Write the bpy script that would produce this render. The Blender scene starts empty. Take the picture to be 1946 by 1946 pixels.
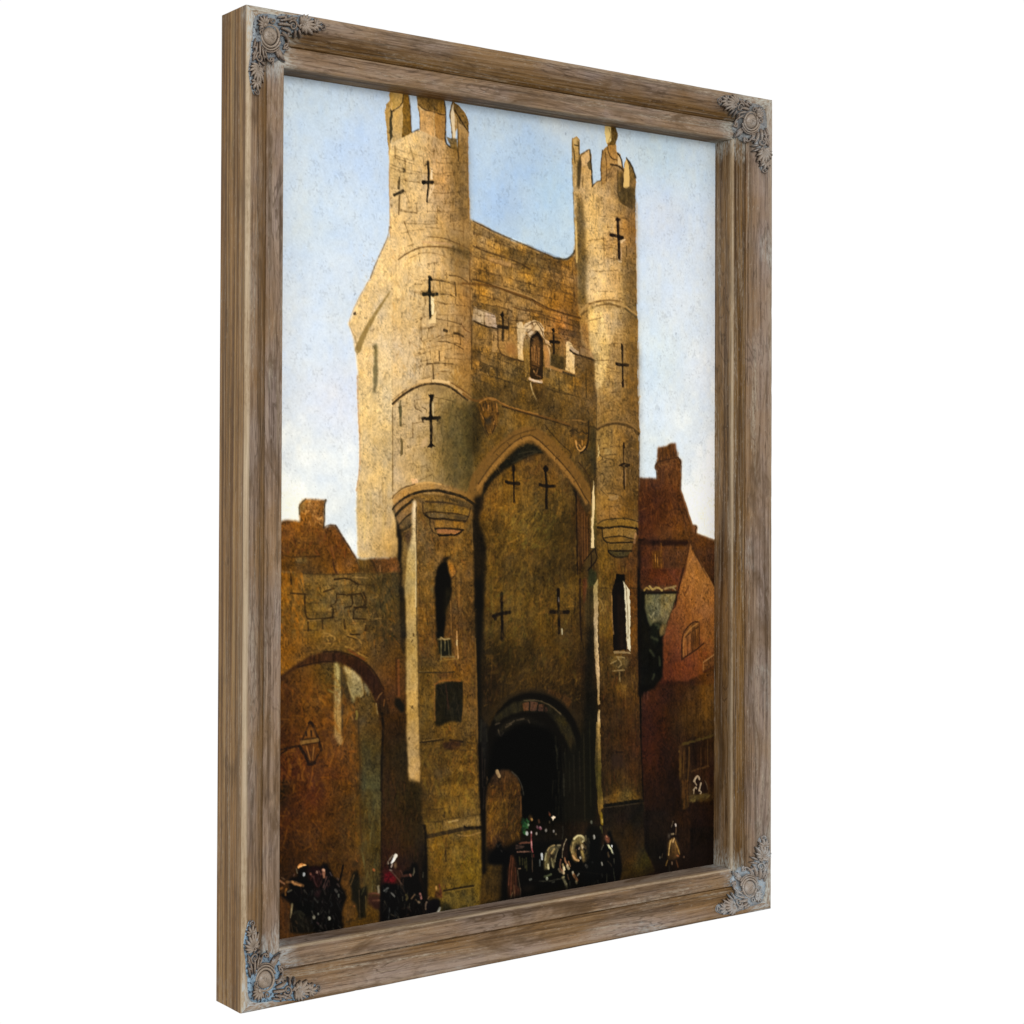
import bpy, bmesh, math, random
import numpy as np
from mathutils import Vector, Matrix, noise as mnoise

scene = bpy.context.scene
col = scene.collection

# ---------------------------------------------------------------- camera
cam_d = bpy.data.cameras.new('camera')
cam = bpy.data.objects.new('camera', cam_d)
col.objects.link(cam)
scene.camera = cam
cam_d.sensor_width = 36.0
cam_d.lens = 60.931
cam_d.shift_x = 0.05988
cam_d.shift_y = -0.05578
cam_d.clip_start = 0.02
cam_d.clip_end = 100.0
cam.matrix_world = Matrix(((0.815886, -0.010613, -0.578116, -0.825705),
                           (-0.578199, -0.007827, -0.815859, -1.518445),
                           (0.004134, 0.999913, -0.012522, 0.531208),
                           (0, 0, 0, 1)))

# ---------------------------------------------------------------- light: white world gradient, darkened below so that undersides fall into shade
world = bpy.data.worlds.new('World')
scene.world = world
world.use_nodes = True
wn = world.node_tree.nodes; wl = world.node_tree.links
bg = wn['Background']
tc = wn.new('ShaderNodeTexCoord'); sep = wn.new('ShaderNodeSeparateXYZ')
mr = wn.new('ShaderNodeMapRange'); ramp = wn.new('ShaderNodeValToRGB')
mr.inputs['From Min'].default_value = -1.0; mr.inputs['From Max'].default_value = 1.0
wl.new(tc.outputs['Generated'], sep.inputs[0]); wl.new(sep.outputs['Z'], mr.inputs['Value'])
wl.new(mr.outputs[0], ramp.inputs[0]); wl.new(ramp.outputs[0], bg.inputs['Color'])
el = ramp.color_ramp.elements
el[0].position = 0.0; el[0].color = (0.10, 0.10, 0.10, 1)
el[1].position = 1.0; el[1].color = (0.60, 0.60, 0.60, 1)
for p, v in ((0.27, 0.15), (0.325, 1.02), (0.68, 1.02), (0.76, 0.55)):
    e = el.new(p); e.color = (v, v, v, 1)
bg.inputs['Strength'].default_value = 1.0

def fill_light(name, loc, target, size, power):
    d = bpy.data.lights.new(name, 'AREA'); d.shape = 'SQUARE'; d.size = size; d.energy = power
    o = bpy.data.objects.new(name, d); col.objects.link(o); o.location = loc
    o.rotation_euler = (Vector(target)-Vector(loc)).to_track_quat('-Z', 'Y').to_euler()
    return o
fill_light('fill_light', (-0.80, -2.3, 1.25), (0.37, 0.0, 0.5), 0.9, 28.5)  # unseen area lamp added to lift the front and bring out relief

vs = scene.view_settings
vs.view_transform = 'Standard'; vs.look = 'None'; vs.exposure = 0.0; vs.gamma = 1.0; vs.use_curve_mapping = False

# ---------------------------------------------------------------- sizes (metres): a frame one metre tall standing on z = 0
FW, FH, FD = 0.7380, 1.0, 0.0530          # outer width, height, thickness
A1, D1 = 0.03135, 0.01672                 # shoulder width and the depth it falls to
SI = 0.05285                              # sight edge, from the outer edge
D2 = 0.04718                              # depth of the canvas behind the front plane
ORG = Vector((FW/2, 0.0, 0.0))

def link_mesh(name, me, parent=None):
    o = bpy.data.objects.new(name, me); col.objects.link(o)
    if parent: o.parent = parent
    return o
def nodes_of(name):
    m = bpy.data.materials.new(name); m.use_nodes = True
    nt = m.node_tree
    return m, nt, nt.nodes, nt.links, nt.nodes['Principled BSDF']

root = bpy.data.objects.new('framed_painting', None)
col.objects.link(root)
root.location = ORG
root.empty_display_size = 0.2
root['label'] = 'weathered brown wooden frame with carved corners holding a painting of a stone gate tower'
root['category'] = 'framed painting'

# ---------------------------------------------------------------- wood of the frame
def wood_material():
    m, nt, n, l, bsdf = nodes_of('weathered_wood')
    uv = n.new('ShaderNodeUVMap'); uv.uv_map = 'grain'
    def vec(su, sv, off=0.0):
        mp = n.new('ShaderNodeMapping'); mp.inputs['Scale'].default_value = (su, sv, 1); mp.inputs['Location'].default_value = (off, off*1.7, off*.3)
        l.new(uv.outputs[0], mp.inputs[0]); return mp.outputs[0]
    def tex(su, sv, off, detail=4, rough=.55, dist=0.0):
        t = n.new('ShaderNodeTexNoise'); t.inputs['Scale'].default_value = 1; t.inputs['Detail'].default_value = detail
        t.inputs['Roughness'].default_value = rough; t.inputs['Distortion'].default_value = dist
        l.new(vec(su, sv, off), t.inputs['Vector']); return t.outputs[0]
    def rng(v, a, b, c=0.0, d=1.0):
        r = n.new('ShaderNodeMapRange'); r.inputs['From Min'].default_value = a; r.inputs['From Max'].default_value = b
        r.inputs['To Min'].default_value = c; r.inputs['To Max'].default_value = d; r.clamp = True
        l.new(v, r.inputs['Value']); return r.outputs[0]
    def mth(op, a, b=None):
        q = n.new('ShaderNodeMath'); q.operation = op; q.use_clamp = op in ('ADD', 'SUBTRACT')
        for i, x in enumerate((a, b)):
            if x is None: continue
            if isinstance(x, (int, float)): q.inputs[i].default_value = x
            else: l.new(x, q.inputs[i])
        return q.outputs[0]
    def mix(f, a, b, mode='MIX'):
        q = n.new('ShaderNodeMix'); q.data_type = 'RGBA'; q.blend_type = mode
        for s, x in ((q.inputs[0], f), (q.inputs[6], a), (q.inputs[7], b)):
            if isinstance(x, (int, float)): s.default_value = x
            elif isinstance(x, tuple): s.default_value = x+(1,)
            else: l.new(x, s)
        return q.outputs[2]
    zone = n.new('ShaderNodeVertexColor'); zone.layer_name = 'zone'      # R grey wash, G ochre staining with painted-in shade, B worn edge
    zs = n.new('ShaderNodeSeparateColor'); l.new(zone.outputs[0], zs.inputs[0])
    wash = n.new('ShaderNodeVertexColor'); wash.layer_name = 'wash'      # R pale paint near the corners and paler right and bottom shoulders, G golden side
    ws = n.new('ShaderNodeSeparateColor'); l.new(wash.outputs[0], ws.inputs[0])
    fine = tex(9, 430, 1.3, 6, .70, .3)
    streak = tex(3.2, 150, 7.1, 5, .62, .5)
    broad = tex(4.5, 34, 3.7, 3, .55, .6)
    blot = tex(9, 14, 9.9, 4, .6)
    speck = tex(160, 520, 4.4, 3, .7)
    comb = tex(2.2, 330, 12.7, 3, .6, .15)                       # close even combing of the outer faces
    swirl = tex(16, 120, 2.2, 3, .6, 2.6)
    brown = (0.215, 0.112, 0.038); dark = (0.046, 0.023, 0.008); grey = (0.300, 0.218, 0.164); ochre = (0.180, 0.086, 0.011); gold = (0.335, 0.178, 0.056)
    base = mix(rng(broad, .35, .65), brown, (0.280, 0.165, 0.072))
    base = mix(mth('ADD', mth('MULTIPLY', zs.outputs[0], 1.0), rng(blot, .38, .68, -.5, .5)), base, mix(rng(broad, .4, .62), grey, (0.265, 0.196, 0.160)))
    base = mix(ws.outputs[1], base, mix(rng(streak, .38, .62), gold, (0.205, 0.105, 0.030)))
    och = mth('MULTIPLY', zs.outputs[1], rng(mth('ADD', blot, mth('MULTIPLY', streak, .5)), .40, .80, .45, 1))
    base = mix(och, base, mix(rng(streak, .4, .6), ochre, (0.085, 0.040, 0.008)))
    # growth rings, then grain
    rings = mth('SINE', mth('MULTIPLY', tex(4.2, 30, 5.5, 3, .5, 1.6), 64))
    ringd = mth('MULTIPLY', rng(rings, .45, 1.0), mth('MULTIPLY', rng(blot, .42, .62), mth('SUBTRACT', .62, mth('MULTIPLY', ws.outputs[1], .5))))
    base = mix(ringd, base, dark)
    base = mix(mth('MULTIPLY', rng(streak, .52, .66), .62), base, dark)
    base = mix(mth('MULTIPLY', rng(swirl, .55, .66), .50), base, dark)
    base = mix(mth('MULTIPLY', rng(fine, .50, .66), .68), base, dark)
    base = mix(mth('MULTIPLY', rng(fine, .49, .34), .42), base, (0.40, 0.30, 0.20))
    base = mix(mth('MULTIPLY', rng(speck, .60, .74), .35), base, (0.46, 0.40, 0.32))
    base = mix(mth('MULTIPLY', rng(speck, .40, .28), .35), base, dark)
    dry = mth('MULTIPLY', rng(tex(4.0, 80, 6.6, 4, .65, .8), .53, .66), rng(mth('ADD', fine, mth('MULTIPLY', speck, .6)), .72, .95))
    base = mix(mth('MULTIPLY', dry, .62), base, (0.50, 0.42, 0.31))
    stainf = mth('MULTIPLY', rng(tex(6.5, 26, 8.8, 4, .65, 1.2), .54, .66), .72)
    base = mix(stainf, base, (0.085, 0.044, 0.014))
    base = mix(mth('MULTIPLY', ws.outputs[1], rng(comb, .47, .60, 0, .75)), base, (0.105, 0.050, 0.016))
    base = mix(mth('MULTIPLY', ws.outputs[1], rng(comb, .46, .36, 0, .45)), base, (0.46, 0.30, 0.13))
    # edges rubbed through to the gesso
    wear = mth('MULTIPLY', zs.outputs[2], rng(mth('ADD', blot, mth('MULTIPLY', speck, .6)), .50, .82, .25, 1))
    base = mix(wear, base, mix(rng(fine, .35, .6), (0.62, 0.50, 0.34), (0.45, 0.33, 0.20)))
    # pale paint near the corners, and the paler right and bottom shoulders
    wf = mth('MULTIPLY', rng(mth('ADD', mth('MULTIPLY', ws.outputs[0], .62), mth('MULTIPLY', blot, .95)), .74, 1.0), rng(mth('ADD', speck, mth('MULTIPLY', fine, .6)), .66, .92))
    base = mix(wf, base, mix(ws.outputs[2], (0.50, 0.47, 0.38), (0.44, 0.50, 0.54)))
    l.new(base, bsdf.inputs['Base Color'])
    bsdf.inputs['Roughness'].default_value = .62
    bsdf.inputs['Specular IOR Level'].default_value = .22
    hgt = mth('ADD', mth('MULTIPLY', fine, .6), mth('ADD', mth('MULTIPLY', streak, .5), mth('MULTIPLY', speck, .3)))
    bp = n.new('ShaderNodeBump'); bp.inputs['Strength'].default_value = .55; bp.inputs['Distance'].default_value = .0009
    l.new(hgt, bp.inputs['Height']); l.new(bp.outputs[0], bsdf.inputs['Normal'])
    return m
WOOD = wood_material()

# profile of the moulding as (inset, depth, grey, ochre, wear); it runs once round the section
def shoulder(u):
    return D1*(0.10*u+0.90*u**1.75)
def prof_depth(t):
    if t < .0035: return 0.0
    if t < A1: return shoulder((t-.0035)/(A1-.0035))
    return D1-.0006
PROFILE = [(0.0, FD, 0, 0, 0)]
for i in range(1, 9): PROFILE.append((0.0, FD+(0.0030-FD)*i/8, 0, 0, .15 if i > 6 else 0))
PROFILE += [(0.0003, 0.0016, .1, 0, 1), (0.0011, 0.0006, .2, 0, 1), (0.0024, 0.0, .3, 0, 1), (0.0042, 0.0, .5, 0, .8), (0.0062, .0003, .75, 0, .15)]
for i in range(1, 15):
    u = i/14
    PROFILE.append((.0062+(A1-.0008-.0062)*u, max(.0004, shoulder((.0062+(A1-.0008-.0062)*u-.0035)/(A1-.0035))), max(0, .75-.55*u), max(0, min(1, (u-.30)*2.0)), 0))  # ochre deepens towards the groove: antique colour plus painted-in shade
PROFILE += [(A1-.0006, D1+.0015, 0, 1, 0), (A1+.0001, D1+.0015, 0, 1, 0), (A1+.0004, D1-.0002, .4, .4, 0)]
for i in range(0, 7):
    u = i/6
    PROFILE.append((A1+.0008+(SI-.0026-A1-.0008)*u, D1-.0006+.0003*math.sin(u*3.1), .75, .12*(1-u), 0))
PROFILE += [(SI-.0015, D1-.0001, .7, 0, .7), (SI-.0006, D1+.0007, .6, 0, .8), (SI, D1+.0020, .5, 0, .5)]
for i in range(1, 7): PROFILE.append((SI, D1+.0020+(D2+.003-D1-.0020)*i/6, .55, 0, 0))
PROFILE += [(SI-.010, D2+.0045, .2, 0, 0), (SI-.014, FD, .2, 0, 0), (.02, FD, .1, 0, 0)]

def make_rail(side, seed, ochre_k, greys, wears, stain_shade, blue):
    """one mitred length of moulding; side is 'top', 'bottom', 'left' or 'right'"""
    L = FH if side in ('left', 'right') else FW
    NS = 220 if L > .9 else 170
    P = PROFILE; npf = len(P)
    arc = [0.0]
    for i in range(1, npf): arc.append(arc[-1]+math.hypot(P[i][0]-P[i-1][0], P[i][1]-P[i-1][1]))
    bm = bmesh.new()
    rows = []; info = []
    for k in range(NS+1):
        w = k/NS
        row = []
        for i, (t, d, g, oc, we) in enumerate(P):
            s = t+.00012+(L-2*t-.00024)*w
            n1 = mnoise.noise((s*38+seed*9, arc[i]*60, seed))
            n2 = mnoise.noise((s*7+seed*5, arc[i]*20, seed+4))
            dd = d; tt = t
            front = 0 < i < npf-3
            if front and d < FD-.001:
                dd += .00016*n1+.00022*n2
                if we > .4:                                   # small dents along the arrises
                    q = mnoise.noise((s*120, seed*3.3, arc[i]*15))
                    dd += .0007*max(0, q-.35)
                    tt += (.0004*max(0, q-.3) if t < .01 else -.0005*max(0, q-.3))+.00012*n1
                elif t == 0.0: tt += .0002*n1*(.3+.7*(d < .045))+.0001
            if side == 'top': v = (s, dd, FH-tt)
            elif side == 'bottom': v = (L-s, dd, tt)
            elif side == 'left': v = (tt, dd, s)
            else: v = (FW-tt, dd, L-s)
            row.append(bm.verts.new(Vector(v)-ORG))
            info.append((s, arc[i], i, min(s, L-s)))
        rows.append(row)
    bm.verts.index_update()
    for k in range(NS):
        for i in range(npf):
            j = (i+1) % npf
            f = bm.faces.new((rows[k][i], rows[k+1][i], rows[k+1][j], rows[k][j])); f.smooth = True
    bm.faces.new(rows[0]); bm.faces.new(list(reversed(rows[-1])))
    bmesh.ops.recalc_face_normals(bm, faces=bm.faces)
    me = bpy.data.meshes.new('frame_rail')
    bm.to_mesh(me); bm.free()
    uvl = me.uv_layers.new(name='grain'); za = me.color_attributes.new('zone', 'FLOAT_COLOR', 'POINT'); wa = me.color_attributes.new('wash', 'FLOAT_COLOR', 'POINT')
    for lp in me.loops:
        s, a, i, e = info[lp.vertex_index]
        uvl.data[lp.index].uv = (s+seed*2.37, a+seed*.71)
    for vi, (s, a, i, e) in enumerate(info):
        t, d, g, oc, we = P[i]
        seam = 1.0 if (side == 'top' and s > .478) else 0.0                       # a scarf joint half way along the top
        lowf = mnoise.noise((s*5+seed, seed*2.1, 0))
        region = 0 if t < A1 else (1 if d < D1+.0022 else 2)
        gk = greys[region]; we = we*(wears[0] if t < .01 else wears[1])
        za.data[vi].color = (max(0, min(1, g*gk+.30*lowf*(region < 2)+.22*seam*(t > .003))), max(0, min(1, (oc*ochre_k if region == 0 else max(oc*ochre_k, stain_shade[region-1]))*(1+.3*lowf)-.2*seam*(oc < .9))), we*(.75+.5*mnoise.noise((s*3, seed, 2))), 1)
        c = max(0, 1-max(0, e-.02)/.085)
        if t < .0005: c *= .35
        c = c*(.9 if t < A1 else 1.15)
        if side == 'right' and .002 < t < A1: c = max(c, .40*(1-.35*t/A1))
        if side == 'bottom' and .002 < t < A1: c = max(c, .36*(1-.7*t/A1))
        if i > npf-13 and side == 'top': c = max(c, .55*max(0, 1-abs(s-.50)/.13))  # scuffed patch on the lip
        side_gold = 1.0 if (t == 0.0 and d > .0025) else (.5 if t < .001 else 0)
        wa.data[vi].color = (c, side_gold, blue, 1)
    me.materials.append(WOOD)
    o = link_mesh('frame_rail', me, root)
    # keep the arrises crisp
    md = o.modifiers.new('sharp', 'EDGE_SPLIT'); md.split_angle = math.radians(38)
    return o
make_rail('top', 1.0, 1.0, (.55, .62, .0), (.18, .35), (0, 1.0), .15)  # last pair darkens the top inner wall, its shade painted into the colour
make_rail('right', 2.0, .12, (2.0, .2, .3), (.30, 1.0), (1.0, .6), .25)
make_rail('bottom', 3.0, .55, (1.3, .85, 2.0), (.12, .9), (.25, 0), .6)
make_rail('left', 4.0, .55, (.75, .95, .8), (1.0, .25), (0, 0), .4)

# ---------------------------------------------------------------- carved corner ornaments
def ornament_material():
    m, nt, n, l, bsdf = nodes_of('bronzed_plaster')
    tcn = n.new('ShaderNodeTexCoord')
    def tex(sc, d=4, r=.6):
        t = n.new('ShaderNodeTexNoise'); t.inputs['Scale'].default_value = sc; t.inputs['Detail'].default_value = d; t.inputs['Roughness'].default_value = r
        l.new(tcn.outputs['Object'], t.inputs['Vector']); return t.outputs[0]
    def rng(v, a, b, c=0.0, d=1.0):
        q = n.new('ShaderNodeMapRange'); q.inputs['From Min'].default_value = a; q.inputs['From Max'].default_value = b; q.inputs['To Min'].default_value = c; q.inputs['To Max'].default_value = d
        l.new(v, q.inputs['Value']); return q.outputs[0]
    def mth(op, a, b):
        q = n.new('ShaderNodeMath'); q.operation = op
        for i, x in enumerate((a, b)):
            if isinstance(x, (int, float)): q.inputs[i].default_value = x
            else: l.new(x, q.inputs[i])
        return q.outputs[0]
    def mix(f, a, b):
        q = n.new('ShaderNodeMix'); q.data_type = 'RGBA'
        for s, x in ((q.inputs[0], f), (q.inputs[6], a), (q.inputs[7], b)):
            if isinstance(x, (int, float)): s.default_value = x
            elif isinstance(x, tuple): s.default_value = x+(1,)
            else: l.new(x, s)
        return q.outputs[2]
    at = n.new('ShaderNodeVertexColor'); at.layer_name = 'relief'          # R height, G paint left in the hollows, B blueness
    sp = n.new('ShaderNodeSeparateColor'); l.new(at.outputs[0], sp.inputs[0])
    a = tex(70); b = tex(420, 3); c = tex(1300, 2, .5)
    base = mix(rng(a, .35, .65), (0.080, 0.050, 0.032), (0.165, 0.110, 0.074))
    base = mix(rng(b, .50, .66, 0, .75), base, (0.040, 0.026, 0.019))
    low = rng(sp.outputs[0], .58, .08)
    pf = mth('MULTIPLY', rng(mth('ADD', low, mth('MULTIPLY', b, .9)), .75, 1.25), sp.outputs[1])
    patina = mix(sp.outputs[2], (0.44, 0.44, 0.38), (0.27, 0.44, 0.58))
    patina0 = patina
    patina = mix(rng(b, .50, .60), patina, mix(rng(a, .38, .62), (0.022, 0.022, 0.030), (0.07, 0.12, 0.19)))
    crevice_shade = mth('MULTIPLY', rng(sp.outputs[0], .10, .30), rng(sp.outputs[0], .66, .40))  # dark crevice shade painted in at the lower relief heights
    base = mix(mth('MULTIPLY', crevice_shade, .85), base, (0.026, 0.018, 0.015))
    base = mix(pf, base, patina)
    hi = rng(mth('ADD', sp.outputs[0], mth('MULTIPLY', c, .5)), .86, 1.3, 0, .6)
    base = mix(hi, base, (0.45, 0.36, 0.27))
    rub = mth('MULTIPLY', rng(tex(260, 4, .7), .56, .66), mth('MULTIPLY', sp.outputs[1], .6))
    base = mix(rub, base, patina)
    base = mix(mth('MULTIPLY', at.outputs['Alpha'], rng(b, .30, .62)), base, mix(rng(a, .4, .6), (0.46, 0.49, 0.50), (0.33, 0.27, 0.22)))
    l.new(base, bsdf.inputs['Base Color'])
    bsdf.inputs['Roughness'].default_value = .30; bsdf.inputs['Specular IOR Level'].default_value = .55
    bp = n.new('ShaderNodeBump'); bp.inputs['Strength'].default_value = .5; bp.inputs['Distance'].default_value = .0007
    l.new(mth('ADD', b, mth('MULTIPLY', c, .5)), bp.inputs['Height']); l.new(bp.outputs[0], bsdf.inputs['Normal'])
    return m
BRONZE = ornament_material()
MM = .001
def under(a, b):
    """depth of the moulding under a point of the ornament (mm in, metres out), eased so the casting bridges the step"""
    t = min(a, b)
    return sum(prof_depth(max(0, t+q)*MM) for q in (-7, -3, 0, 3))/4*.85
class Piece:
    """gathers raised shapes of one ornament part; points are (a, b, h) in mm from the frame corner"""
    def __init__(s, sw, rigid=None): s.v = []; s.f = []; s.sw = sw; s.rigid = rigid
    def pt(s, a, b, h):
        if s.sw: a, b = b, a
        s.v.append((a, b, h)); return len(s.v)-1
    def tube(s, pts, rad, seg=8, lift=1.35):
        n = len(pts); rings = []
        for i in range(n):
            a0 = pts[max(0, i-1)]; a1 = pts[min(n-1, i+1)]
            dx, dy = a1[0]-a0[0], a1[1]-a0[1]; L = math.hypot(dx, dy) or 1; nx, ny = -dy/L, dx/L
            r = rad[0]+(rad[1]-rad[0])*i/(n-1) if not callable(rad) else rad(i/(n-1))
            rings.append([s.pt(pts[i][0]+nx*r*math.cos(q), pts[i][1]+ny*r*math.cos(q), pts[i][2]+r*lift*math.sin(q)) for q in [2*math.pi*j/seg for j in range(seg)]])
        for i in range(n-1):
            for j in range(seg):
                s.f.append((rings[i][j], rings[i][(j+1) % seg], rings[i+1][(j+1) % seg], rings[i+1][j]))
        s.f.append(tuple(rings[0])); s.f.append(tuple(reversed(rings[-1])))
    def petal(s, a, b, ang, ln, wd, h0, arch=1.6, bend=0.0, rise=0.0, groove=.55):
        nt, ns = 9, 7; top = []
        for i in range(nt):
            u = i/(nt-1); th = math.radians(ang)+bend*u
            # walk along the bent spine
            x = a+sum(math.cos(math.radians(ang)+bend*(k+.5)/20) for k in range(int(20*u)))*ln/20
            y = b+sum(math.sin(math.radians(ang)+bend*(k+.5)/20) for k in range(int(20*u)))*ln/20
            w = wd/2*(math.sin(math.pi*min(1, .16+.84*u))**.75)*(1.0 if u < .999 else .15)+.12
            r = []
            for j in range(ns):
                q = -1+2*j/(ns-1)
                hh = h0+rise*u+arch*math.sin(math.pi*(.12+.80*u))*(1-abs(q)**2.2)-groove*math.exp(-(q/.28)**2)*(1-u*.6)
                r.append(s.pt(x-math.sin(th)*q*w, y+math.cos(th)*q*w, hh))
            top.append(r)
        bot = [[s.pt(*( (s.v[i][1], s.v[i][0]) if s.sw else s.v[i][:2]), s.v[i][2]-3.2) for i in r] for r in top]
        for A_, flip in ((top, 0), (bot, 1)):
            for i in range(nt-1):
                for j in range(ns-1):
                    q = (A_[i][j], A_[i][j+1], A_[i+1][j+1], A_[i+1][j]); s.f.append(q if not flip else q[::-1])
        loop = [(i, 0) for i in range(nt)]+[(nt-1, j) for j in range(1, ns)]+[(i, ns-1) for i in range(nt-2, -1, -1)]+[(0, j) for j in range(ns-2, 0, -1)]
        for k in range(len(loop)):
            p, q = loop[k], loop[(k+1) % len(loop)]
            s.f.append((top[p[0]][p[1]], top[q[0]][q[1]], bot[q[0]][q[1]], bot[p[0]][p[1]]))
    def spiral(s, a, b, r0, r1, th0, turns, w0, w1, h):
        n = int(14*abs(turns))+4; pts = []
        for i in range(n+1):
            u = i/n; th = math.radians(th0)+2*math.pi*turns*u; r = r0+(r1-r0)*u
            pts.append((a+r*math.cos(th), b+r*math.sin(th), h+.8*u))
        s.tube(pts, (w0, w1))
    def dome(s, a, b, r, h0, hh, seg=28, rings=7):
        R = []
        for i in range(rings+1):
            u = i/rings; rr = r*math.cos(u*math.pi/2*.97); z = h0+hh*math.sin(u*math.pi/2)
            R.append([s.pt(a+rr*math.cos(2*math.pi*j/seg), b+rr*math.sin(2*math.pi*j/seg), z) for j in range(seg)])
        for i in range(rings):
            for j in range(seg): s.f.append((R[i][j], R[i][(j+1) % seg], R[i+1][(j+1) % seg], R[i+1][j]))
        s.f.append(tuple(R[-1])); s.f.append(tuple(reversed(R[0])))
    def ring(s, a, b, r, w, h, a0=0, a1=360, seg=40, ry=None):
        pts = [(a+r*math.cos(math.radians(a0+(a1-a0)*i/seg)), b+(ry or r)*math.sin(math.radians(a0+(a1-a0)*i/seg)), h) for i in range(seg+1)]
        s.tube(pts, (w, w))
    def build(s, name, corner, paint, blue, parent):
        left = corner in ('TL', 'BL'); top = corner in ('TL', 'TR')
        me = bpy.data.meshes.new(name); vs_ = []; hs = []
        for a, b, h in s.v:
            jit = .25*mnoise.noise((a*.35+ord(corner[0]), b*.35+ord(corner[1]), h*.2))
            a += 0 if left else 3.2; b += {'TL': -1.0, 'TR': 2.0, 'BL': .5, 'BR': 1.5}[corner]; h *= 1.12
            x = a*MM if left else FW-a*MM; z = FH-b*MM if top else b*MM
            y = (under(a, b) if not s.rigid else .35*under(a, b)+.65*under(*s.rigid))-(h+jit)*MM
            vs_.append(Vector((x, y, z))-ORG); hs.append(h)
        me.from_pydata([tuple(v) for v in vs_], [], s.f)
        bm = bmesh.new(); bm.from_mesh(me); bmesh.ops.recalc_face_normals(bm, faces=bm.faces)
        for f in bm.faces: f.smooth = True
        bm.to_mesh(me); bm.free()
        ca = me.color_attributes.new('relief', 'FLOAT_COLOR', 'POINT')
        for i, h in enumerate(hs):
            a, b = s.v[i][:2]
            k = max(0, min(1, (h+.5)/5.2))
            ca.data[i].color = (k, paint*(.75+.5*mnoise.noise((a*.09, b*.09, ord(corner[1])*.7))), blue, {'TL': .0, 'TR': .22, 'BL': .0, 'BR': .80}[corner])
        me.materials.append(BRONZE)
        o = link_mesh(name, me, parent)
        return o

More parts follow.
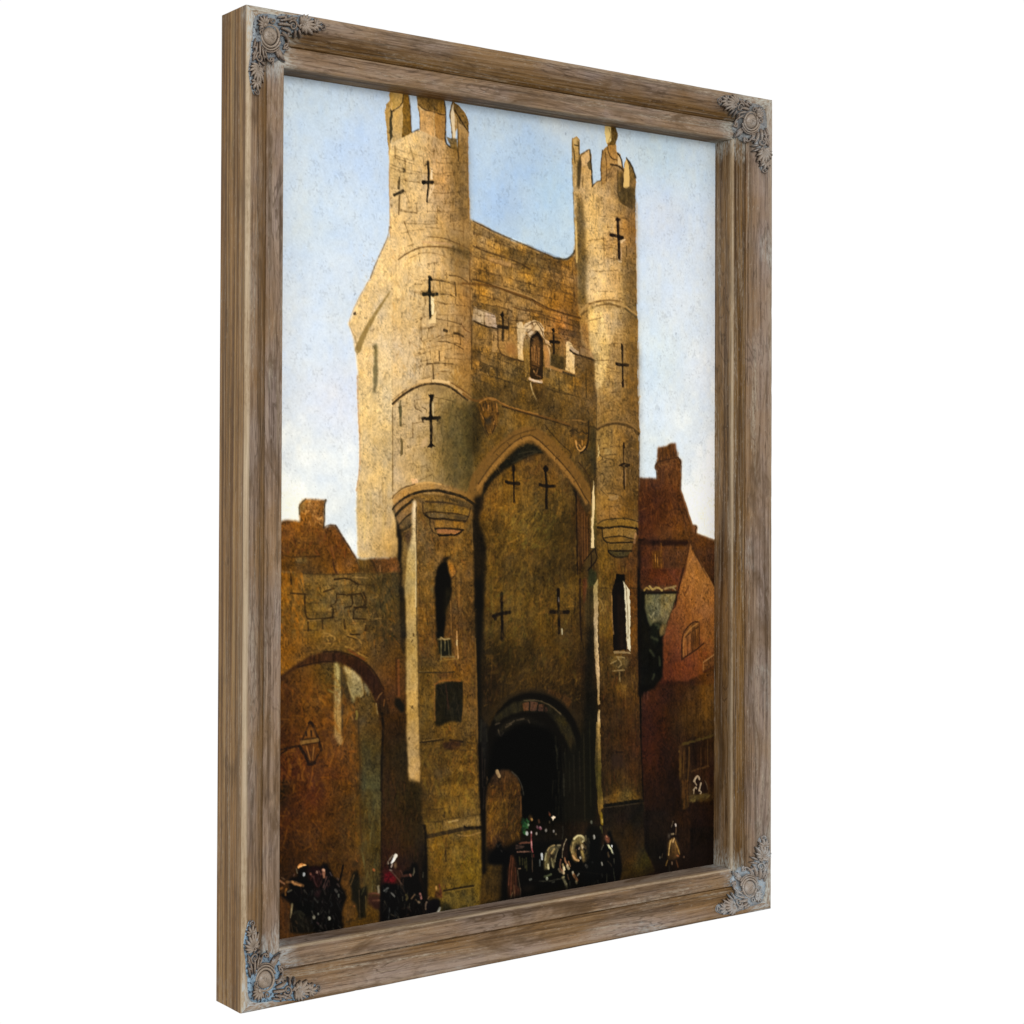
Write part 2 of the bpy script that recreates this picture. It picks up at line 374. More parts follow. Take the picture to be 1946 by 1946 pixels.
def make_ornament(corner, paint, blue, mono):
    # the thin cast plate everything rises from
    pl = Piece(False)
    def plate(pts, h=.6):
        cx = sum(p[0] for p in pts)/len(pts); cy = sum(p[1] for p in pts)/len(pts)
        # subdivided fan, so that it can follow the moulding underneath
        rings = []
        for q in (1.0, .8, .55, .3):
            rings.append([pl.pt(cx+(p[0]-cx)*q, cy+(p[1]-cy)*q, h*(1 if q < 1 else .4)) for p in pts])
        n = len(pts); c = pl.pt(cx, cy, h)
        low = [pl.pt(p[0], p[1], -3) for p in pts]
        for j in range(n):
            k = (j+1) % n
            pl.f.append((low[j], low[k], rings[0][k], rings[0][j]))
            for i in range(3): pl.f.append((rings[i][j], rings[i][k], rings[i+1][k], rings[i+1][j]))
            pl.f.append((rings[3][j], rings[3][k], c))
    def blob(pts, m=5):
        out = []
        n = len(pts)
        for i in range(n):
            p0, p1, p2, p3 = pts[i-1], pts[i], pts[(i+1) % n], pts[(i+2) % n]
            for j in range(m):
                t = j/m
                out.append(tuple(.5*((2*p1[d])+(-p0[d]+p2[d])*t+(2*p0[d]-5*p1[d]+4*p2[d]-p3[d])*t*t+(-p0[d]+3*p1[d]-3*p2[d]+p3[d])*t**3) for d in (0, 1)))
        return out
    plate(blob([(11, 11), (24, 7), (40, 9), (46, 24), (52, 36), (46, 45), (36, 52), (24, 46), (9, 40), (7, 24)]))
    for sw in (0, 1):
        q = [(36, 6), (52, 4), (66, 2), (80, 4), (90, 9), (84, 15), (70, 15), (58, 19), (46, 24), (38, 18)]
        plate(blob([(y, x) for x, y in q] if sw else q), .5)
    ob = pl.build('corner_ornament', corner, paint, blue, root)
    # round boss with its rings
    md = Piece(False, (29, 27.5))
    md.dome(29, 27.5, 9.0, 1.6, 5.6, 32, 9)
    md.ring(29, 27.5, 10.6, 1.35, 3.0)
    md.ring(29, 27.5, 13.4, 1.15, 2.6, 15, 255)
    md.ring(29, 27.5, 15.6, .9, 2.2, 35, 235)

    for st in mono:
        md.tube([(29+x, 27.5+y, 1.75+5.6*math.sqrt(max(0, 1-(x*x+y*y)/81))) for x, y in st], (.62, .5), 6)
    md.build('medallion', corner, paint*.35, blue, ob)
    # shell of petals on the outer corner
    sh = Piece(False)
    for k in range(-3, 4):
        sh.petal(21.5, 19.5, 225+k*22, 11.5-abs(k)*.9, 3.3, 1.8, 2.6, 0, .6, .9)
    sh.dome(21, 19, 2.2, 3.0, 2.0, 12, 4)
    for k in (-1, 1): sh.spiral(22.5-k*6.5, 20+k*6.5, 3.0, 1.0, 225, k*1.2, .9, .5, 2.2)
    sh.build('shell', corner, paint*.6, blue, ob)
    for sw in (False, True):
        lf = Piece(sw)
        # acanthus strands leaving the boss
        for (a, b, ang, ln, wd, h, bend) in ((36, 15.5, -10, 18, 3.2, 1.5, .35), (40, 18.5, 2, 15, 2.9, 1.6, .5), (37, 12, -16, 16, 2.8, 1.2, .1), (42, 22, 20, 12, 2.8, 1.4, .6), (34, 9.5, -14, 13, 2.4, 1.0, .0), (46, 8.5, -8, 11, 2.4, 1.2, -.3)):
            lf.petal(a, b, ang, ln, wd, h+.4, 2.4, bend, 0, .9)
        # leaf fan over the end of the arm
        for k, (ang, ln) in enumerate(((-122, 8.5), (-99, 10), (-78, 11.5), (-57, 12.5), (-37, 13.5), (-18, 15), (0, 16), (18, 14), (40, 9), (66, 6))):
            lf.petal(63, 13.0, ang, ln*1.12, 3.7, 2.0, 3.4, .35 if ang > -20 else .45, 1.2, 1.5)
        lf.spiral(62.5, 14.0, 2.6, .7, 120, 1.2, 1.0, .6, 2.6)
        for k, (ang, ln) in enumerate(((-30, 9), (0, 10), (32, 8), (60, 6))):
            lf.petal(76, 10.5, ang, ln*1.15, 3.2, 1.8, 2.8, .35, .8, 1.1)
        for k, (ang, ln) in enumerate(((-75, 8), (-40, 9), (-115, 7))):
            lf.petal(78, 10.0, ang, ln*.9, 2.8, 1.6, 2.6, .5, .8, 1.1)
        for a_, b_, ang in ((47, 12, -70), (51, 11, -50), (43, 13, -95), (56, 17, 70), (50, 20, 95), (60, 17, 50)):
            lf.petal(a_, b_, ang, 8.5, 2.8, 1.3, 2.2, .4, .3, .9)
        lf.build('leaf_spray', corner, paint*.7, blue, ob)
        sc = Piece(sw)
        sc.spiral(52.5, 14.5, 5.2, 1.2, 200, 1.35, 1.15, .6, 2.0)
        sc.spiral(87, 11.5, 3.4, .8, -90, 1.25, 1.0, .5, 1.8)
        sc.spiral(74, 14.5, 3.0, .8, 160, -1.2, .9, .5, 1.8)
        sc.tube([(57.5, 13, 2), (61, 15.5, 2.2), (66, 16.2, 2), (71, 15.4, 1.8)], (1.0, .8))
        # C-scroll towards the sight edge
        pts = [(43+9*math.cos(math.radians(t)), 31+6.5*math.sin(math.radians(t)), 2.0) for t in range(-120, 61, 15)]
        sc.tube(pts, (.7, 1.2)); sc.spiral(50.5, 33.5, 3.2, 1.0, 10, 1.1, 1.1, .6, 2.0)
        sc.build('scroll', corner, paint*.8, blue, ob)
    tip = Piece(False)
    for ang, ln, wd in ((45, 19, 6.5), (28, 13, 3.6), (62, 13, 3.6)):
        tip.petal(37.5, 36, ang, ln, wd, 1.8, 2.6, 0, -.6, .9)
    tip.dome(38.2, 36.7, 2.3, 3.0, 2.0, 12, 4)
    tip.build('inner_leaf', corner, paint*.7, blue, ob)
    return ob
M1 = [[(-4, -2.5), (-2.2, -3.4), (-1.2, -2), (-2.4, -.9), (-1, .2), (-2.2, 1.4), (-3.8, .8)], [(-.2, -2.6), (1.2, -1), (.4, 1.2)], [(1.6, -1.2), (3.4, -.6), (2.6, 1.4), (4, 2.6)], [(0.4, 2.6), (2.2, 3.6), (3.8, 3.4)]]
M2 = [[(-3.6, 2.4), (-2, 3.4), (-.8, 2.2), (-1.8, .8), (-.2, -.4)], [(.6, 2.2), (1.4, .4), (.8, -1.6)], [(2, .6), (3.6, -.2), (2.8, -1.8)], [(1.4, -2.6), (3.2, -3.2), (4.2, -2.2)]]
make_ornament('TL', .62, .55, M1)
make_ornament('TR', .60, .35, M1)
make_ornament('BL', 1.0, .95, M2)
make_ornament('BR', 1.15, .85, M2)

# ---- oil painting engine: lays flat shapes, strokes, stone joints and dabs on a 707 x 1000 pigment raster ----
NW, NH = 707, 1000
_rs = np.random.RandomState(7)
_nz = {}
def noise(sx, sy, seed):
    """smooth value noise in -1..1 over the whole canvas, cell size sx by sy"""
    k = (sx, sy, seed)
    if k in _nz: return _nz[k]
    r = np.random.RandomState(seed)
    gw, gh = int(NW/sx)+3, int(NH/sy)+3
    g = r.uniform(-1, 1, (gh, gw))
    xs = np.arange(NW)/sx; ys = np.arange(NH)/sy
    xi = xs.astype(int); yi = ys.astype(int)
    fx = xs-xi; fy = ys-yi
    fx = fx*fx*(3-2*fx); fy = fy*fy*(3-2*fy)
    a = g[yi][:, xi]*(1-fx)+g[yi][:, xi+1]*fx
    b = g[yi+1][:, xi]*(1-fx)+g[yi+1][:, xi+1]*fx
    n = a*(1-fy)[:, None]+b*fy[:, None]
    _nz[k] = n
    return n
def box_blur(m, r):
    if r < 0.5: return m
    k = int(round(r))
    for ax in (0, 1):
        for _ in range(2):
            p = np.pad(m, [(k+1, k) if i == ax else (0, 0) for i in (0, 1)], mode='edge')
            c = np.cumsum(p, axis=ax)
            m = ((c[2*k+1:] - c[:-2*k-1]) if ax == 0 else (c[:, 2*k+1:] - c[:, :-2*k-1]))/(2*k+1)
    return m
def bbox(pts, pad):
    x0 = max(0, int(min(p[0] for p in pts)-pad)); x1 = min(NW, int(max(p[0] for p in pts)+pad)+2)
    y0 = max(0, int(min(p[1] for p in pts)-pad)); y1 = min(NH, int(max(p[1] for p in pts)+pad)+2)
    return x0, y0, x1, y1
def poly_mask(pts, box, rough=0.8):
    x0, y0, x1, y1 = box
    acc = np.zeros((y1-y0, x1-x0))
    wx = noise(5, 5, 101)[y0:y1, x0:x1]*rough; wy = noise(5, 5, 102)[y0:y1, x0:x1]*rough
    X0 = np.arange(x0, x1)[None, :]+wx; Y0 = np.arange(y0, y1)[:, None]+wy
    for ox, oy in ((.25, .25), (.75, .25), (.25, .75), (.75, .75)):
        X = X0+ox; Y = Y0+oy
        ins = np.zeros(acc.shape, bool)
        for i in range(len(pts)):
            ax, ay = pts[i]; bx, by = pts[(i+1) % len(pts)]
            if ay == by: continue
            lo, hi = (ay, by) if ay < by else (by, ay)
            r0 = max(0, int(lo-y0-rough-2)); r1 = min(acc.shape[0], int(hi-y0+rough+3))
            if r1 <= r0: continue
            Ys = Y[r0:r1]
            ins[r0:r1] ^= ((ay > Ys) != (by > Ys)) & (X[r0:r1] < ax+(Ys-ay)*(bx-ax)/(by-ay))
        acc += ins
    return acc/4
def col_field(col, box):
    x0, y0, x1, y1 = box
    if not isinstance(col[0], (tuple, list)):
        return np.broadcast_to(np.array(col, float), (y1-y0, x1-x0, 3)).copy()
    X = np.arange(x0, x1)[None, :]; Y = np.arange(y0, y1)[:, None]
    num = 0; den = 0
    for cx, cy, r, g, b in col:
        w = 1/((X-cx)**2+(Y-cy)**2+260.0)**1.35
        num = num+w[..., None]*np.array([r, g, b], float); den = den+w
    return num/den[..., None]
# named paint textures: fine grain, mid blotch, coarse blotch, vertical drag, warm/cool drift, dark flecks
TEX = {
 'sky':   (.017, .010, .010, .0, 3, .03),
 'stone': (.12, .06, .05, .03, 8, .10),
 'lit':   (.08, .045, .035, .03, 6, .07),
 'dark':  (.17, .13, .11, .10, 10, .08),
 'rough': (.16, .11, .08, .04, 13, .12),
 'wood':  (.12, .10, .07, .20, 9, .05),
 'flat':  (.05, .04, .03, .02, 3, .0),
}
def shade(c, box, tex):
    if not tex: return c
    x0, y0, x1, y1 = box
    f, m, k, v, h, fl = TEX[tex]
    s = np.s_[y0:y1, x0:x1]
    l = 1+f*(noise(1.3, 1.5, 1)[s]+.8*noise(2.2, 2.8, 2)[s])+m*(noise(6, 8, 3)[s]+.6*noise(11, 9, 8)[s])+k*noise(32, 36, 4)[s]*1.5+v*(noise(2.2, 34, 5)[s]+.6*noise(5, 70, 9)[s])
    d = noise(22, 26, 6)[s]+.8*noise(7, 9, 7)[s]
    c = c*l[..., None]
    lum = (c.mean(axis=2, keepdims=True)/150).clip(.12, 1)
    c = c+lum*h*np.stack([d, .25*d, -1.1*d], axis=2)
    if tex in ('dark', 'rough', 'wood'):
        c = c*np.array([.90, .90, .86])
    if fl:
        q = ((noise(1.9, 2.4, 11)[s]+.55*noise(9, 11, 12)[s]-.62)*4).clip(0, 1)
        c = c*(1-(fl*2.2*q)[..., None].clip(0, .85))
    return c
IMG = np.zeros((NH, NW, 3))
def blend(box, m, c):
    x0, y0, x1, y1 = box
    m = m[..., None]
    IMG[y0:y1, x0:x1] = IMG[y0:y1, x0:x1]*(1-m)+c*m
def op_P(pts, col, soft=0, a=1, tex=None, rough=.8):
    box = bbox(pts, soft*2+3)
    if box[2] <= box[0] or box[3] <= box[1]: return
    m = box_blur(poly_mask(pts, box, rough), soft)*a
    blend(box, m, shade(col_field(col, box), box, tex))
def seg_dist(pts, ws, box):
    x0, y0, x1, y1 = box
    X = np.arange(x0, x1)[None, :]+.5; Y = np.arange(y0, y1)[:, None]+.5
    best = np.full((y1-y0, x1-x0), 1e9)
    n = len(pts)-1
    for i in range(n):
        ax, ay = pts[i]; bx, by = pts[i+1]
        wa = ws[0]+(ws[-1]-ws[0])*i/n; wb = ws[0]+(ws[-1]-ws[0])*(i+1)/n
        dx, dy = bx-ax, by-ay; L = dx*dx+dy*dy+1e-9
        t = (((X-ax)*dx+(Y-ay)*dy)/L).clip(0, 1)
        d = np.hypot(X-ax-t*dx, Y-ay-t*dy)-(wa+(wb-wa)*t)/2
        best = np.minimum(best, d)
    return best
def op_S(pts, w, col, a=1, soft=1.0, rough=.5):
    """brush stroke along a polyline; w is one width or (start, end)"""
    if not isinstance(w, (tuple, list)): w = (w, w)
    if len(pts) > 2:                                   # round the corners once
        q = [pts[0]]
        for i in range(1, len(pts)-1):
            p0, p1, p2 = pts[i-1], pts[i], pts[i+1]
            q += [(p0[0]*.25+p1[0]*.75, p0[1]*.25+p1[1]*.75), (p2[0]*.25+p1[0]*.75, p2[1]*.25+p1[1]*.75)]
        pts = q+[pts[-1]]
    box = bbox(pts, max(w)+soft*2+2)
    if box[2] <= box[0] or box[3] <= box[1]: return
    x0, y0, x1, y1 = box
    d = seg_dist(pts, w, box)+noise(3, 3, 103)[y0:y1, x0:x1]*rough
    m = (.5-d/(soft+.5)).clip(0, 1)*a
    m = m*(1+.35*noise(3, 4, 104)[y0:y1, x0:x1]).clip(0, 1)
    blend(box, m, np.array(col, float))
def op_B(quad, rows, cols, col, a=.6, w=1.1, skip=.25, bow=0, tint=.1, seed=1, jit=.18):
    """masonry: courses and staggered joints inside a quad (TL, TR, BR, BL), bowed up in the middle by bow px"""
    r = np.random.RandomState(seed)
    tl, tr, br, bl = [np.array(p, float) for p in quad]
    def at(u, v):
        p = (tl*(1-u)+tr*u)*(1-v)+(bl*(1-u)+br*u)*v
        return (p[0], p[1]-bow*4*u*(1-u))
    for j in range(rows):
        v0, v1 = j/rows, (j+1)/rows
        us = [0.0]
        off = r.uniform(.2, .8)/cols
        while us[-1] < 1: us.append(min(1, us[-1]+(off if len(us) == 1 else r.uniform(.65, 1.35)/cols)))
        for i in range(len(us)-1):
            u0, u1 = us[i], us[i+1]
            if tint:
                t = r.normal(0, tint); P = [at(u0, v0), at(u1, v0), at(u1, v1), at(u0, v1)]
                box = bbox(P, 2)
                if box[2] > box[0] and box[3] > box[1]:
                    x0, y0, x1, y1 = box; m = poly_mask(P, box, .6)[..., None]
                    IMG[y0:y1, x0:x1] *= 1+m*t*np.array([1, .95, .8])
            dv = r.normal(0, jit)/rows*.5
            if r.rand() > skip:
                k = r.uniform(.5, 1)
                op_S([at(u0, v1+dv), at((u0+u1)/2, v1+dv*.5), at(u1, v1)], w*r.uniform(.6, 1.3), col, a*k, .9, .7)
            if r.rand() > skip:
                du = r.normal(0, jit)/cols*.3
                op_S([at(u1, v0+.1/rows), at(u1+du, v1)], w*r.uniform(.6, 1.2), col, a*r.uniform(.4, 1), .9, .7)
def op_D(pts, n, cols, ln, w, ang, a=.4, spread=.5, seed=3):
    """loose dabs of paint inside a polygon"""
    r = np.random.RandomState(seed)
    box = bbox(pts, 1); x0, y0, x1, y1 = box
    if x1-x0 < 2 or y1-y0 < 2: return
    m = poly_mask(pts, box)
    for _ in range(n):
        x = r.randint(x0, x1); y = r.randint(y0, y1)
        if m[y-y0, x-x0] < .9: continue
        t = np.radians(ang)+r.normal(0, spread); l = ln*r.uniform(.4, 1.3)/2
        c = np.array(cols[r.randint(len(cols))])*r.uniform(.85, 1.15)
        op_S([(x-l*np.cos(t), y-l*np.sin(t)), (x+l*np.cos(t), y+l*np.sin(t))], (w*r.uniform(.6, 1.3), w*.4), c, a*r.uniform(.4, 1), .8, .4)
OPS = {'P': op_P, 'S': op_S, 'B': op_B, 'D': op_D}

# what is painted, in canvas coordinates (707 wide, 1000 tall): P filled shape, S brush stroke, B masonry, D loose dabs
PAINT = [
('P',[(-9,-9),(716,-9),(716,1009),(-9,1009)],[(65,17,204,218,227),(124,86,196,214,235),(66,167,211,223,231),(102,227,214,225,235),(52,305,222,230,236),(96,378,224,228,237),(38,442,232,235,232),(82,466,230,234,233),(28,497,241,238,221),(97,529,228,232,229),(330,23,193,210,223),(381,58,177,200,223),(416,95,183,206,221),(347,115,175,198,223),(433,-3,207,216,219),(416,150,195,214,225),(381,166,193,212,225),(609,18,200,217,225),(677,25,208,222,231),(609,119,214,222,233),(688,134,222,230,237),(648,218,226,234,241),(600,307,222,234,239),(688,318,236,240,243),(639,392,236,242,243),(699,435,244,246,245),(689,508,248,244,229),(600,436,222,232,235)],0,1,'sky',0),
('D',[(21.6,4.4),(717.6,2.2),(719.2,537.9),(24.8,527.9)],320,[(232,234,238),(216,210,216),(200,212,226),(184,200,218),(226,224,214)],8,3,80,.07,.9,5),
('D',[(21.6,4.4),(717.6,2.2),(719.2,537.9),(24.8,527.9)],220,[(110,120,134),(96,100,110),(150,140,140)],1.3,1.2,90,.35,.4,6),
('D',[(14.6,5.3),(717.6,2.2),(719.2,537.9),(17.8,527.8)],26,[(60,66,80)],3,1.6,100,.55,.3,8),
('P',[(14.6,576.7),(176,568.5),(175.7,504.4),(298.7,485.4),(562.6,486),(567.5,535.7),(719.4,582.1),(720.8,1052.6),(17.5,1047.2)],[(68,653,96,70,34),(106,905,60,38,20),(235,596,100,74,36),(260,924,90,66,28),(383,533,100,72,32),(384,871,10,9,8),(516,605,80,58,28),(527,886,44,30,18),(640,717,70,40,24),(641,970,28,19,14)],2,1,'dark',.8),
('P',[(276.1,262),(465.7,251.1),(489.4,309.1),(493.3,460.4),(277.1,461.3)],(120,88,44),1,1,'rough',.8),
('P',[(168.3,145.2),(165.6,68.4),(280.2,55.4),(287.3,154.2),(451.5,188.5),(455.8,153.5),(551.9,152.6),(562.5,464.7),(567.5,535.7),(175.8,530),(133,339.2),(166.3,196.8)],[(201,207,200,160,98),(339,197,150,110,60),(515,254,170,130,76),(218,466,160,126,76),(382,397,110,80,40)],1,1,'stone',.8),
('P',[(175.6,485.1),(298.7,478.8),(303.1,531.9),(176,568.5)],(96,72,38),1,1,'stone',.8),
('P',[(167.3,177.5),(165.5,174.6),(160.8,185.4),(149.2,206.5),(140,227.8),(126.2,249.3),(117.1,265.5),(115.4,272.5),(109.1,283.5),(114.9,298.8),(119.7,319),(122.3,332.6),(122.5,365.7),(125.4,424.1),(126.2,458.3),(121.7,482.6),(121.4,524.7),(122.1,510),(124.7,562.7),(183.2,564.1),(180.5,510.6),(174.3,492.6),(172.5,374),(173,251.3)],[(156,205,218,182,123),(138,244,218,184,129),(126,284,216,182,127),(161,292,224,192,141),(132,332,220,184,125),(133,375,216,182,121),(162,374,222,192,139),(139,424,202,168,109),(162,433,194,162,107),(139,483,208,174,117),(163,502,188,156,103),(132,520,204,172,115),(168,530,176,140,85),(138,557,196,164,111),(174,560,160,124,70)],1,1,'lit',.8),
('S',[(166.6,164.6),(165.5,174.6),(160.8,185.4),(149.2,206.5),(140,227.8)],1.63,(96,66,34),.6,.8,.4),
('S',[(140,227.8),(126.2,249.3),(117.1,265.5),(109.1,283.5),(116.7,297.7)],1.18,(150,108,60),.45,.8,.4),
('S',[(168.2,242.7),(156.5,258.3),(143.7,275.7),(131.1,296),(122.5,315)],(2.22,8.14),(134,108,58),.85,1.4,.4),
('S',[(122.5,315),(118.4,298.6)],1.48,(120,92,52),.5,.8,.4),
('P',[(116.5,270.9),(120,270.2),(120.5,273.1),(117.1,273.8)],(70,58,46),.5,.9,None,.8),
('S',[(187.3,260.4),(185.6,270.4),(185.1,291.3)],(1.48,2.96),(104,78,46),.9,.8,.4),
('P',[(145.1,308.1),(148,306),(150.9,308.8),(151.2,354.2),(144.8,354.5)],(112,98,60),.8,.95,'lit',.8),
('P',[(144.6,335.5),(151.1,335.2),(150,355),(148.9,363.8),(145.6,367.9)],(120,106,70),.8,.95,'lit',.8),
('S',[(122.3,346.1),(123.3,385.1),(126.6,424.1),(126.2,458.3),(121.7,482.6)],1.63,(176,116,56),.6,1.4,.4),
('S',[(153,467.9),(155.5,502.4)],(1.11,1.85),(140,108,58),.35,1.6,.4),
('S',[(157.7,467.9),(159.6,497.5)],(1.11,1.85),(140,108,58),.35,1.6,.4),
('S',[(142.6,488.5),(142.2,521.8)],(1.11,1.85),(140,108,58),.35,1.6,.4),
('S',[(172.8,443.2),(172.3,458)],(1.11,1.85),(140,108,58),.35,1.6,.4),
('S',[(163.6,482.7),(162.7,522.1)],(1.11,1.85),(140,108,58),.35,1.6,.4),
('S',[(124.3,492.5),(124.1,558.8)],2.22,(214,180,118),.5,1.6,.4),
('S',[(132.3,486.7),(133.8,549.2)],2.22,(206,172,96),.35,2,.4),
('S',[(141.6,484.7),(143,529.8)],2.22,(206,172,96),.35,2,.4),
('S',[(160.4,510.4),(159.4,535.9)],2.22,(206,172,96),.35,2,.4),
('P',[(166,87.6),(165.5,71.8),(163,56.2),(160.6,38),(159.4,27.6),(161.3,18.1),(166,12.2),(166.2,1),(192.9,.1),(196.2,13.7),(198.3,45.4),(199.2,47.3),(210.8,41.9),(210.1,24),(205.8,9.8),(205.8,.7),(246.5,.5),(249,11),(249.1,35.4),(248.4,54.4),(255.1,58.3),(268.3,60.2),(266.5,33.3),(260,44.9),(258.2,34.3),(254.9,19.8),(256.4,7.4),(259.4,1.6),(268.1,4.6),(278.1,12.8),(282.9,20.4),(284.6,35.2),(283.3,42.2),(283.2,77.7),(285,118.4),(285.8,143.6),(287.6,182.8),(290,279.8),(290.8,325.8),(289.7,360.4),(291.9,421.6),(294,462.5),(296.7,498.2),(259.1,488.9),(210.1,485.8),(181.4,496.6),(173.2,501.5),(174.2,482.7),(172.5,379.9),(172.4,353.5),(172.1,300.9),(171.7,241.5),(167.9,181.4),(168.4,169.2)],[(172,63,208,176,121),(203,66,218,182,121),(235,69,194,150,93),(273,65,150,112,58),(179,102,202,170,117),(203,113,218,182,123),(244,102,196,144,85),(274,106,148,114,62),(179,148,220,182,123),(219,145,214,176,117),(252,142,178,136,81),(276,146,140,104,56),(179,191,222,186,129),(209,201,222,188,129),(239,202,212,172,117),(268,192,140,108,58),(283,183,112,84,44),(182,241,222,188,131),(209,249,212,176,117),(252,246,188,150,93),(280,245,166,114,52),(183,310,220,188,139),(209,304,214,178,123),(246,302,188,150,97),(281,301,178,126,67),(191,345,212,182,133),(234,343,196,158,105),(278,342,150,106,50),(181,364,208,174,119),(210,363,190,160,115),(252,362,158,128,74),(283,361,134,96,44),(192,393,202,170,119),(216,388,190,160,119),(252,392,146,114,58),(284,391,100,84,46),(198,433,202,168,117),(228,438,164,132,78),(253,422,138,106,52),(278,427,92,80,44),(192,468,192,160,113),(228,463,148,120,72),(265,468,120,98,52),(289,478,128,88,36)],.5,1,'lit',.8),
('D',[(172.6,186.9),(287.6,177.7),(289.7,346.2),(173.5,350.3)],260,[(222,186,122),(150,110,56),(226,192,136),(184,132,66)],9,3,80,.3,.6,9),
('D',[(227.7,367.4),(288.5,370.7),(291.6,482.9),(228.3,472.8)],260,[(74,64,34),(126,100,56),(92,82,48),(164,128,70),(60,54,30)],10,2.4,120,.4,.5,10),
('D',[(227,29.9),(283.3,36.7),(283.8,143.1),(227.6,144.1)],160,[(120,86,42),(190,136,66),(96,74,38)],9,2.4,95,.35,.3,12),
('P',[(160.5,17.6),(166,12.2),(166.2,1),(170.6,1.3),(168.4,21.2),(170.1,44.8),(167.8,63.6),(166,79.6),(163,56.2),(160.6,38)],(176,138,76),.4,1,'lit',.8),
('P',[(167.6,21.3),(170.8,26.2),(170.9,52.6),(167.8,64.2),(165.8,50.6)],(58,54,38),.5,.95,None,.8),
('P',[(169.1,1.9),(186.5,.7),(184.2,14.6),(170,23)],(190,150,78),.3,1,'lit',.8),
('P',[(170,25.6),(184.2,17.2),(184.4,55),(171,61.9)],(188,152,92),.3,1,'lit',.8),
('P',[(186.5,1),(192.9,.5),(196.2,13.7),(198,46.8),(184.4,55),(185,17.8)],(124,92,40),.4,1,'rough',.8),
('S',[(169.2,25.1),(184.2,15.2),(186.5,1)],1.48,(30,22,14),.85,.8,.4),
('S',[(193.7,.7),(196.5,15),(198.3,46.8)],1.33,(50,36,20),.8,.8,.4),
('P',[(206.1,.7),(246.5,.5),(249.1,17.8),(231.8,17.2),(215.5,15.9),(207.4,10.9)],(140,106,56),.4,1,'rough',.8),
('P',[(210.7,18.5),(230.2,16.1),(232,48.2),(210.8,42.6)],(196,146,82),.5,.8,'lit',.8),
('P',[(231.8,17.2),(249.1,17.8),(248.4,53),(233.6,48)],(162,116,58),.4,.9,'lit',.8),
('S',[(207.4,10.9),(215.5,16.6),(231.8,17.2),(243.3,19.9),(249.1,18.5)],1.63,(56,40,20),.8,.8,.4),
('S',[(205.8,.7),(207.4,10.9),(210.4,23.9),(210.8,41.9)],1.33,(70,50,26),.7,.8,.4),
('S',[(246.5,.5),(249.4,13.7),(248.7,35.4),(248.4,53),(255.1,58.3),(263.3,58.8),(268.4,61.6),(268.4,73.8)],1.78,(30,22,14),.85,.8,.4),
('P',[(259.7,1.5),(268.1,4.6),(278.1,12.8),(282.9,20.4),(284.6,35.2),(266.5,25.1),(261.4,12.2)],(140,104,50),.4,1,'rough',.8),
('P',[(259.4,2.3),(262.3,16.1),(263.6,47.2),(258.3,47.1),(255.7,19.7)],(214,190,150),.3,1,None,.8),
('P',[(250.9,46),(266.6,46.9),(266.7,61.8),(256.7,58.8)],(132,104,62),.5,.9,'rough',.8),
('S',[(263.1,12),(273.2,24.3),(284.1,36.6)],1.63,(30,22,14),.85,.8,.4),
('S',[(259.4,1.6),(256.1,12.8),(255.2,19.7),(258.2,34.3),(259.1,46.4)],1.33,(40,28,16),.85,.8,.4),
('S',[(267.3,25),(268,60.3)],1.63,(60,46,26),.8,.8,.4),
('S',[(284.1,36.6),(282.5,50.5),(283.2,77.7),(285.2,142.9)],1.33,(150,104,54),.7,.8,.4),
('S',[(166,87.6),(166.5,116.6),(168.1,177.2)],1.63,(160,112,60),.55,.8,.4),
('S',[(198.3,46.8),(209.2,41.5)],1.48,(60,44,24),.7,.8,.4),
('B',[(167.8,63.6),(281.7,62.8),(283.8,143.1),(168.3,156)],7,4,(74,54,28),.5,1.11,.4,-6,.03,21,.18),
('B',[(203.9,211.4),(285.2,215.7),(289.6,331.9),(207,349.1)],9,4,(80,56,28),.5,1.18,.35,4,.03,22,.18),
('B',[(176.2,158),(283.8,145.8),(284.8,178.4),(192.3,185.8)],2,5,(84,60,30),.5,1.18,.3,6,.02,23,.18),
('S',[(179.9,203.2),(191.7,194.9),(208.6,186.5),(226.8,183.1),(257.5,182.1),(287.6,190)],1.78,(92,66,34),.75,.8,.4),
('S',[(196.6,200),(214.6,191.6),(232.9,190.7),(251.4,194.8)],1.33,(120,86,46),.55,.8,.4),
('S',[(223,171.8),(245.1,171),(267.5,176.3),(287.6,182.8)],1.63,(86,62,34),.6,.8,.4),
('P',[(255.1,181.3),(287.6,183.8),(287.7,195.1),(277.6,193.8),(260.1,187)],(84,68,38),2,.7,'rough',.8),
('S',[(215.8,178.9),(245.1,177.6),(257.5,179.1)],2.96,(196,150,104),.5,.8,.4),
('S',[(222.7,80.1),(224,92.1),(223.8,102.8),(222.9,115),(221.8,128.5)],(3.7,2.96),(24,20,14),.97,.8,.4),
('S',[(215.2,105.7),(229.8,104.2)],4.44,(24,20,14),.97,.8,.4),
('S',[(216,105.6),(218.4,105.4)],5.18,(24,20,14),.9,.8,.4),
('P',[(226.5,86.4),(229.7,87.4),(229.3,100.9),(226.5,101.2)],(236,206,160),.2,.9,None,.8),
('P',[(226.6,108.6),(233.1,105.9),(230.7,111.5),(225.8,122.7),(223.4,129.7),(222.9,124.4)],(232,196,146),.3,.8,None,.8),
('S',[(222.7,81.5),(218.3,85.3)],1.48,(40,30,20),.7,.8,.4),
('S',[(187,92.6),(189.4,94.4),(187,95.9)],2.96,(40,34,24),.9,.8,.4),
('S',[(181,103.2),(180,116.6)],(2.22,3.7),(70,58,36),.9,.8,.4),
('S',[(173.7,125.4),(186.3,119.3)],4.07,(44,38,26),.95,.8,.4),
('S',[(181.1,125.7),(180.1,148.4)],(2.59,2.22),(92,70,40),.85,.8,.4),
('S',[(225.7,220.9),(228.2,223.7)],4.44,(20,18,12),.95,.8,.4),
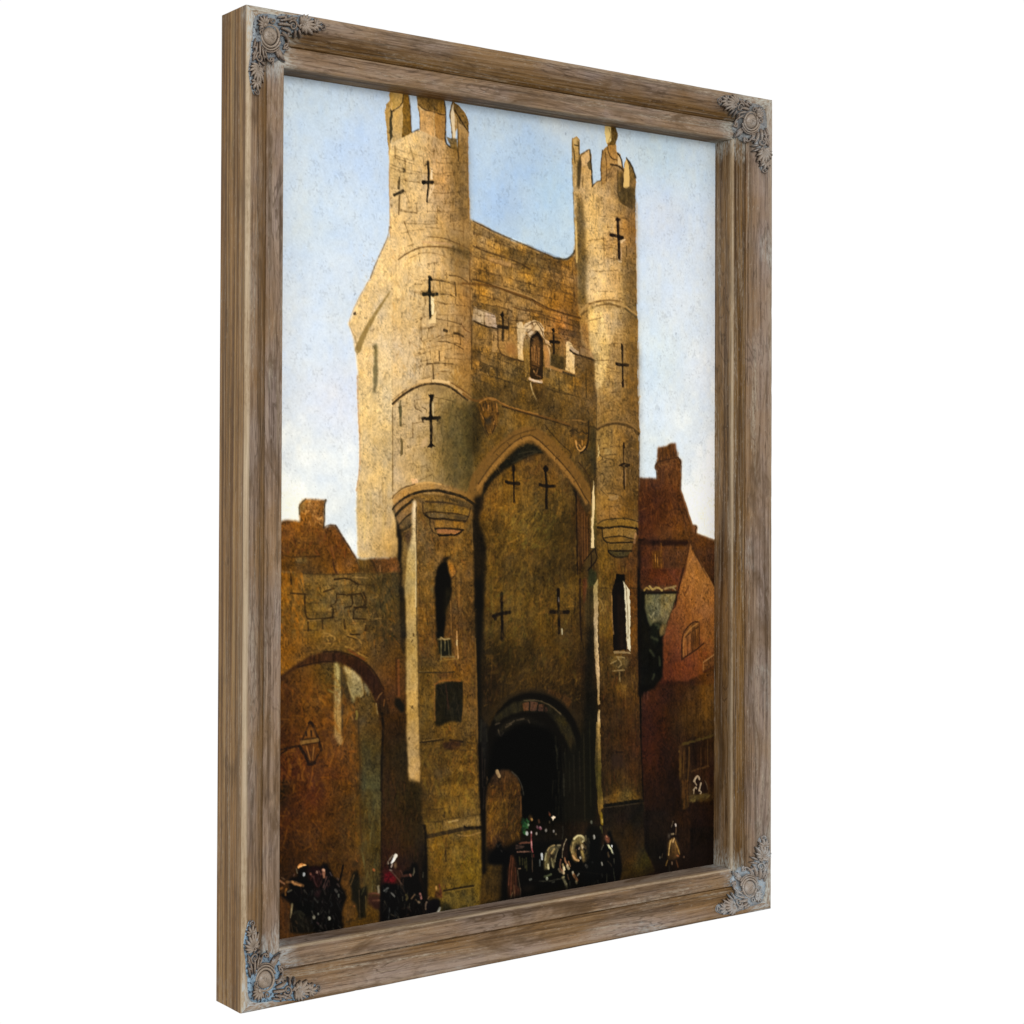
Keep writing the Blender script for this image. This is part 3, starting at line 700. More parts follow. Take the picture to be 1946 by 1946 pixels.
('S',[(225.7,221.9),(225.6,236),(226.5,248),(227.5,272)],(3.33,3.7),(22,22,16),.97,.8,.4),
('P',[(224.8,227),(227.6,226.8),(228.1,242.9),(222.8,242.2)],(22,22,16),.4,.95,None,.8),
('S',[(217.3,242.7),(227.1,241.4)],5.18,(22,22,16),.95,.8,.4),
('S',[(230.7,242.5),(237.1,241.1)],4.44,(22,22,16),.95,.8,.4),
('P',[(227.7,244.4),(232.6,246.6),(232.7,263.7),(230.9,266.8),(229,266.4)],(240,216,164),.3,.95,None,.8),
('P',[(230.3,267.9),(235.7,261.5),(235.2,276.7),(224.8,278.2),(225.4,274.7)],(230,196,136),.4,.85,None,.8),
('S',[(228.2,223.7),(245.4,224.6),(255.3,225.4)],1.48,(30,22,14),.7,.8,.4),
('S',[(255.9,216.8),(270.2,216.8),(282.8,223)],1.78,(70,50,26),.7,.8,.4),
('S',[(264,225.3),(265.9,241.5)],1.78,(40,30,18),.8,.8,.4),
('S',[(241.1,225.9),(241.8,236.9)],1.18,(30,22,14),.6,.8,.4),
('S',[(243,240.9),(255.4,240.1),(264.1,243.6)],1.18,(30,22,14),.6,.8,.4),
('S',[(248.2,285),(251.9,285.9)],3.7,(34,26,16),.85,.8,.4),
('S',[(263.1,287.8),(269.3,288),(276.8,291.2)],2.96,(40,28,16),.85,.8,.4),
('S',[(238.4,299.2),(258.1,299.2),(276.9,307)],1.48,(60,42,22),.75,.8,.4),
('S',[(274.2,275.5),(278,282.5),(288.1,286)],1.33,(80,44,20),.75,.8,.4),
('S',[(235.8,271.6),(258,273.4),(274.2,276.6)],1.33,(60,44,24),.6,.8,.4),
('S',[(240.7,311.7),(241.2,322.7)],1.63,(50,36,20),.8,.8,.4),
('S',[(222.6,327.5),(242.2,325.7),(260.8,326)],1.48,(60,44,24),.7,.8,.4),
('S',[(231.2,327.7),(232.5,346.2)],1.92,(56,40,22),.8,.8,.4),
('S',[(287.6,182.8),(286.5,213.6),(288.7,274.8),(290.2,329.9)],1.92,(110,74,34),.65,.8,.4),
('S',[(290,279.8),(290.2,329.9)],2.07,(34,26,16),.75,.8,.4),
('P',[(172.5,374),(180.7,366.8),(197.4,357.3),(209.4,351.4),(231.3,348.2),(255.9,349.3),(268.4,355),(288.5,367.6),(289.8,372.7),(258.4,354.3),(231.3,351.7),(209.5,355.9),(191.5,365.5),(172.5,380.9)],(196,152,92),.8,.85,'lit',.8),
('P',[(209.4,347.9),(227.6,345.3),(228.9,349.8),(209.4,351.4)],(214,172,112),.3,.9,None,.8),
('P',[(230.1,346.2),(257.1,347.8),(257.2,351.3),(230.1,349.7)],(222,182,122),.3,.9,None,.8),
('S',[(172.5,377.9),(184.3,368.7),(201,358.7),(219.1,352.6),(236.2,351),(254.7,353.4),(267.2,360.1),(283.5,369.8)],2.96,(46,34,20),.9,.8,.4),
('S',[(171.9,374),(180.7,366.8),(192.6,359.5)],1.33,(90,66,36),.6,.8,.4),
('S',[(258.4,349.2),(277.1,357.8),(298.6,370.4)],1.63,(96,62,28),.7,.8,.4),
('P',[(209.4,354.4),(233.8,352.6),(253.5,355.5),(251,361.6),(211.9,358.8)],(112,90,56),3,.6,None,.8),
('P',[(225.9,364.4),(233.2,364.2),(231.4,372.3),(227.8,373.4)],(18,14,10),.3,.97,None,.8),
('S',[(229,370.4),(228,382.4),(229.1,402.5),(229.3,428.6)],4.07,(18,14,10),.98,.8,.4),
('S',[(216.3,394.2),(224.2,394.6),(241.3,392.7)],4.07,(20,16,12),.95,.8,.4),
('S',[(240.1,392.2),(238.9,396.2)],2.96,(30,24,16),.9,.8,.4),
('P',[(225.4,392.5),(229.1,388.4),(233.4,393.4),(229.1,396.5)],(18,14,10),.3,.95,None,.8),
('P',[(223.2,429.2),(228.6,422.6),(236,428.5)],(18,14,10),.4,.97,None,.8),
('S',[(231.4,375.3),(232.1,390.4)],1.78,(222,196,140),.9,.8,.4),
('S',[(216.3,394.7),(216.9,398.7)],2.22,(50,38,24),.8,.8,.4),
('S',[(183.8,373.7),(183.2,383.6),(183.9,393.5),(184.5,403.4)],(2.22,3.7),(92,82,54),.9,.8,.4),
('P',[(180.8,381.7),(185.6,378.6),(185.6,393.5),(182.1,392.5)],(84,78,52),.4,.9,None,.8),
('P',[(184,416.3),(188.2,423.2),(187.7,439.1),(184.1,442.1)],(98,82,50),.5,.9,None,.8),
('S',[(184.5,403.4),(190.5,402.3)],1.18,(70,52,30),.6,.8,.4),
('S',[(204.7,373.1),(205.4,383),(210.8,383.9),(215.7,386.8)],1.33,(70,54,32),.7,.8,.4),
('S',[(215.6,380.7),(222.9,383.6),(221.7,387.1)],1.48,(70,54,32),.7,.8,.4),
('S',[(201.8,400.1),(202.5,417)],1.18,(100,74,42),.6,.8,.4),
('S',[(201.3,401.1),(215.7,398.8)],1.04,(100,74,42),.5,.8,.4),
('S',[(207.1,372),(221.6,369.6)],1.04,(110,82,50),.6,.8,.4),
('S',[(233.8,368.2),(252.3,370.2),(264.7,373.4)],1.18,(84,64,36),.6,.8,.4),
('P',[(213.5,428.8),(215.8,420.8),(224.3,416.6),(223.2,427.7),(217.1,430.8)],(206,168,124),1,.5,None,.8),
('S',[(172.5,381.9),(173.1,482.7)],1.48,(92,70,40),.6,.8,.4),
('P',[(199.2,468.3),(210,468.3),(210.7,472.8),(201.6,475.8)],(212,166,118),.4,.85,'lit',.8),
('P',[(285.8,143.6),(297.3,147.3),(291.8,146),(305.3,149.6),(327.6,158),(351.8,164.9),(378.2,171.1),(399.5,176.5),(421,182.5),(441,183.1),(452.8,175.1),(458.4,187.5),(462.4,255.1),(465.1,289.6),(490.2,310.4),(490.3,340.1),(492.5,456.2),(493.5,494.3),(295.4,505.8),(296.8,473.9),(296.7,482.9),(291.9,421.6),(289.7,360.4),(290.8,325.8),(290,279.8),(287.6,182.8)],[(302,170,158,120,68),(343,181,160,122,68),(387,189,162,124,68),(432,195,154,110,54),(318,210,158,114,56),(378,213,148,112,60),(441,216,130,92,44),(302,223,160,114,52),(302,279,158,120,66),(302,325,150,106,56),(314,248,158,116,60),(361,251,168,124,64),(408,242,140,100,50),(449,246,124,86,42),(433,268,176,112,54),(322,296,172,128,74),(353,300,176,128,70),(314,324,152,116,60),(356,332,128,102,56),(425,314,132,98,52),(425,342,150,118,62),(466,341,112,82,42),(338,364,126,92,42),(417,368,124,88,38),(475,379,118,84,38),(322,358,120,90,42),(385,388,104,76,32),(315,408,86,66,34),(315,432,150,106,44),(450,431,116,82,34),(295,384,78,68,38),(485,430,58,48,28),(286,421,78,72,42),(295,451,96,72,30),(299,391,96,66,30),(296,422,80,60,28)],.6,1,'rough',.8),
('B',[(291.8,148),(450.1,185.3),(455.9,240.7),(292.1,219)],5,8,(74,50,24),.6,1.26,.2,0,.1,31,.18),
('B',[(289.5,226.9),(462.4,255.1),(465.9,284.5),(289.7,264.9)],4,8,(70,48,24),.6,1.26,.25,0,.1,32,.18),
('B',[(289.9,293.1),(378.4,318.9),(378.6,366.6),(291.6,342.1)],4,5,(66,50,28),.6,1.26,.25,0,.1,33,.18),
('B',[(408.8,326.5),(489.5,341.4),(489.6,378.8),(408.9,359.4)],3,4,(66,50,24),.6,1.26,.25,0,.12,34,.18),
('D',[(291.6,340.9),(489.6,372.4),(490,456.3),(292.2,457.3)],420,[(150,108,44),(84,60,26),(176,124,52),(66,52,26),(112,90,40)],10,2.6,110,.38,.6,35),
('S',[(291.8,146.6),(327.6,158),(378.2,171.1),(421,182.5)],1.92,(66,46,24),.75,.8,.4),
('S',[(291.9,177.4),(307.2,182.3),(334.6,187.1),(360.7,192),(381.8,200.2)],2.07,(66,46,24),.75,.8,.4),
('S',[(292.1,219),(326.2,224.9),(360.9,235.1),(389.1,240.3)],2.22,(66,46,24),.75,.8,.4),
('S',[(291.8,148),(325.9,160.2),(360.6,169.8),(395.9,178.1)],1.48,(196,150,90),.5,.8,.4),
('P',[(314,188.6),(348.5,192.9),(364.2,198.7),(343.3,198.8),(317.5,195.2)],(184,138,86),.8,.6,'lit',.8),
('S',[(421,182.5),(441,183.9),(452.8,175.1),(454.7,170.7)],2.96,(50,42,28),.8,.8,.4),
('S',[(275.9,225.4),(321.6,224.8),(352.7,231.4),(381.2,237.1),(400.4,247.3),(432.8,253),(464.9,258.2)],2.96,(96,62,26),.8,1.2,.4),
('S',[(321.6,223.5),(352.7,229.5),(384.3,235.6),(392.3,240.2)],1.48,(198,150,86),.55,.8,.4),
('S',[(384.4,238.2),(410.1,248),(439.4,253.9),(464.1,257.6)],1.48,(60,40,20),.8,.8,.4),
('S',[(352.8,249.5),(368.6,252.9),(394,255.2),(413.3,259.2),(432.9,263.2),(464.2,271.7)],1.48,(78,52,26),.75,.8,.4),
('S',[(301.7,233.5),(300.2,243.4)],1.33,(70,48,24),.7,.8,.4),
('S',[(321.7,235.9),(324.8,241.9)],1.33,(70,48,24),.7,.8,.4),
('S',[(343.4,244.5),(344.9,238.1)],1.33,(70,48,24),.7,.8,.4),
('S',[(413.3,257.9),(415.7,251.4)],1.33,(70,48,24),.7,.8,.4),
('S',[(433.7,263.1),(433.6,256.8)],1.33,(70,48,24),.7,.8,.4),
('P',[(293,253),(325.2,261.4),(325.3,276.9),(290.6,270.6)],(182,154,116),.4,.95,'lit',.8),
('P',[(293.5,254.3),(308.7,258.9),(308.8,276.2),(292,270.3)],(184,156,118),.3,.95,'lit',.8),
('P',[(309.5,260.1),(324.9,261.7),(330.4,278.1),(310.3,276.1)],(180,150,118),.3,.95,'lit',.8),
('S',[(292,270.9),(309.6,276.8),(330.4,279)],2.22,(44,32,20),.9,.8,.4),
('S',[(291.9,253.8),(324.9,261.7)],1.33,(80,58,34),.7,.8,.4),
('S',[(308.7,260.2),(309.3,276.2)],1.33,(70,54,36),.8,.8,.4),
('P',[(321.1,281.7),(329.6,281.3),(330.5,308.5),(322,307.6)],(178,136,80),.4,.85,'lit',.8),
('P',[(331.9,281.1),(360,284.7),(360.2,315.9),(331.3,308.5)],(172,126,66),.6,.6,'lit',.8),
('P',[(360,269.7),(368.6,268),(376.6,283.8),(370.3,289.2),(371.2,317.9),(362.5,315.8)],(208,174,122),.4,.95,'lit',.8),
('P',[(371.1,290.4),(379.8,288.7),(380.9,343.9),(375.3,344.1),(372.8,319.1)],(128,100,54),.5,.9,'stone',.8),
('S',[(330.4,278.7),(331,309.1),(350,315.1),(372,318.5)],1.78,(64,44,24),.8,.8,.4),
('S',[(347.4,264.1),(348,292.8)],1.63,(50,38,24),.8,.8,.4),
('S',[(332.6,268.7),(346.6,267.9),(371.8,266.5)],1.18,(70,50,28),.6,.8,.4),
('P',[(345.3,314.1),(357.8,316),(353.1,318.7),(346.9,317.1)],(44,34,20),.6,.9,None,.8),
('P',[(342.1,295.5),(359.3,297.2),(359.4,312.2),(343.7,307.9)],(150,96,48),2,.5,None,.8),
('P',[(338,255.4),(341.2,260.8),(337.3,264.7),(332.9,261.2)],(22,17,12),.3,.95,None,.8),
('S',[(338.1,263.4),(338.6,274.6),(338.2,292)],(3.33,3.7),(28,22,14),.92,.8,.4),
('S',[(331.1,276.2),(345.1,276.7)],4.44,(26,20,14),.92,.8,.4),
('S',[(338.6,280.8),(338,292)],4.44,(70,52,28),.6,.8,.4),
('P',[(415.8,274.9),(420.7,272.7),(423.1,277.7),(419.1,280.4)],(20,16,11),.3,.95,None,.8),
('S',[(419.9,275.3),(420.3,290.5),(420.8,305.7)],(3.33,3.7),(22,17,12),.95,.8,.4),
('S',[(415.1,290.8),(428.9,291.4)],4.44,(24,18,12),.95,.8,.4),
('P',[(370.2,274.1),(375,268.9),(389.3,264.3),(398.9,267.6),(403.7,273.6),(405.4,287.4),(394.1,277.9),(383,288.5),(376.6,282.6)],(200,168,122),.5,1,'lit',.8),
('S',[(375,273.9),(384.5,268.3),(394.1,265.9),(402.1,273.7)],1.48,(80,56,34),.8,.8,.4),
('S',[(378.2,281.3),(384.5,277.2),(390.9,270.5)],1.48,(80,56,34),.8,.8,.4),
('S',[(392.5,267.9),(400.5,276.3),(403,285)],1.48,(80,56,34),.8,.8,.4),
('S',[(384.5,267.1),(387.7,273.2)],1.48,(80,56,34),.8,.8,.4),
('S',[(383,286),(391.7,278)],1.48,(80,56,34),.8,.8,.4),
('P',[(382.9,268.4),(387.7,272),(390.9,278.1),(387.7,280.8),(384.5,277.2)],(150,112,68),.6,.6,None,.8),
('P',[(393.3,277.7),(403,287.6),(403.2,338.1),(400.8,340.7),(382.4,339.5),(381.1,289.9),(384.6,286.6)],(52,36,20),.4,1,'rough',.8),
('P',[(381.1,288.6),(393.3,278),(403,288.8),(399,292.8),(390.9,284.4),(384.6,292.2)],(20,14,10),.6,.95,None,.8),
('P',[(387.8,288.3),(394.1,285.5),(399,295.3),(398.3,324.4),(384.8,326.2),(384.6,298.5)],(112,76,40),1,.9,'wood',.8),
('S',[(389.4,298.3),(388.7,316)],1.48,(164,112,62),.8,.8,.4),
('S',[(393.4,299.4),(391.9,318.3)],1.48,(164,112,62),.8,.8,.4),
('S',[(396.6,300.5),(395.9,320.7)],1.48,(164,112,62),.8,.8,.4),
('S',[(384.6,299.8),(385.5,316.1)],1.48,(164,112,62),.8,.8,.4),
('S',[(392.6,298.2),(394.3,322)],1.48,(60,38,20),.8,.8,.4),
('S',[(388,329.8),(392,334.7),(394.3,327.1)],1.63,(150,106,62),.8,.8,.4),
('S',[(384.7,322.4),(399.1,325.6)],1.48,(40,26,16),.8,.8,.4),
('S',[(390.4,334.8),(399.2,337)],1.48,(140,98,60),.7,.8,.4),
('S',[(381.6,340.1),(391.2,343.6),(400.8,343.2)],4.07,(206,166,124),.95,.8,.4),
('S',[(382.4,340.7),(400.8,344.5)],1.04,(240,220,190),.8,.8,.4),
('S',[(384.8,345),(402.4,345.7)],1.48,(30,20,12),.8,.8,.4),
('P',[(382.5,345.1),(403.2,345.7),(401.7,358.3),(392.9,368.1),(386.5,357.5)],(106,76,36),.5,.95,'rough',.8),
('S',[(382.9,345.1),(385.7,356.3),(392.9,367.4)],1.92,(226,192,130),.9,.8,.4),
('S',[(392.9,367.4),(400.9,358.4),(403.2,346.9)],1.48,(72,50,24),.7,.8,.4),
('P',[(403.2,343.1),(408.8,340.4),(410.6,368.2),(399.4,378.6),(394.5,368.6)],(84,60,28),3,.5,None,.8),
('P',[(405.4,287.4),(411.9,289.7),(416.7,297),(407,293.7)],(206,164,112),.4,.9,'lit',.8),
('P',[(403,295.1),(414.3,298.4),(415.2,325),(405.6,324.1)],(176,124,68),.5,.85,'lit',.8),
('S',[(410.3,297.3),(414.3,304.7),(415.3,327.5)],1.63,(224,186,130),.7,.8,.4),
('P',[(415.2,306),(438,310.1),(438,326.6),(415.2,322.4)],(84,66,34),.6,.95,'rough',.8),
('S',[(415.2,323.7),(433.1,328.1),(456.1,332.3)],3.7,(162,116,62),.9,.8,.4),
('S',[(436.4,329.2),(449.5,332.6),(456.1,333.6)],2.96,(48,40,26),.9,.8,.4),
('P',[(440.3,290.8),(447.7,286.6),(455.2,301.6),(456.1,331),(440.5,326.5),(441.2,303.5)],(214,176,116),.4,.95,'lit',.8),
('P',[(448.6,295.5),(462.6,301.3),(462.7,306.4),(451.1,303.1),(446.9,298.2)],(190,156,112),.4,.95,'lit',.8),
('P',[(463.4,294.8),(479.3,296.7),(490.2,310.4),(466,305.6)],(186,142,88),.4,.95,'lit',.8),
('S',[(441.1,286.3),(452.7,291.5),(464.3,294.8),(480.9,299.2)],1.48,(96,60,30),.7,.8,.4),
('S',[(447.8,300.7),(454.4,304.9),(469.3,307.4),(489.4,312.4)],2.52,(36,26,16),.9,.8,.4),
('S',[(462.6,294.9),(463.5,305.1)],1.33,(80,58,34),.7,.8,.4),
('P',[(429.7,293.9),(437.9,290.9),(439.6,303.6),(429.8,309.1)],(150,108,54),.6,.6,'stone',.8),
('S',[(429.1,338.4),(430,353.6)],1.92,(56,42,22),.8,.8,.4),
('S',[(410.5,351.7),(430,356.2),(456.3,359.2)],1.63,(56,42,22),.75,.8,.4),
('S',[(456.1,331),(456.2,357.9)],1.33,(56,42,22),.6,.8,.4),
('S',[(474.4,330.4),(475.3,361.2)],1.78,(44,36,22),.7,.8,.4),
('S',[(317.5,328.8),(316,338.8),(329.9,340.7),(353.3,346.1)],1.48,(52,40,22),.75,.8,.4),
('S',[(329.1,328.4),(329.9,340.7)],1.48,(52,40,22),.75,.8,.4),
('S',[(291.4,309),(306.7,309.6),(305.1,304.7)],1.78,(50,38,20),.75,.8,.4),
('S',[(289.7,264.9),(290,332.4)],1.48,(80,56,28),.7,.8,.4),
('S',[(276.6,362.2),(288.7,369.2),(300.9,371.3),(313.1,366),(326.9,368.1),(337.8,374),(362.8,380.8),(394.6,386.3),(420.4,390.7),(448.2,397.8)],2.96,(120,78,34),.85,.8,.4),
('S',[(313.1,365.4),(326.9,366.8),(337.8,373.3),(362.8,379.5),(394.6,385)],1.18,(196,134,62),.7,.8,.4),
('S',[(337.8,376.4),(369.2,383.1),(401,389.3),(448.2,399.7)],1.92,(44,30,16),.85,.8,.4),
('S',[(481.3,398.4),(494.8,402)],2.22,(60,42,22),.8,.8,.4),
('P',[(299.4,372.6),(313.1,366),(328.5,370.5),(333.2,386.5),(329.4,401.4),(319.4,412.7),(308.6,401.9),(300.9,387.3)],(112,76,34),1,.9,'rough',.8),
('S',[(303.2,374.9),(305.5,382.2),(309.3,373.5)],1.92,(46,32,18),.85,.8,.4),
('S',[(311.6,371),(313.9,382),(317.7,373.3)],1.92,(46,32,18),.85,.8,.4),
('S',[(320.8,372),(322.4,381.8)],1.92,(46,32,18),.85,.8,.4),
('S',[(326.9,373),(331.7,386.5)],1.92,(46,32,18),.85,.8,.4),
('S',[(308.6,390.8),(313.2,395.6),(322.4,390.5)],1.92,(46,32,18),.85,.8,.4),
('S',[(311.7,395.6),(310.2,403.1),(316.4,412.8)],1.92,(46,32,18),.85,.8,.4),
('S',[(324,392.9),(327.1,401.5),(322.5,410.2)],1.92,(46,32,18),.85,.8,.4),
('S',[(302.4,372.5),(313.1,366.6),(326.9,368.7)],1.63,(196,132,62),.8,.8,.4),
('S',[(307,378.5),(308.6,382.2)],1.63,(196,132,62),.8,.8,.4),
('S',[(316.2,375.8),(315.4,382)],1.63,(196,132,62),.8,.8,.4),
('S',[(304,386),(307.8,392)],1.63,(196,132,62),.8,.8,.4),
('S',[(325.5,395.3),(324.8,399.1)],1.63,(196,132,62),.8,.8,.4),
('S',[(328.5,373),(330.1,382.8)],1.63,(196,132,62),.8,.8,.4),
('P',[(310.1,392),(319.3,389.3),(320.9,397.9),(313.2,400.5)],(52,44,32),.8,.8,None,.8),
('S',[(294.8,375.1),(300.9,383.6),(304,398.3),(314.8,415.3)],2.22,(60,44,24),.7,.8,.4),
('P',[(448.1,391.4),(463,387.2),(479.6,392),(479.8,417.7),(473.1,429.4),(464.8,433.3),(454.9,423.2),(449.9,410.5)],(112,78,34),.8,.9,'rough',.8),
('S',[(448.2,405.4),(456.4,402.7),(463.1,409),(468,403.8),(473,408.8),(478.9,407.4)],2.22,(40,30,18),.9,.8,.4),
('S',[(478.8,392),(479.7,412.6),(476.5,426.8),(466.5,433.3)],2.96,(24,18,12),.9,.8,.4),
('S',[(457.3,418.1),(459.8,428.3),(466.5,432),(473.1,425.5)],1.78,(206,150,80),.85,.8,.4),
('S',[(458.2,419.3),(459.8,423.1)],1.92,(190,134,66),.8,.8,.4),
('S',[(468.1,417.9),(468.9,423)],1.92,(190,134,66),.8,.8,.4),
('S',[(463.1,423.1),(466.5,426.9)],1.92,(190,134,66),.8,.8,.4),
('S',[(451.4,391.3),(463,391.1),(473,393.4)],1.92,(190,134,66),.8,.8,.4),
('P',[(449.8,399),(456.4,404),(454.8,413),(449.9,410.5)],(48,36,22),.8,.8,None,.8),
('P',[(456.4,405.3),(463.1,410.3),(474.7,410.1),(473.1,415.2),(459.8,415.5)],(58,48,32),.8,.7,None,.8),
('S',[(467.9,369.1),(471.2,374.2),(479.6,374)],1.48,(70,50,26),.7,.8,.4),
('S',[(463,378.2),(466.3,383.3),(476.3,389.5)],1.48,(70,50,26),.7,.8,.4),
('P',[(481.4,399.1),(492.3,398.8),(493.3,455.6),(483.3,463.4)],(66,56,34),2,.8,'dark',.8),
('P',[(458.4,187.5),(457.3,136.3),(451.5,75.5),(450.5,57.1),(448.6,34.5),(450.4,24.4),(457.7,20.7),(463.3,25.7),(463.3,44.3),(467.9,40.9),(479.1,35.4),(482.8,42.1),(483.9,83.7),(492.3,75.7),(498.8,75),(498.2,54.9),(501.5,34.3),(510,27.6),(506.1,16.4),(505.1,1.4),(524.1,.5),(527.9,11),(524.2,23.1),(526.1,34.5),(532.8,36.6),(536.7,52.2),(539.2,54.9),(539.6,47.5),(543.4,40.1),(553,49),(559.9,64.4),(559,90.8),(560.1,141.9),(562.4,234.2),(562.7,245.5),(564.5,257.2),(563.9,324.4),(566.8,396.7),(569.4,405.8),(566,411.1),(567,463.1),(566.4,522.2),(534.4,519.9),(500.3,522.8),(493.6,527.9),(494.3,481.4),(493.2,429.8),(492.2,398.2),(491.2,350.4),(490.2,310.4),(480.9,296.6),(467.5,284.4),(464.9,255)],[(461,50,120,92,46),(474,56,212,168,109),(515,59,164,118,60),(551,62,132,98,50),(468,92,164,124,66),(479,91,216,178,117),(506,96,186,146,89),(544,85,104,82,46),(466,143,118,90,46),(483,134,216,178,113),(515,146,198,152,97),(553,135,150,100,46),(466,193,118,90,46),(487,198,212,172,109),(525,196,178,140,85),(554,201,108,84,44),(469,235,110,82,40),(491,231,216,176,115),(552,230,100,80,42),(471,244,130,96,48),(491,224,210,174,117),(525,222,202,164,107),(550,226,104,82,46),(474,270,160,112,56),(489,265,214,180,123),(525,261,190,152,97),(554,262,140,102,50),(499,301,212,178,119),(525,300,160,122,70),(554,298,132,98,46),(498,337,210,176,117),(517,339,150,114,62),(551,338,130,94,42),(508,372,138,104,56),(542,371,124,90,42),(503,411,140,112,64),(542,410,136,98,46),(508,456,132,104,60),(543,468,128,92,44),(504,494,128,98,52),(552,501,112,78,32),(517,515,134,94,44)],.5,1,'stone',.8),
('D',[(471.9,92.1),(524.4,86.9),(525,231.9),(478,234.8)],90,[(222,186,122),(190,146,84)],9,3,85,.35,.5,41),
('D',[(494.5,339.9),(563.1,337.6),(566.8,403.2),(494.8,398.1)],200,[(96,72,36),(164,120,62),(78,66,38),(180,132,66)],9,2.4,110,.4,.6,42),
('P',[(450.4,24.4),(457.7,20.7),(462.3,25.8),(462.6,90.1),(461.1,178.8),(458.4,186.1),(455.5,150.7),(452.5,94),(450.5,57.1)],(176,138,78),.4,.9,'stone',.8),
('P',[(458.8,53.4),(463.3,44.3),(465.2,55.5),(461.7,88.8),(458,86.3)],(56,46,28),.6,.9,None,.8),
('P',[(458,96.3),(470.1,106.6),(476,192),(474.3,239.6),(460.5,240.4)],(96,76,42),2.4,.7,'rough',.8),
('S',[(450.4,24.4),(449.6,57.2),(452,94),(454.6,150.8),(458.4,186.1)],1.33,(100,76,40),.7,.8,.4),
('S',[(456.9,133.5),(458.4,184.7)],2.96,(214,176,104),.8,.8,.4),
('P',[(452.2,25.6),(456.8,23.6),(457.8,33.5),(453.2,36.9)],(196,160,100),.4,.9,None,.8),
('S',[(452.3,37),(455.1,56.6)],1.78,(56,46,28),.8,.8,.4),
('S',[(460.5,27.5),(462,44.4)],1.78,(56,46,28),.8,.8,.4),
('S',[(454.1,32.5),(460.5,33.2)],1.78,(56,46,28),.8,.8,.4),
('P',[(465.2,45.5),(479.1,36.8),(477.3,55.7),(465.3,61.3)],(200,160,106),.4,.9,'lit',.8),
('P',[(475.4,54.4),(481.9,48),(482.9,62.3),(477.3,61.4)],(90,74,44),.4,.9,None,.8),
('S',[(480,36.7),(483.3,62.2),(484.3,83.7)],2.37,(36,28,18),.9,.8,.4),
('S',[(463.4,48.6),(467.9,41.6),(479.1,35.7)],1.48,(70,50,28),.7,.8,.4),
('S',[(468.1,72.4),(468.1,86.7)],1.48,(90,66,34),.7,.8,.4),
('S',[(465.2,55.5),(461.7,88.8)],1.63,(60,46,26),.7,.8,.4),
('S',[(483.9,83.7),(492.3,76.4),(499.8,74.6)],1.63,(60,46,28),.8,.8,.4),
('P',[(488.5,77.5),(499.8,74.9),(507.3,79.9),(492.3,84.3)],(188,150,92),1,.6,None,.8),
('P',[(502.4,34.2),(508.1,30.7),(509.2,73.9),(499.8,82.1),(498.8,54.8)],(150,112,60),.4,.95,'stone',.8),
('S',[(501.5,34.3),(498.4,54.8),(499.4,73.5)],1.63,(54,38,20),.85,.8,.4),
('S',[(506.2,36.7),(509.1,53.7),(508.3,74)],1.33,(64,44,24),.7,.8,.4),
('P',[(510,27.6),(524.2,25.2),(527.1,43.1),(516.6,42.8)],(158,116,62),.4,.95,'stone',.8),
('S',[(510,29),(512.8,38.8),(518.6,44),(527.1,44.5)],1.48,(60,42,24),.8,.8,.4),
('P',[(505.1,2.1),(514.6,1),(519.4,9.1),(516.6,21),(508.1,24.9),(506.1,16.4)],(222,190,118),.3,1,None,.8),
('P',[(516.5,2.2),(524.1,.5),(528.3,11.7),(523.2,24.6),(510,27.6),(516.6,19.6)],(104,80,40),.4,.95,'rough',.8),
('S',[(512.7,4.1),(516.5,12.3),(511.8,21.6)],1.48,(150,116,60),.8,.8,.4),
('P',[(528,37.1),(531.9,37.4),(534.8,51.7),(528.1,51.7)],(214,178,124),.3,.95,None,.8),
('S',[(528,35.4),(533.8,40.9),(536.7,52.2)],2.22,(40,30,18),.9,.8,.4),
('S',[(515.7,51.5),(528.1,51.7),(535.8,55.2),(538.6,57.8)],2.52,(52,38,22),.85,.8,.4),
('P',[(529.1,60.3),(537.7,59.4),(538.7,81.1),(528.2,86.5)],(112,84,40),.6,.9,'wood',.8),
('P',[(542.4,42.1),(548.2,46.6),(548.3,77.3),(543.5,82.1),(537.8,79.8),(539.2,54.9)],(216,176,104),.3,.97,None,.8),
('P',[(544.3,41.2),(553,49),(559.9,64.4),(551.2,71.1),(548.2,55.4)],(128,98,52),.4,.95,'rough',.8),
('S',[(543.4,40.1),(553,49),(559.9,64.4)],2.07,(40,32,20),.9,.8,.4),
('P',[(528.2,86.5),(537.8,81.2),(558.9,77.7),(559,105.5),(551.3,106.2),(530.2,99.4)],(94,74,40),1,.85,'wood',.8),
('S',[(528.1,57.5),(528.3,98.1),(551.3,106.2)],1.63,(60,46,24),.7,.8,.4),
('S',[(485.8,93.6),(486.8,102.8)],2.22,(60,46,24),.85,.8,.4),
('S',[(499.9,96.5),(501.4,105)],2.22,(60,46,24),.85,.8,.4),
('S',[(483.2,135.5),(484.1,142.6)],2.22,(60,46,24),.85,.8,.4),
('S',[(524.8,195.7),(524.5,208.7)],2.22,(60,46,24),.85,.8,.4),
('S',[(543.8,157.9),(543.9,171)],2.22,(60,46,24),.85,.8,.4),
('S',[(473.8,122.7),(496.2,119.2),(524.5,118.8)],1.33,(110,78,40),.6,.8,.4),
('S',[(502.9,143.9),(504.8,161),(504.9,181.9)],1.48,(80,58,30),.75,.8,.4),
('S',[(479.7,190.3),(504,182.7)],1.33,(84,62,32),.7,.8,.4),
('S',[(503.8,143.8),(517,141.9)],1.18,(100,72,38),.6,.8,.4),
('S',[(479.7,204.6),(495.6,203.5),(496.6,227.9)],1.33,(100,74,38),.65,.8,.4),
('B',[(473.8,106.2),(559,105.5),(561.5,234.3),(476.2,239.5)],7,3,(84,62,32),.35,1.04,.5,3,.05,43,.18),
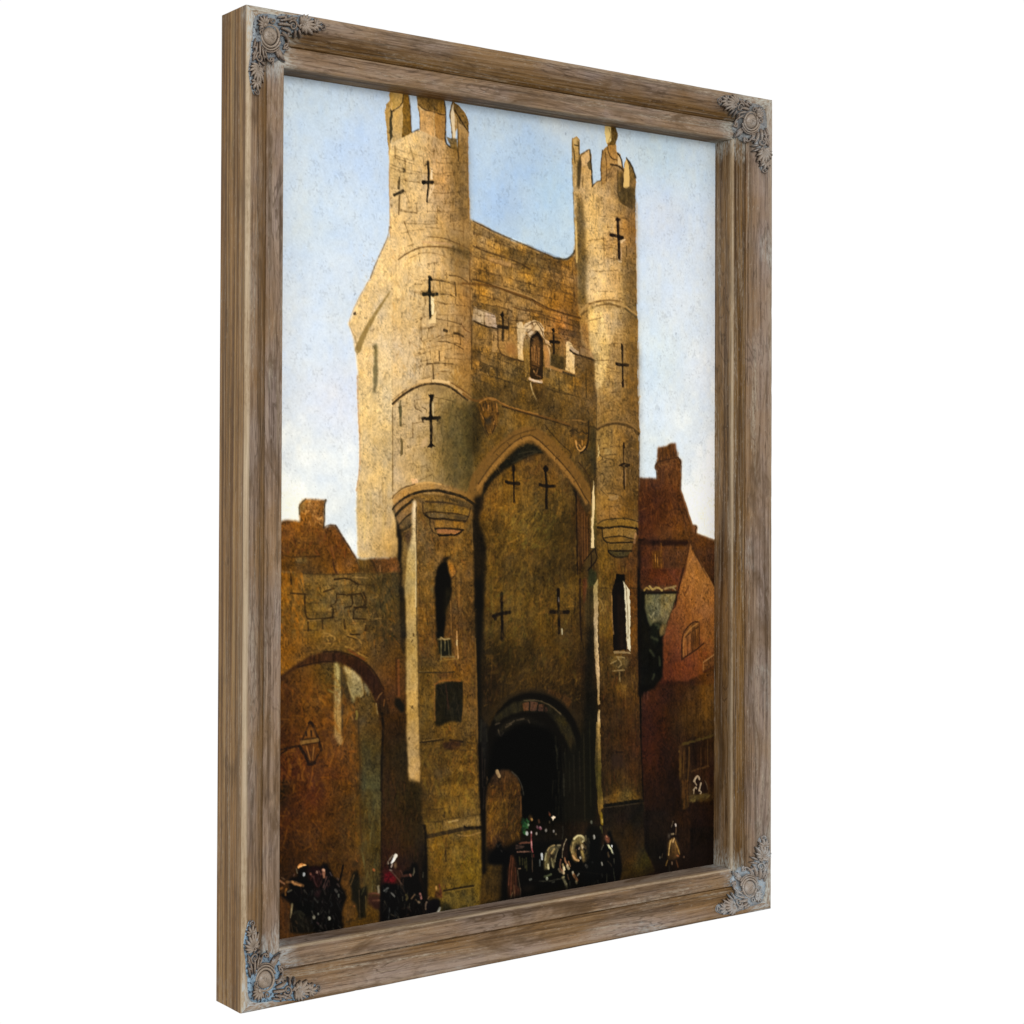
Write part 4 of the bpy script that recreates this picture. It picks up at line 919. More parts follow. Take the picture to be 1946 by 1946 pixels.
('P',[(471.9,96.4),(501.7,83.4),(530.2,100.9),(526.4,118.6),(522.7,140.7),(503.8,143.8),(504,181.3),(532.4,182),(536.4,235.8),(477.1,239.4),(474.1,177.8)],[(479,106,214,176,114),(515,99,196,152,92),(483,148,222,184,122),(496,169,216,178,116),(491,212,220,184,124),(529,203,188,146,90)],3,.7,'lit',.8),
('P',[(478.1,214.3),(516.1,210.4),(536.7,223.4),(505.9,231.2),(480.7,239.2)],[(486,224,216,178,120),(525,219,200,160,100)],2,.7,'lit',.8),
('P',[(480.7,250.2),(506,242.3),(533.3,241.9),(526.5,271),(513,292.5),(506.3,311),(506.3,334.4),(497.9,346.3),(490.4,345.9),(489.4,311.7),(480.9,294)],[(489,276,224,188,128),(516,255,200,162,104),(500,320,220,184,124)],2,.7,'lit',.8),
('P',[(545.5,99.4),(560,98),(561.5,234.3),(544.1,235.4),(540.1,187.3)],(120,88,46),5,.55,'stone',.8),
('P',[(540.1,227.1),(562.7,245.5),(563.9,324.4),(554.3,324.7),(543.7,272.8)],(112,84,42),6,.5,'stone',.8),
('S',[(528,122.9),(529.4,144.5),(531.4,176.3)],(4.81,4.81),(22,15,12),.97,.8,.4),
('S',[(525.5,123.8),(531.2,123.3)],3.7,(22,15,12),.9,.8,.4),
('S',[(516.1,144.9),(528.5,145.3),(537.1,146.8)],4.44,(22,15,12),.95,.8,.4),
('P',[(532.3,145.7),(538,144.5),(537.1,150.4),(531.3,150.2)],(22,15,12),.4,.9,None,.8),
('P',[(532.3,150.8),(541.9,147.8),(540.9,150.8),(533.3,154.4)],(224,186,134),.3,.85,None,.8),
('S',[(534.2,161.6),(534.3,177.5)],2.22,(216,172,124),.7,.8,.4),
('S',[(529.5,177.2),(534.3,179)],2.96,(224,190,140),.8,.8,.4),
('P',[(534.3,287.6),(538.6,289.4),(538.3,296.6),(535.6,298)],(22,17,12),.3,.95,None,.8),
('S',[(536.6,291.4),(537.4,314.9),(537.8,338.4)],(3.26,2.52),(24,18,12),.95,.8,.4),
('S',[(526.7,314.7),(535.3,316.3),(546.5,315.9)],4.44,(26,19,12),.95,.8,.4),
('P',[(537.8,333.2),(541.4,342.2),(538,346.9),(535,341.1)],(24,17,12),.3,.95,None,.8),
('S',[(540.5,338.3),(542.3,346.1)],1.48,(206,160,100),.7,.8,.4),
('S',[(540,420.1),(540.1,450.1),(541.1,480.2)],(2.52,2.96),(24,17,11),.95,.8,.4),
('P',[(530.7,449.6),(539.2,446.2),(551.3,447.4),(551.3,450.7),(541,452.8)],(26,19,12),.4,.95,None,.8),
('S',[(541.2,421.4),(541.3,444.9)],1.48,(206,158,104),.5,.8,.4),
('S',[(542.4,455.4),(543.1,476.3)],1.78,(206,160,112),.5,.8,.4),
('S',[(540,420.1),(540.4,425.3)],3.33,(24,17,11),.95,.8,.4),
('S',[(464.1,252.5),(469,244.5),(482.4,237.2),(505.9,231.9),(526.4,231.3),(541.9,238.8),(561,248.2)],3.7,(176,136,78),.9,.8,.4),
('S',[(465.8,253.6),(477.4,246.5),(495.8,239),(516.2,235.8),(533.3,239.3)],2.96,(96,72,38),.75,.8,.4),
('S',[(541.9,240.8),(554,247.3),(561.9,251.4)],2.96,(80,66,40),.85,.8,.4),
('S',[(479,238.7),(505.9,231.2),(535,231.4)],1.33,(96,70,38),.7,.8,.4),
('S',[(493.9,402),(504.9,396.6),(527,392.9),(547.7,395.7),(566.8,407.2)],4.44,(70,52,28),.9,.8,.4),
('S',[(493.9,400.1),(504.9,394.7),(527,390.9),(549.4,393.7),(568.6,404.5)],2.22,(150,112,62),.7,.8,.4),
('P',[(465.8,266.5),(477.5,263.3),(479.2,283.8),(486,300.2),(469.2,286.9)],(156,108,52),1,.6,'stone',.8),
('P',[(477.4,244),(482.4,241.7),(502.6,239.9),(506.1,261.7),(516.4,300.2),(504.7,339.6),(496.3,347.6),(490.4,346.6),(489.4,311.7),(480.9,294)],(214,178,112),1.2,.55,'lit',.8),
('B',[(479.1,250.3),(562.8,249.4),(565,390.1),(492.9,352.9)],8,3,(80,60,32),.35,1.04,.5,3,.05,44,.18),
('S',[(479.1,260.6),(499.3,255.6)],1.33,(90,66,36),.65,.8,.4),
('S',[(499.4,293.2),(501.1,298.3)],1.33,(90,66,36),.65,.8,.4),
('S',[(489.4,312.4),(513,310.7)],1.33,(90,66,36),.65,.8,.4),
('S',[(509.7,320),(523.3,322)],1.33,(90,66,36),.65,.8,.4),
('S',[(494.9,433.7),(505.1,440),(496.6,445.3)],1.48,(70,54,30),.75,.8,.4),
('S',[(505,427.1),(515.2,428.2),(518.6,434.7),(506.8,437.4)],1.48,(70,54,30),.75,.8,.4),
('S',[(506.8,440),(523.8,442.5),(522.1,451.6),(506.8,451.7)],1.48,(70,54,30),.75,.8,.4),
('S',[(495,458.2),(508.5,463.3),(503.5,473.7)],1.48,(70,54,30),.75,.8,.4),
('S',[(512,486.6),(527.4,486.7),(527.4,494.5),(513.8,494.4)],1.48,(70,54,30),.75,.8,.4),
('S',[(500.2,481.4),(510.3,489.2)],1.48,(70,54,30),.75,.8,.4),
('P',[(494.9,420.8),(498.3,433.6),(494.9,440.1)],(206,176,112),.4,.9,None,.8),
('P',[(506.7,427.1),(518.6,428.2),(518.6,436),(506.7,435.5)],(158,128,76),.6,.7,None,.8),
('P',[(513.7,489.2),(530.8,489.3),(530.8,494.5),(515.5,495.7)],(156,122,76),.5,.7,None,.8),
('S',[(492.1,350.4),(492.3,402)],1.78,(60,46,28),.7,.8,.4),
('S',[(561.9,97.9),(561.8,229.6)],1.33,(176,130,66),.5,1.2,.4),
('S',[(565.5,284.8),(566.8,396.7)],1.48,(140,98,48),.55,.8,.4),
('S',[(567.2,409.2),(567,463.1),(566.3,507.8)],2.22,(66,42,20),.7,.8,.4),
('P',[(253.4,61.9),(283.3,42.2),(285.2,142.9),(267.1,147.3),(257,107.6)],(92,70,36),6,.42,'stone',.8),
('P',[(260,174.8),(287.6,182.8),(290,279.8),(290.9,336),(273.3,336.6),(267.8,245.4)],(110,78,38),6,.3,'stone',.8),
('P',[(252.3,369.7),(288.5,372.7),(295.4,491.1),(269,480.8),(246.6,452.6),(240.1,402.3)],(66,60,34),8,.45,'stone',.8),
('P',[(278.5,373),(291.1,372.6),(296.1,493.1),(284,482.9)],(46,42,24),5,.5,'dark',.8),
('P',[(289.3,339.8),(322.2,343.5),(356.4,349.8),(400.9,355.8),(489.7,384),(489.8,412.4),(401,387.4),(322.3,368.2),(291.7,363)],(74,56,28),8,.45,'dark',.8),
('P',[(290.3,375.3),(303.9,377.4),(310.2,415.4),(295.1,445),(286,432.9)],(40,34,20),5,.6,'dark',.8),
('P',[(288.8,224.5),(298.6,227.5),(297.6,334.5),(290.1,334.8)],(104,74,36),4,.4,'rough',.8),
('P',[(447.4,221.4),(464.1,251.2),(465.1,289.6),(489.4,311.7),(489.6,378.8),(476.2,366.3),(466,315.3),(446,277.8)],(84,60,30),7,.45,'rough',.8),
('P',[(540.3,286),(565.5,287.5),(567.7,400.6),(549.4,395.7)],(98,70,34),6,.45,'stone',.8),
('P',[(540.8,400.5),(566.8,409.2),(566.4,520.9),(549.9,519.4),(544.4,455.3)],(84,60,28),6,.5,'dark',.8),
('P',[(381.4,298.7),(405.4,297.6),(408.9,342.9),(404.2,374.7),(384.9,356.3)],(70,50,26),5,0,'dark',.8),
('B',[(167.8,55.7),(266.7,60.4),(277.1,140.9),(168.3,156)],8,5,(70,50,26),.55,.96,.5,-5,0,201,.3),
('B',[(203.8,192.4),(285.1,195.3),(289.6,325.8),(208.2,344.1)],11,5,(66,46,22),.55,1.04,.45,6,0,202,.3),
('B',[(180.8,369.8),(288.5,372.7),(294.1,480.8),(179,484.7)],9,6,(74,56,30),.4,.96,.6,8,0,203,.3),
('B',[(475.7,113.2),(551.3,107.6),(559.5,234.4),(479.9,239.3)],9,3,(74,54,28),.5,.96,.5,3,0,204,.3),
('B',[(480.8,252.8),(561,253.5),(565,390.1),(494.8,394.2)],11,4,(72,52,26),.45,.96,.5,3,0,205,.3),
('B',[(494.8,404),(565.1,405.3),(565.5,518.3),(495.3,517.6)],10,4,(54,40,22),.5,1.04,.45,3,.05,206,.4),
('B',[(291.8,148),(450.1,185.3),(455.8,236.2),(292.1,219)],6,9,(64,44,22),.55,1.04,.45,0,.03,207,.3),
('B',[(290.3,229.3),(462.4,256.4),(465.9,294.7),(290.6,293.1)],6,9,(60,42,22),.55,1.04,.45,0,.03,208,.3),
('B',[(290.6,298),(378.4,322.7),(378.6,362.8),(291.6,344.6)],4,6,(58,44,24),.55,1.04,.45,0,.03,209,.3),
('D',[(167.8,53),(283.3,42.2),(283.8,145.8),(168.4,169.2)],260,[(96,68,34),(70,52,28)],3.2,1.3,90,.5,1.2,211),
('D',[(125.9,195.6),(287.6,178.7),(289.7,346.2),(124.4,352)],420,[(110,78,40),(80,58,30),(140,104,58)],3,1.2,90,.42,1.2,212),
('D',[(123.3,346.1),(289.8,370.6),(295.4,482.9),(124.3,521.6)],420,[(104,78,42),(70,54,30),(60,52,32)],3,1.2,90,.42,1.2,213),
('D',[(471.9,92.1),(560.9,83.3),(561.5,234.3),(476.2,239.5)],200,[(96,68,34),(70,52,28)],3,1.3,90,.5,1.2,214),
('D',[(478.9,215.5),(562.7,245.5),(566.8,400.6),(494.8,402)],260,[(96,70,34),(64,50,28)],3,1.3,90,.5,1.2,215),
('D',[(291.1,230.5),(464.1,257.6),(488,378.9),(294.8,371.5)],420,[(70,50,26),(54,40,22),(190,146,86)],4,1.4,60,.5,1.2,216),
('D',[(494.8,401.4),(565.1,400),(565.5,518.3),(495.3,517.6)],240,[(64,48,26),(168,128,76),(48,38,22)],5,1.5,60,.5,1.2,217),
('P',[(293.2,505.7),(299.9,493.5),(309,473.9),(322.7,461.5),(341.2,444.1),(363,425.1),(383.6,418.6),(394.8,423.5),(417.4,440.9),(446.8,464.8),(463.4,484),(473.4,504.5),(483.5,507.2),(483.6,552.2),(473.7,575.1),(472.2,598.1),(488.9,611.5),(489.1,660.4),(497.7,715),(497.9,766.5),(491.5,847.3),(303.1,829.6),(299.6,739.8),(294.7,653.9),(294.4,592.7)],[(323,494,120,80,30),(362,475,120,84,30),(385,446,96,66,30),(418,462,104,72,34),(338,512,122,86,32),(386,506,112,84,34),(434,494,106,80,38),(426,513,68,52,22),(331,543,88,66,28),(370,538,108,82,32),(410,534,94,78,30),(442,539,78,58,24),(346,562,96,70,32),(394,554,116,82,36),(410,576,66,50,22),(354,587,70,52,22),(426,589,68,50,22),(323,598,92,68,26),(386,613,100,74,28),(442,615,104,76,26),(316,630,90,64,28),(370,626,98,74,30),(410,615,108,78,28),(443,629,104,76,28),(324,661,72,54,24),(362,657,92,70,28),(410,666,104,76,28),(451,674,66,48,24),(316,686,58,44,20),(347,694,48,38,18),(402,697,88,64,28),(443,699,78,58,24),(324,717,64,44,22),(371,720,82,58,26),(419,716,80,54,26),(468,713,62,38,20),(324,748,56,40,20),(468,752,54,38,20),(481,804,22,20,12),(317,802,28,24,16),(470,514,70,44,22),(474,546,74,46,24),(474,637,70,46,22)],1,1,'dark',.8),
('D',[(312.1,481.3),(385.3,438.7),(412.5,440.9),(458.4,486.5),(462.2,591.4),(464.2,687.4),(459.6,763.7),(324.1,747.6),(308.4,666.8)],1100,[(150,106,38),(70,50,20),(126,96,38),(50,38,16),(168,120,44),(104,90,38),(112,70,30)],8,2.2,125,.36,.5,51),
('D',[(346.2,512.4),(425.8,513.1),(417.9,557.3),(341.8,555.7)],240,[(128,106,40),(106,98,40),(150,116,46)],8,2.2,140,.4,.4,52),
('D',[(361.9,516.2),(455.2,507),(455.5,564.4),(385.7,544.1)],160,[(48,38,18),(60,46,20)],10,3,130,.4,.4,53),
('P',[(341.2,444.1),(350.6,436.5),(363,426.4),(383.6,418.6),(394.8,423.5),(410.9,434.6),(427.1,447.1),(446.8,464.8),(463.4,484),(471.8,507.1),(463.5,501.9),(448.5,473.7),(433.7,456),(414.1,440.9),(406,434.7),(394.8,434.8),(375.7,441.3),(360,447.6),(341.3,456.5),(322.8,470.2),(309.1,488.6),(306.1,505.8),(295.4,505.8),(303,488.6),(310.5,471.4),(327.3,456.6)],(26,22,14),1.4,.92,'dark',.8),
('P',[(363,426.4),(383.6,418.6),(401.2,429.7),(404.4,433.4),(388.4,432.3),(369.4,438.8),(360,447.6),(342.8,454),(341.2,444.1)],(32,30,20),1.5,.8,'dark',.8),
('S',[(363.1,436.4),(382,432.4),(401.2,432.2)],1.63,(70,62,42),.5,.8,.4),
('S',[(364.7,442.6),(378.9,437.5),(394.8,433.5)],1.63,(70,62,42),.5,.8,.4),
('S',[(353.7,447.7),(369.4,442.6)],1.63,(70,62,42),.5,.8,.4),
('S',[(295.4,505.8),(296.8,473.9),(312,454.2),(327.3,440.5),(345.8,426.6),(363,415.2),(382,411.1),(396.3,414.6),(410.8,424.5),(430.4,440.7),(450.1,458.4),(466.7,475),(476.7,494.3),(481.8,502)],22.2,(124,86,38),.75,3,1),
('S',[(299.9,480),(313.5,464),(335,441.6),(356.8,424),(372.5,416.9),(383.6,414.8),(394.7,419.7),(414.1,434.6),(433.7,450.9),(451.8,468.6),(465.1,485.3),(473.4,500.7)],5.18,(150,106,50),.75,1.4,.7),
('S',[(301.4,473.9),(315,456.6),(331.9,440.4),(353.6,422.8),(369.3,414.4),(383.5,411.7)],1.78,(62,44,22),.75,.8,.4),
('S',[(385.1,412.3),(399.6,419.6),(420.6,435.8),(443.5,454.6),(461.7,473.7),(471.7,489.1),(480.1,498.1)],1.78,(58,40,20),.8,.8,.4),
('S',[(324.2,435.6),(341.1,421.7),(363,410.2),(389.9,404.7)],1.78,(74,52,24),.7,.8,.4),
('S',[(389.9,398.4),(391.5,404.6)],1.48,(60,44,22),.6,.8,.4),
('S',[(405.9,398),(417.2,409.2),(435.2,424.2),(451.6,434.2),(448.4,440.6)],1.78,(52,38,20),.75,.8,.4),
('S',[(461.6,445.6),(471.6,453.2),(480,466),(483.3,476.3),(485.1,498.2)],2.22,(56,38,20),.8,.8,.4),
('S',[(350.5,426.6),(345.8,421.7)],1.33,(60,42,22),.6,.8,.4),
('S',[(369.3,417.6),(366.1,411.4)],1.33,(60,42,22),.6,.8,.4),
('S',[(406,427.1),(412.4,424.5)],1.33,(60,42,22),.6,.8,.4),
('S',[(423.9,442.1),(430.3,438.2)],1.33,(60,42,22),.6,.8,.4),
('S',[(440.2,457.2),(446.8,452.1)],1.33,(60,42,22),.6,.8,.4),
('S',[(455.1,471.2),(461.7,467.3)],1.33,(60,42,22),.6,.8,.4),
('S',[(335,440.4),(328.8,436.8)],1.33,(60,42,22),.6,.8,.4),
('D',[(299.8,469),(383.5,407.3),(480,481.4),(471.7,494.3),(385.2,416.1),(302.9,481.3)],220,[(168,118,52),(90,64,30),(190,134,62),(74,50,26)],10,2.4,60,.35,.9,54),
('P',[(451.8,473.7),(466.7,489.1),(475.1,502),(481.8,498.2),(485.1,507.2),(476.8,513.5),(468.4,504.5)],(50,38,24),1,.8,'dark',.8),
('P',[(460.1,486.5),(470.1,507.1),(476.8,514.8),(482,558.6),(473.7,575.1),(463.8,592.8),(460.2,519.8)],(78,48,24),.8,.9,'wood',.8),
('S',[(468.5,513.5),(469.6,577.6)],1.78,(126,80,38),.6,.8,.4),
('S',[(476.8,517.4),(477.9,568.8)],1.78,(126,80,38),.6,.8,.4),
('S',[(472.6,510.9),(473.7,573.8)],1.78,(126,80,38),.6,.8,.4),
('S',[(458.4,485.2),(459.4,519.8),(461.4,591.4)],2.52,(24,16,12),.92,.8,.4),
('S',[(465.5,597.9),(465.7,636.3),(468.3,677.4)],2.96,(30,20,14),.9,.8,.4),
('S',[(458.2,622),(455.8,646.1)],1.78,(34,26,14),.85,.8,.4),
('P',[(468.8,598),(477.2,598.3),(477.3,627.8),(470.6,630.1)],(98,52,28),1.2,.75,'wood',.8),
('P',[(480.4,583),(493.9,589.8),(492.4,636.1),(482.3,639.8),(478.8,597.1)],(52,54,28),1,.85,'wood',.8),
('P',[(477.2,611.1),(488.9,606.4),(489.1,660.4),(475.8,662.4),(472.3,630.2)],(60,48,26),1.4,.8,'wood',.8),
('P',[(483.5,504.6),(490.9,481.4),(493.6,526.6),(492,557.5),(485.4,560)],(98,84,44),1,.9,'wood',.8),
('P',[(485.1,494.3),(488.3,468.5),(490.1,494.3),(487.8,533),(489.5,557.5),(484.5,558.7)],(226,196,140),.4,.95,None,.8),
('P',[(473.7,575.1),(492,557.5),(496.3,571.8),(478.8,589.4)],(70,56,32),.8,.5,None,.8),
('S',[(472.9,574.4),(492,556.9),(490.7,561.4),(496.3,572.4),(478.8,586.8)],1.78,(22,16,12),.95,.8,.4),
('S',[(484.5,565.1),(484.6,581.8)],1.78,(26,18,12),.9,.8,.4),
('P',[(292.4,493.5),(298.4,488.6),(307.5,488.6),(306.1,505.8),(301.6,518.1),(314,555.1),(312.7,604.3),(309.8,632.7),(294.6,632.1),(291.8,542.5)],(24,19,12),2.2,.92,'dark',.8),
('P',[(294.4,592.7),(306.5,593.1),(310.5,623.9),(308.4,666.8),(307.1,703.5),(308.8,752.7),(307.4,764.8),(318.1,777.9),(309.2,830.2),(303.1,829.6),(299.6,739.8),(297,666.2)],(13,12,9),2.4,.95,None,.8),
('P',[(306.8,648.3),(309.9,666.9),(317.8,704.2),(328.6,717.1),(321.1,765.9),(308.9,762.5),(307.1,703.5)],(40,30,17),4,.7,'dark',.8),
('D',[(311.6,697.6),(342.4,699.5),(328.8,760.3),(310.4,762.6)],150,[(92,52,26),(60,42,20),(110,70,32)],10,2,92,.4,.25,55),
('P',[(308.4,669.2),(464.2,669.5),(490.9,688.8),(498.3,847.9),(303.1,829.6),(307.1,703.5)],(24,18,9),14,.24,None,.8),
('P',[(385.6,506.4),(460.1,500.6),(462.1,583.8),(418,590.2),(388.9,550.4)],(34,27,13),14,.25,None,.8),
('P',[(308.5,679.1),(357.9,674.2),(370.6,707.3),(342.6,742.8),(308.8,752.7)],(20,15,8),12,.35,None,.8),
('D',[(311.5,666.9),(464.2,669.5),(467.9,764.3),(311.9,752.9)],420,[(120,84,32),(34,26,13),(88,64,28),(136,96,38),(60,48,24)],7,1.8,125,.34,.6,231),
('D',[(313.6,481.3),(385.3,441.2),(410.9,442.2),(455.1,489.1),(458.6,519.8),(385.7,537.8),(314.1,579.8)],260,[(156,108,36),(172,122,42),(132,96,36),(150,116,46),(118,72,28)],11,4,120,.26,.7,251),
('D',[(314.1,579.8),(460.3,545.4),(462.4,634.9),(314.3,629)],150,[(146,102,34),(128,96,36),(108,92,38),(150,108,40)],11,4,120,.24,.7,252),
('P',[(322.7,772.2),(333.4,758.2),(350.4,744.6),(370.8,738.5),(393,737.5),(415.5,744.1),(435,754.3),(449.7,768.1),(459.7,784.1),(468,805.2),(469.9,845.2),(304.6,829.8),(306,803.9)],(13,11,8),.9,.96,None,.8),
('S',[(311.5,774.7),(320.3,762.9),(335.8,750.7),(353.7,741.3),(378.7,736.2),(404,739.3),(425,747.1),(446.2,762.4),(460.6,778.2)],6.66,(44,34,20),.6,2,.4),
('S',[(411,741.6),(412.1,734.4)],1.48,(30,22,14),.8,.8,.4),
('S',[(393,735.9),(393.6,730.5)],1.48,(30,22,14),.8,.8,.4),
('S',[(435.6,750.6),(440.3,742.7)],1.48,(30,22,14),.8,.8,.4),
('S',[(446.3,764.2),(455.7,756.6)],1.48,(30,22,14),.8,.8,.4),
('P',[(413.3,737.2),(436.7,746.1),(434.4,751.4),(425,748),(412.1,742.6)],(92,60,30),1,.8,'rough',.8),
('P',[(439.1,745.4),(453.3,753.7),(446.3,764.2),(436.8,754.4)],(96,62,30),1,.8,'rough',.8),
('P',[(325.8,767.8),(340.3,759.1),(356,751.3),(373,748.5),(385.6,748.5),(399.4,751.3),(419.2,759.5),(434.5,769.8),(448.7,785.5),(458.3,804.7),(459.6,823.2),(451.2,822.5),(441.7,803.3),(427.5,783.8),(413.4,768.2),(407.6,765.9),(371.9,762.4),(353.8,765.5),(340.3,769.8),(331.4,774.5)],(42,37,24),1,.9,'dark',.8),
('P',[(372.5,752.5),(382.2,751.4),(382.2,762.2),(373.1,762.4)],(88,58,42),.5,.95,'rough',.8),
('P',[(384.5,751.5),(396,752.4),(393.7,763.5),(384.5,762.8)],(88,58,42),.5,.95,'rough',.8),
('P',[(397.7,755.2),(407.6,756.8),(405.3,765.7),(396.6,764.2)],(88,58,42),.5,.95,'rough',.8),
('P',[(408.7,759.6),(412.8,761.3),(411.1,766.2),(407.6,765.5)],(88,58,42),.5,.95,'rough',.8),
('S',[(383.3,751.5),(382.8,763.2)],1.33,(20,16,12),.85,.8,.4),
('S',[(397.1,753.4),(395.4,764.6)],1.33,(20,16,12),.85,.8,.4),
('S',[(408.1,757.8),(406.4,765.8)],1.33,(20,16,12),.85,.8,.4),
('S',[(374.2,749.5),(397.1,750.2),(419.2,759.5),(434.5,771.6)],1.78,(98,82,58),.7,.8,.4),
('P',[(425.1,774.5),(436.8,773.6),(446.3,785.3),(436.9,787.3)],(52,45,24),1.4,.8,'rough',.8),
('P',[(448.8,798.4),(455.9,804.5),(460.8,821.5),(452.4,822.6),(446.5,812)],(40,33,21),1,.8,'wood',.8),
('P',[(340.4,777),(351.6,772.5),(369.7,771.2),(378.8,771.9),(390.3,774.6),(401.9,779.1),(413.5,786.4),(407.7,787.7),(390.3,780.9),(374.3,776),(356.1,778.2),(340.4,791.3),(333.7,791.6),(331.5,783.4)],(34,30,22),1.6,.8,'dark',.8),
('S',[(347.1,777.5),(353.9,776.2),(358.4,773.9)],1.92,(92,78,62),.6,.8,.4),
('S',[(362.9,773.4),(374.3,772.4)],1.92,(92,78,62),.6,.8,.4),
('S',[(381.1,774.8),(383.4,778.6)],1.92,(92,78,62),.6,.8,.4),
('S',[(333.7,783.6),(337.1,792.8),(341.6,787.8)],1.92,(92,78,62),.6,.8,.4),
('S',[(344.9,780.9),(353.9,778)],1.92,(92,78,62),.6,.8,.4),
('S',[(329.2,776.1),(335.9,774.8)],1.92,(92,78,62),.6,.8,.4),
('P',[(324.9,797.1),(340.4,787.7),(367.5,779.1),(390.3,780.9),(413.5,788.2),(428.8,805.9),(437.1,824.9),(442.2,910.7),(317.6,896.8),(315.1,840.6)],(6,6,5),3,.95,None,.8),
('P',[(304.8,767.1),(314.8,773.2),(316,805.2),(315,827.3),(306.3,835.3),(303.9,804.2)],(34,31,28),2,.7,'wood',.8),
('S',[(307,769),(306.1,795.5)],1.78,(46,44,34),.55,1.2,.4),
('S',[(310.5,804.7),(311.7,831.4)],1.78,(46,44,34),.55,1.2,.4),
('S',[(314.8,780.3),(316,796.3)],1.78,(46,44,34),.55,1.2,.4),
('S',[(428.8,815),(428.9,840.6)],1.78,(46,44,34),.55,1.2,.4),
('S',[(440.6,821.5),(443.1,848.3)],1.78,(46,44,34),.55,1.2,.4),
('S',[(438.3,848.8),(439.6,876.4)],1.78,(46,44,34),.55,1.2,.4),
('S',[(453.6,824.5),(455,863.2)],1.78,(46,44,34),.55,1.2,.4),
('S',[(463.1,822.6),(465.7,864.3)],1.78,(46,44,34),.55,1.2,.4),
('S',[(472.7,818.8),(475.5,911.4)],1.78,(46,44,34),.55,1.2,.4),
('S',[(425.3,811),(428.8,822.3)],1.78,(46,44,34),.55,1.2,.4),
('D',[(419.4,814.2),(490.8,820.4),(491.2,916.1),(419.8,908.2)],120,[(30,28,18),(42,38,24),(22,20,14)],24,2.2,90,.5,.08,56),
('P',[(477.2,745.2),(494.1,741.7),(494.8,913.6),(475.5,914.4)],(20,20,13),3,.8,'wood',.8),
('P',[(315.4,896.6),(314.1,863.5),(316.3,853.1),(322.9,842.2),(331.7,835.1),(341.8,833.3),(354.1,837.2),(364.4,846.2),(369,858.4),(370.7,872.9),(371.4,902.8)],[(325,849,48,32,22),(341,843,70,46,26),(356,854,82,54,26),(328,868,112,72,26),(345,879,110,78,28),(363,872,62,38,22),(332,891,122,84,28),(364,897,48,32,18)],.8,1,'rough',.8),
('P',[(315.2,872.1),(369.9,877.8),(371,909.1),(369.3,926.1),(365.8,935.4),(346.8,937.2),(329.5,928.3),(327.8,934.9),(317.6,933.7),(314.9,906.1)],[(325,880,112,76,28),(342,885,118,84,30),(362,884,58,36,20),(329,898,104,74,26),(347,899,108,78,26),(364,905,52,36,18),(321,917,98,56,22),(338,916,50,32,18),(355,921,44,30,16),(325,931,60,36,20)],1,1,'rough',.8),
('D',[(317.2,851.9),(369,857),(369.3,926.1),(317.5,920.1)],260,[(150,104,36),(70,44,20),(164,118,40),(50,32,18),(118,66,26)],7,2,105,.4,.5,57),
('S',[(331.7,835.1),(335.1,841.6)],4.44,(176,144,100),.85,.8,.4),
('S',[(339,850),(340.2,866.2)],1.92,(40,26,16),.85,.8,.4),
('S',[(345.2,843.5),(343,849.5)],1.48,(120,78,44),.7,.8,.4),
('S',[(350.9,868.2),(349.9,897.6)],1.78,(44,28,18),.6,.8,.4),
('S',[(316.2,840.7),(314,851.1),(316.8,843.4)],1.48,(120,92,62),.7,.8,.4),
('S',[(355.3,838.2),(365.5,846.3),(371.2,856.8),(374.1,868.8)],1.63,(66,60,50),.8,.8,.4),
('S',[(314.1,852.9),(313.1,875.8),(315.4,893.8)],1.33,(88,66,44),.6,.8,.4),
('S',[(314.7,865.2),(314.5,899.3)],1.33,(110,76,40),.6,.8,.4),
('S',[(369.5,870.9),(370,895.1)],1.48,(120,80,44),.7,.8,.4),
('S',[(355.6,452.7),(356.1,456.4)],5.18,(20,15,11),.95,.8,.4),
('S',[(355.8,453.9),(356.5,471.3),(357.1,497.5)],(3.7,2.52),(20,15,11),.95,.8,.4),
('S',[(344.5,471.4),(349.2,473.2),(364.8,473.8)],4.44,(22,16,12),.93,.8,.4),
('S',[(406.1,454.2),(410.2,454.8)],5.18,(20,15,11),.95,.8,.4),
('S',[(407.7,452.3),(407.8,457.4)],5.18,(20,15,11),.95,.8,.4),
('S',[(406.9,456.1),(409.8,473.8),(408.9,491.5),(409.6,504.7)],(3.33,4.44),(20,15,11),.95,.8,.4),
('S',[(398.2,475.1),(409.4,477.3),(423.2,476.9)],4.07,(22,16,12),.93,.8,.4),
('S',[(338.1,612),(338.5,615.7)],5.18,(20,15,11),.95,.8,.4),
('S',[(338.1,612.6),(338.6,636.1),(339.5,670.8)],(4.44,4.07),(20,15,11),.95,.8,.4),
('S',[(325.1,639.9),(335.9,637.5),(350.7,636.4)],4.81,(22,16,12),.93,.8,.4),
('S',[(429.1,610.8),(429.2,617.1)],5.18,(20,15,11),.95,.8,.4),
('S',[(429.1,612),(430.1,640),(430.8,666)],(4.44,4.44),(20,15,11),.95,.8,.4),
('S',[(417.4,638.8),(431.2,639.7),(445.9,640)],5.18,(22,16,12),.93,.8,.4),
('S',[(325.9,640.5),(329,644.4)],4.44,(22,16,12),.85,.8,.4),
('S',[(339.2,663.4),(340,669.6)],5.92,(22,16,12),.85,.8,.4),
('S',[(435.4,661.8),(435.9,668.1)],1.92,(206,196,160),.8,.8,.4),
('S',[(329,646.8),(329.1,658)],1.48,(110,78,36),.6,.8,.4),
('S',[(429.8,620.9),(430.3,626)],1.78,(140,130,130),.7,.8,.4),
('S',[(411,461.1),(414.3,468.7)],1.48,(130,104,60),.5,.8,.4),
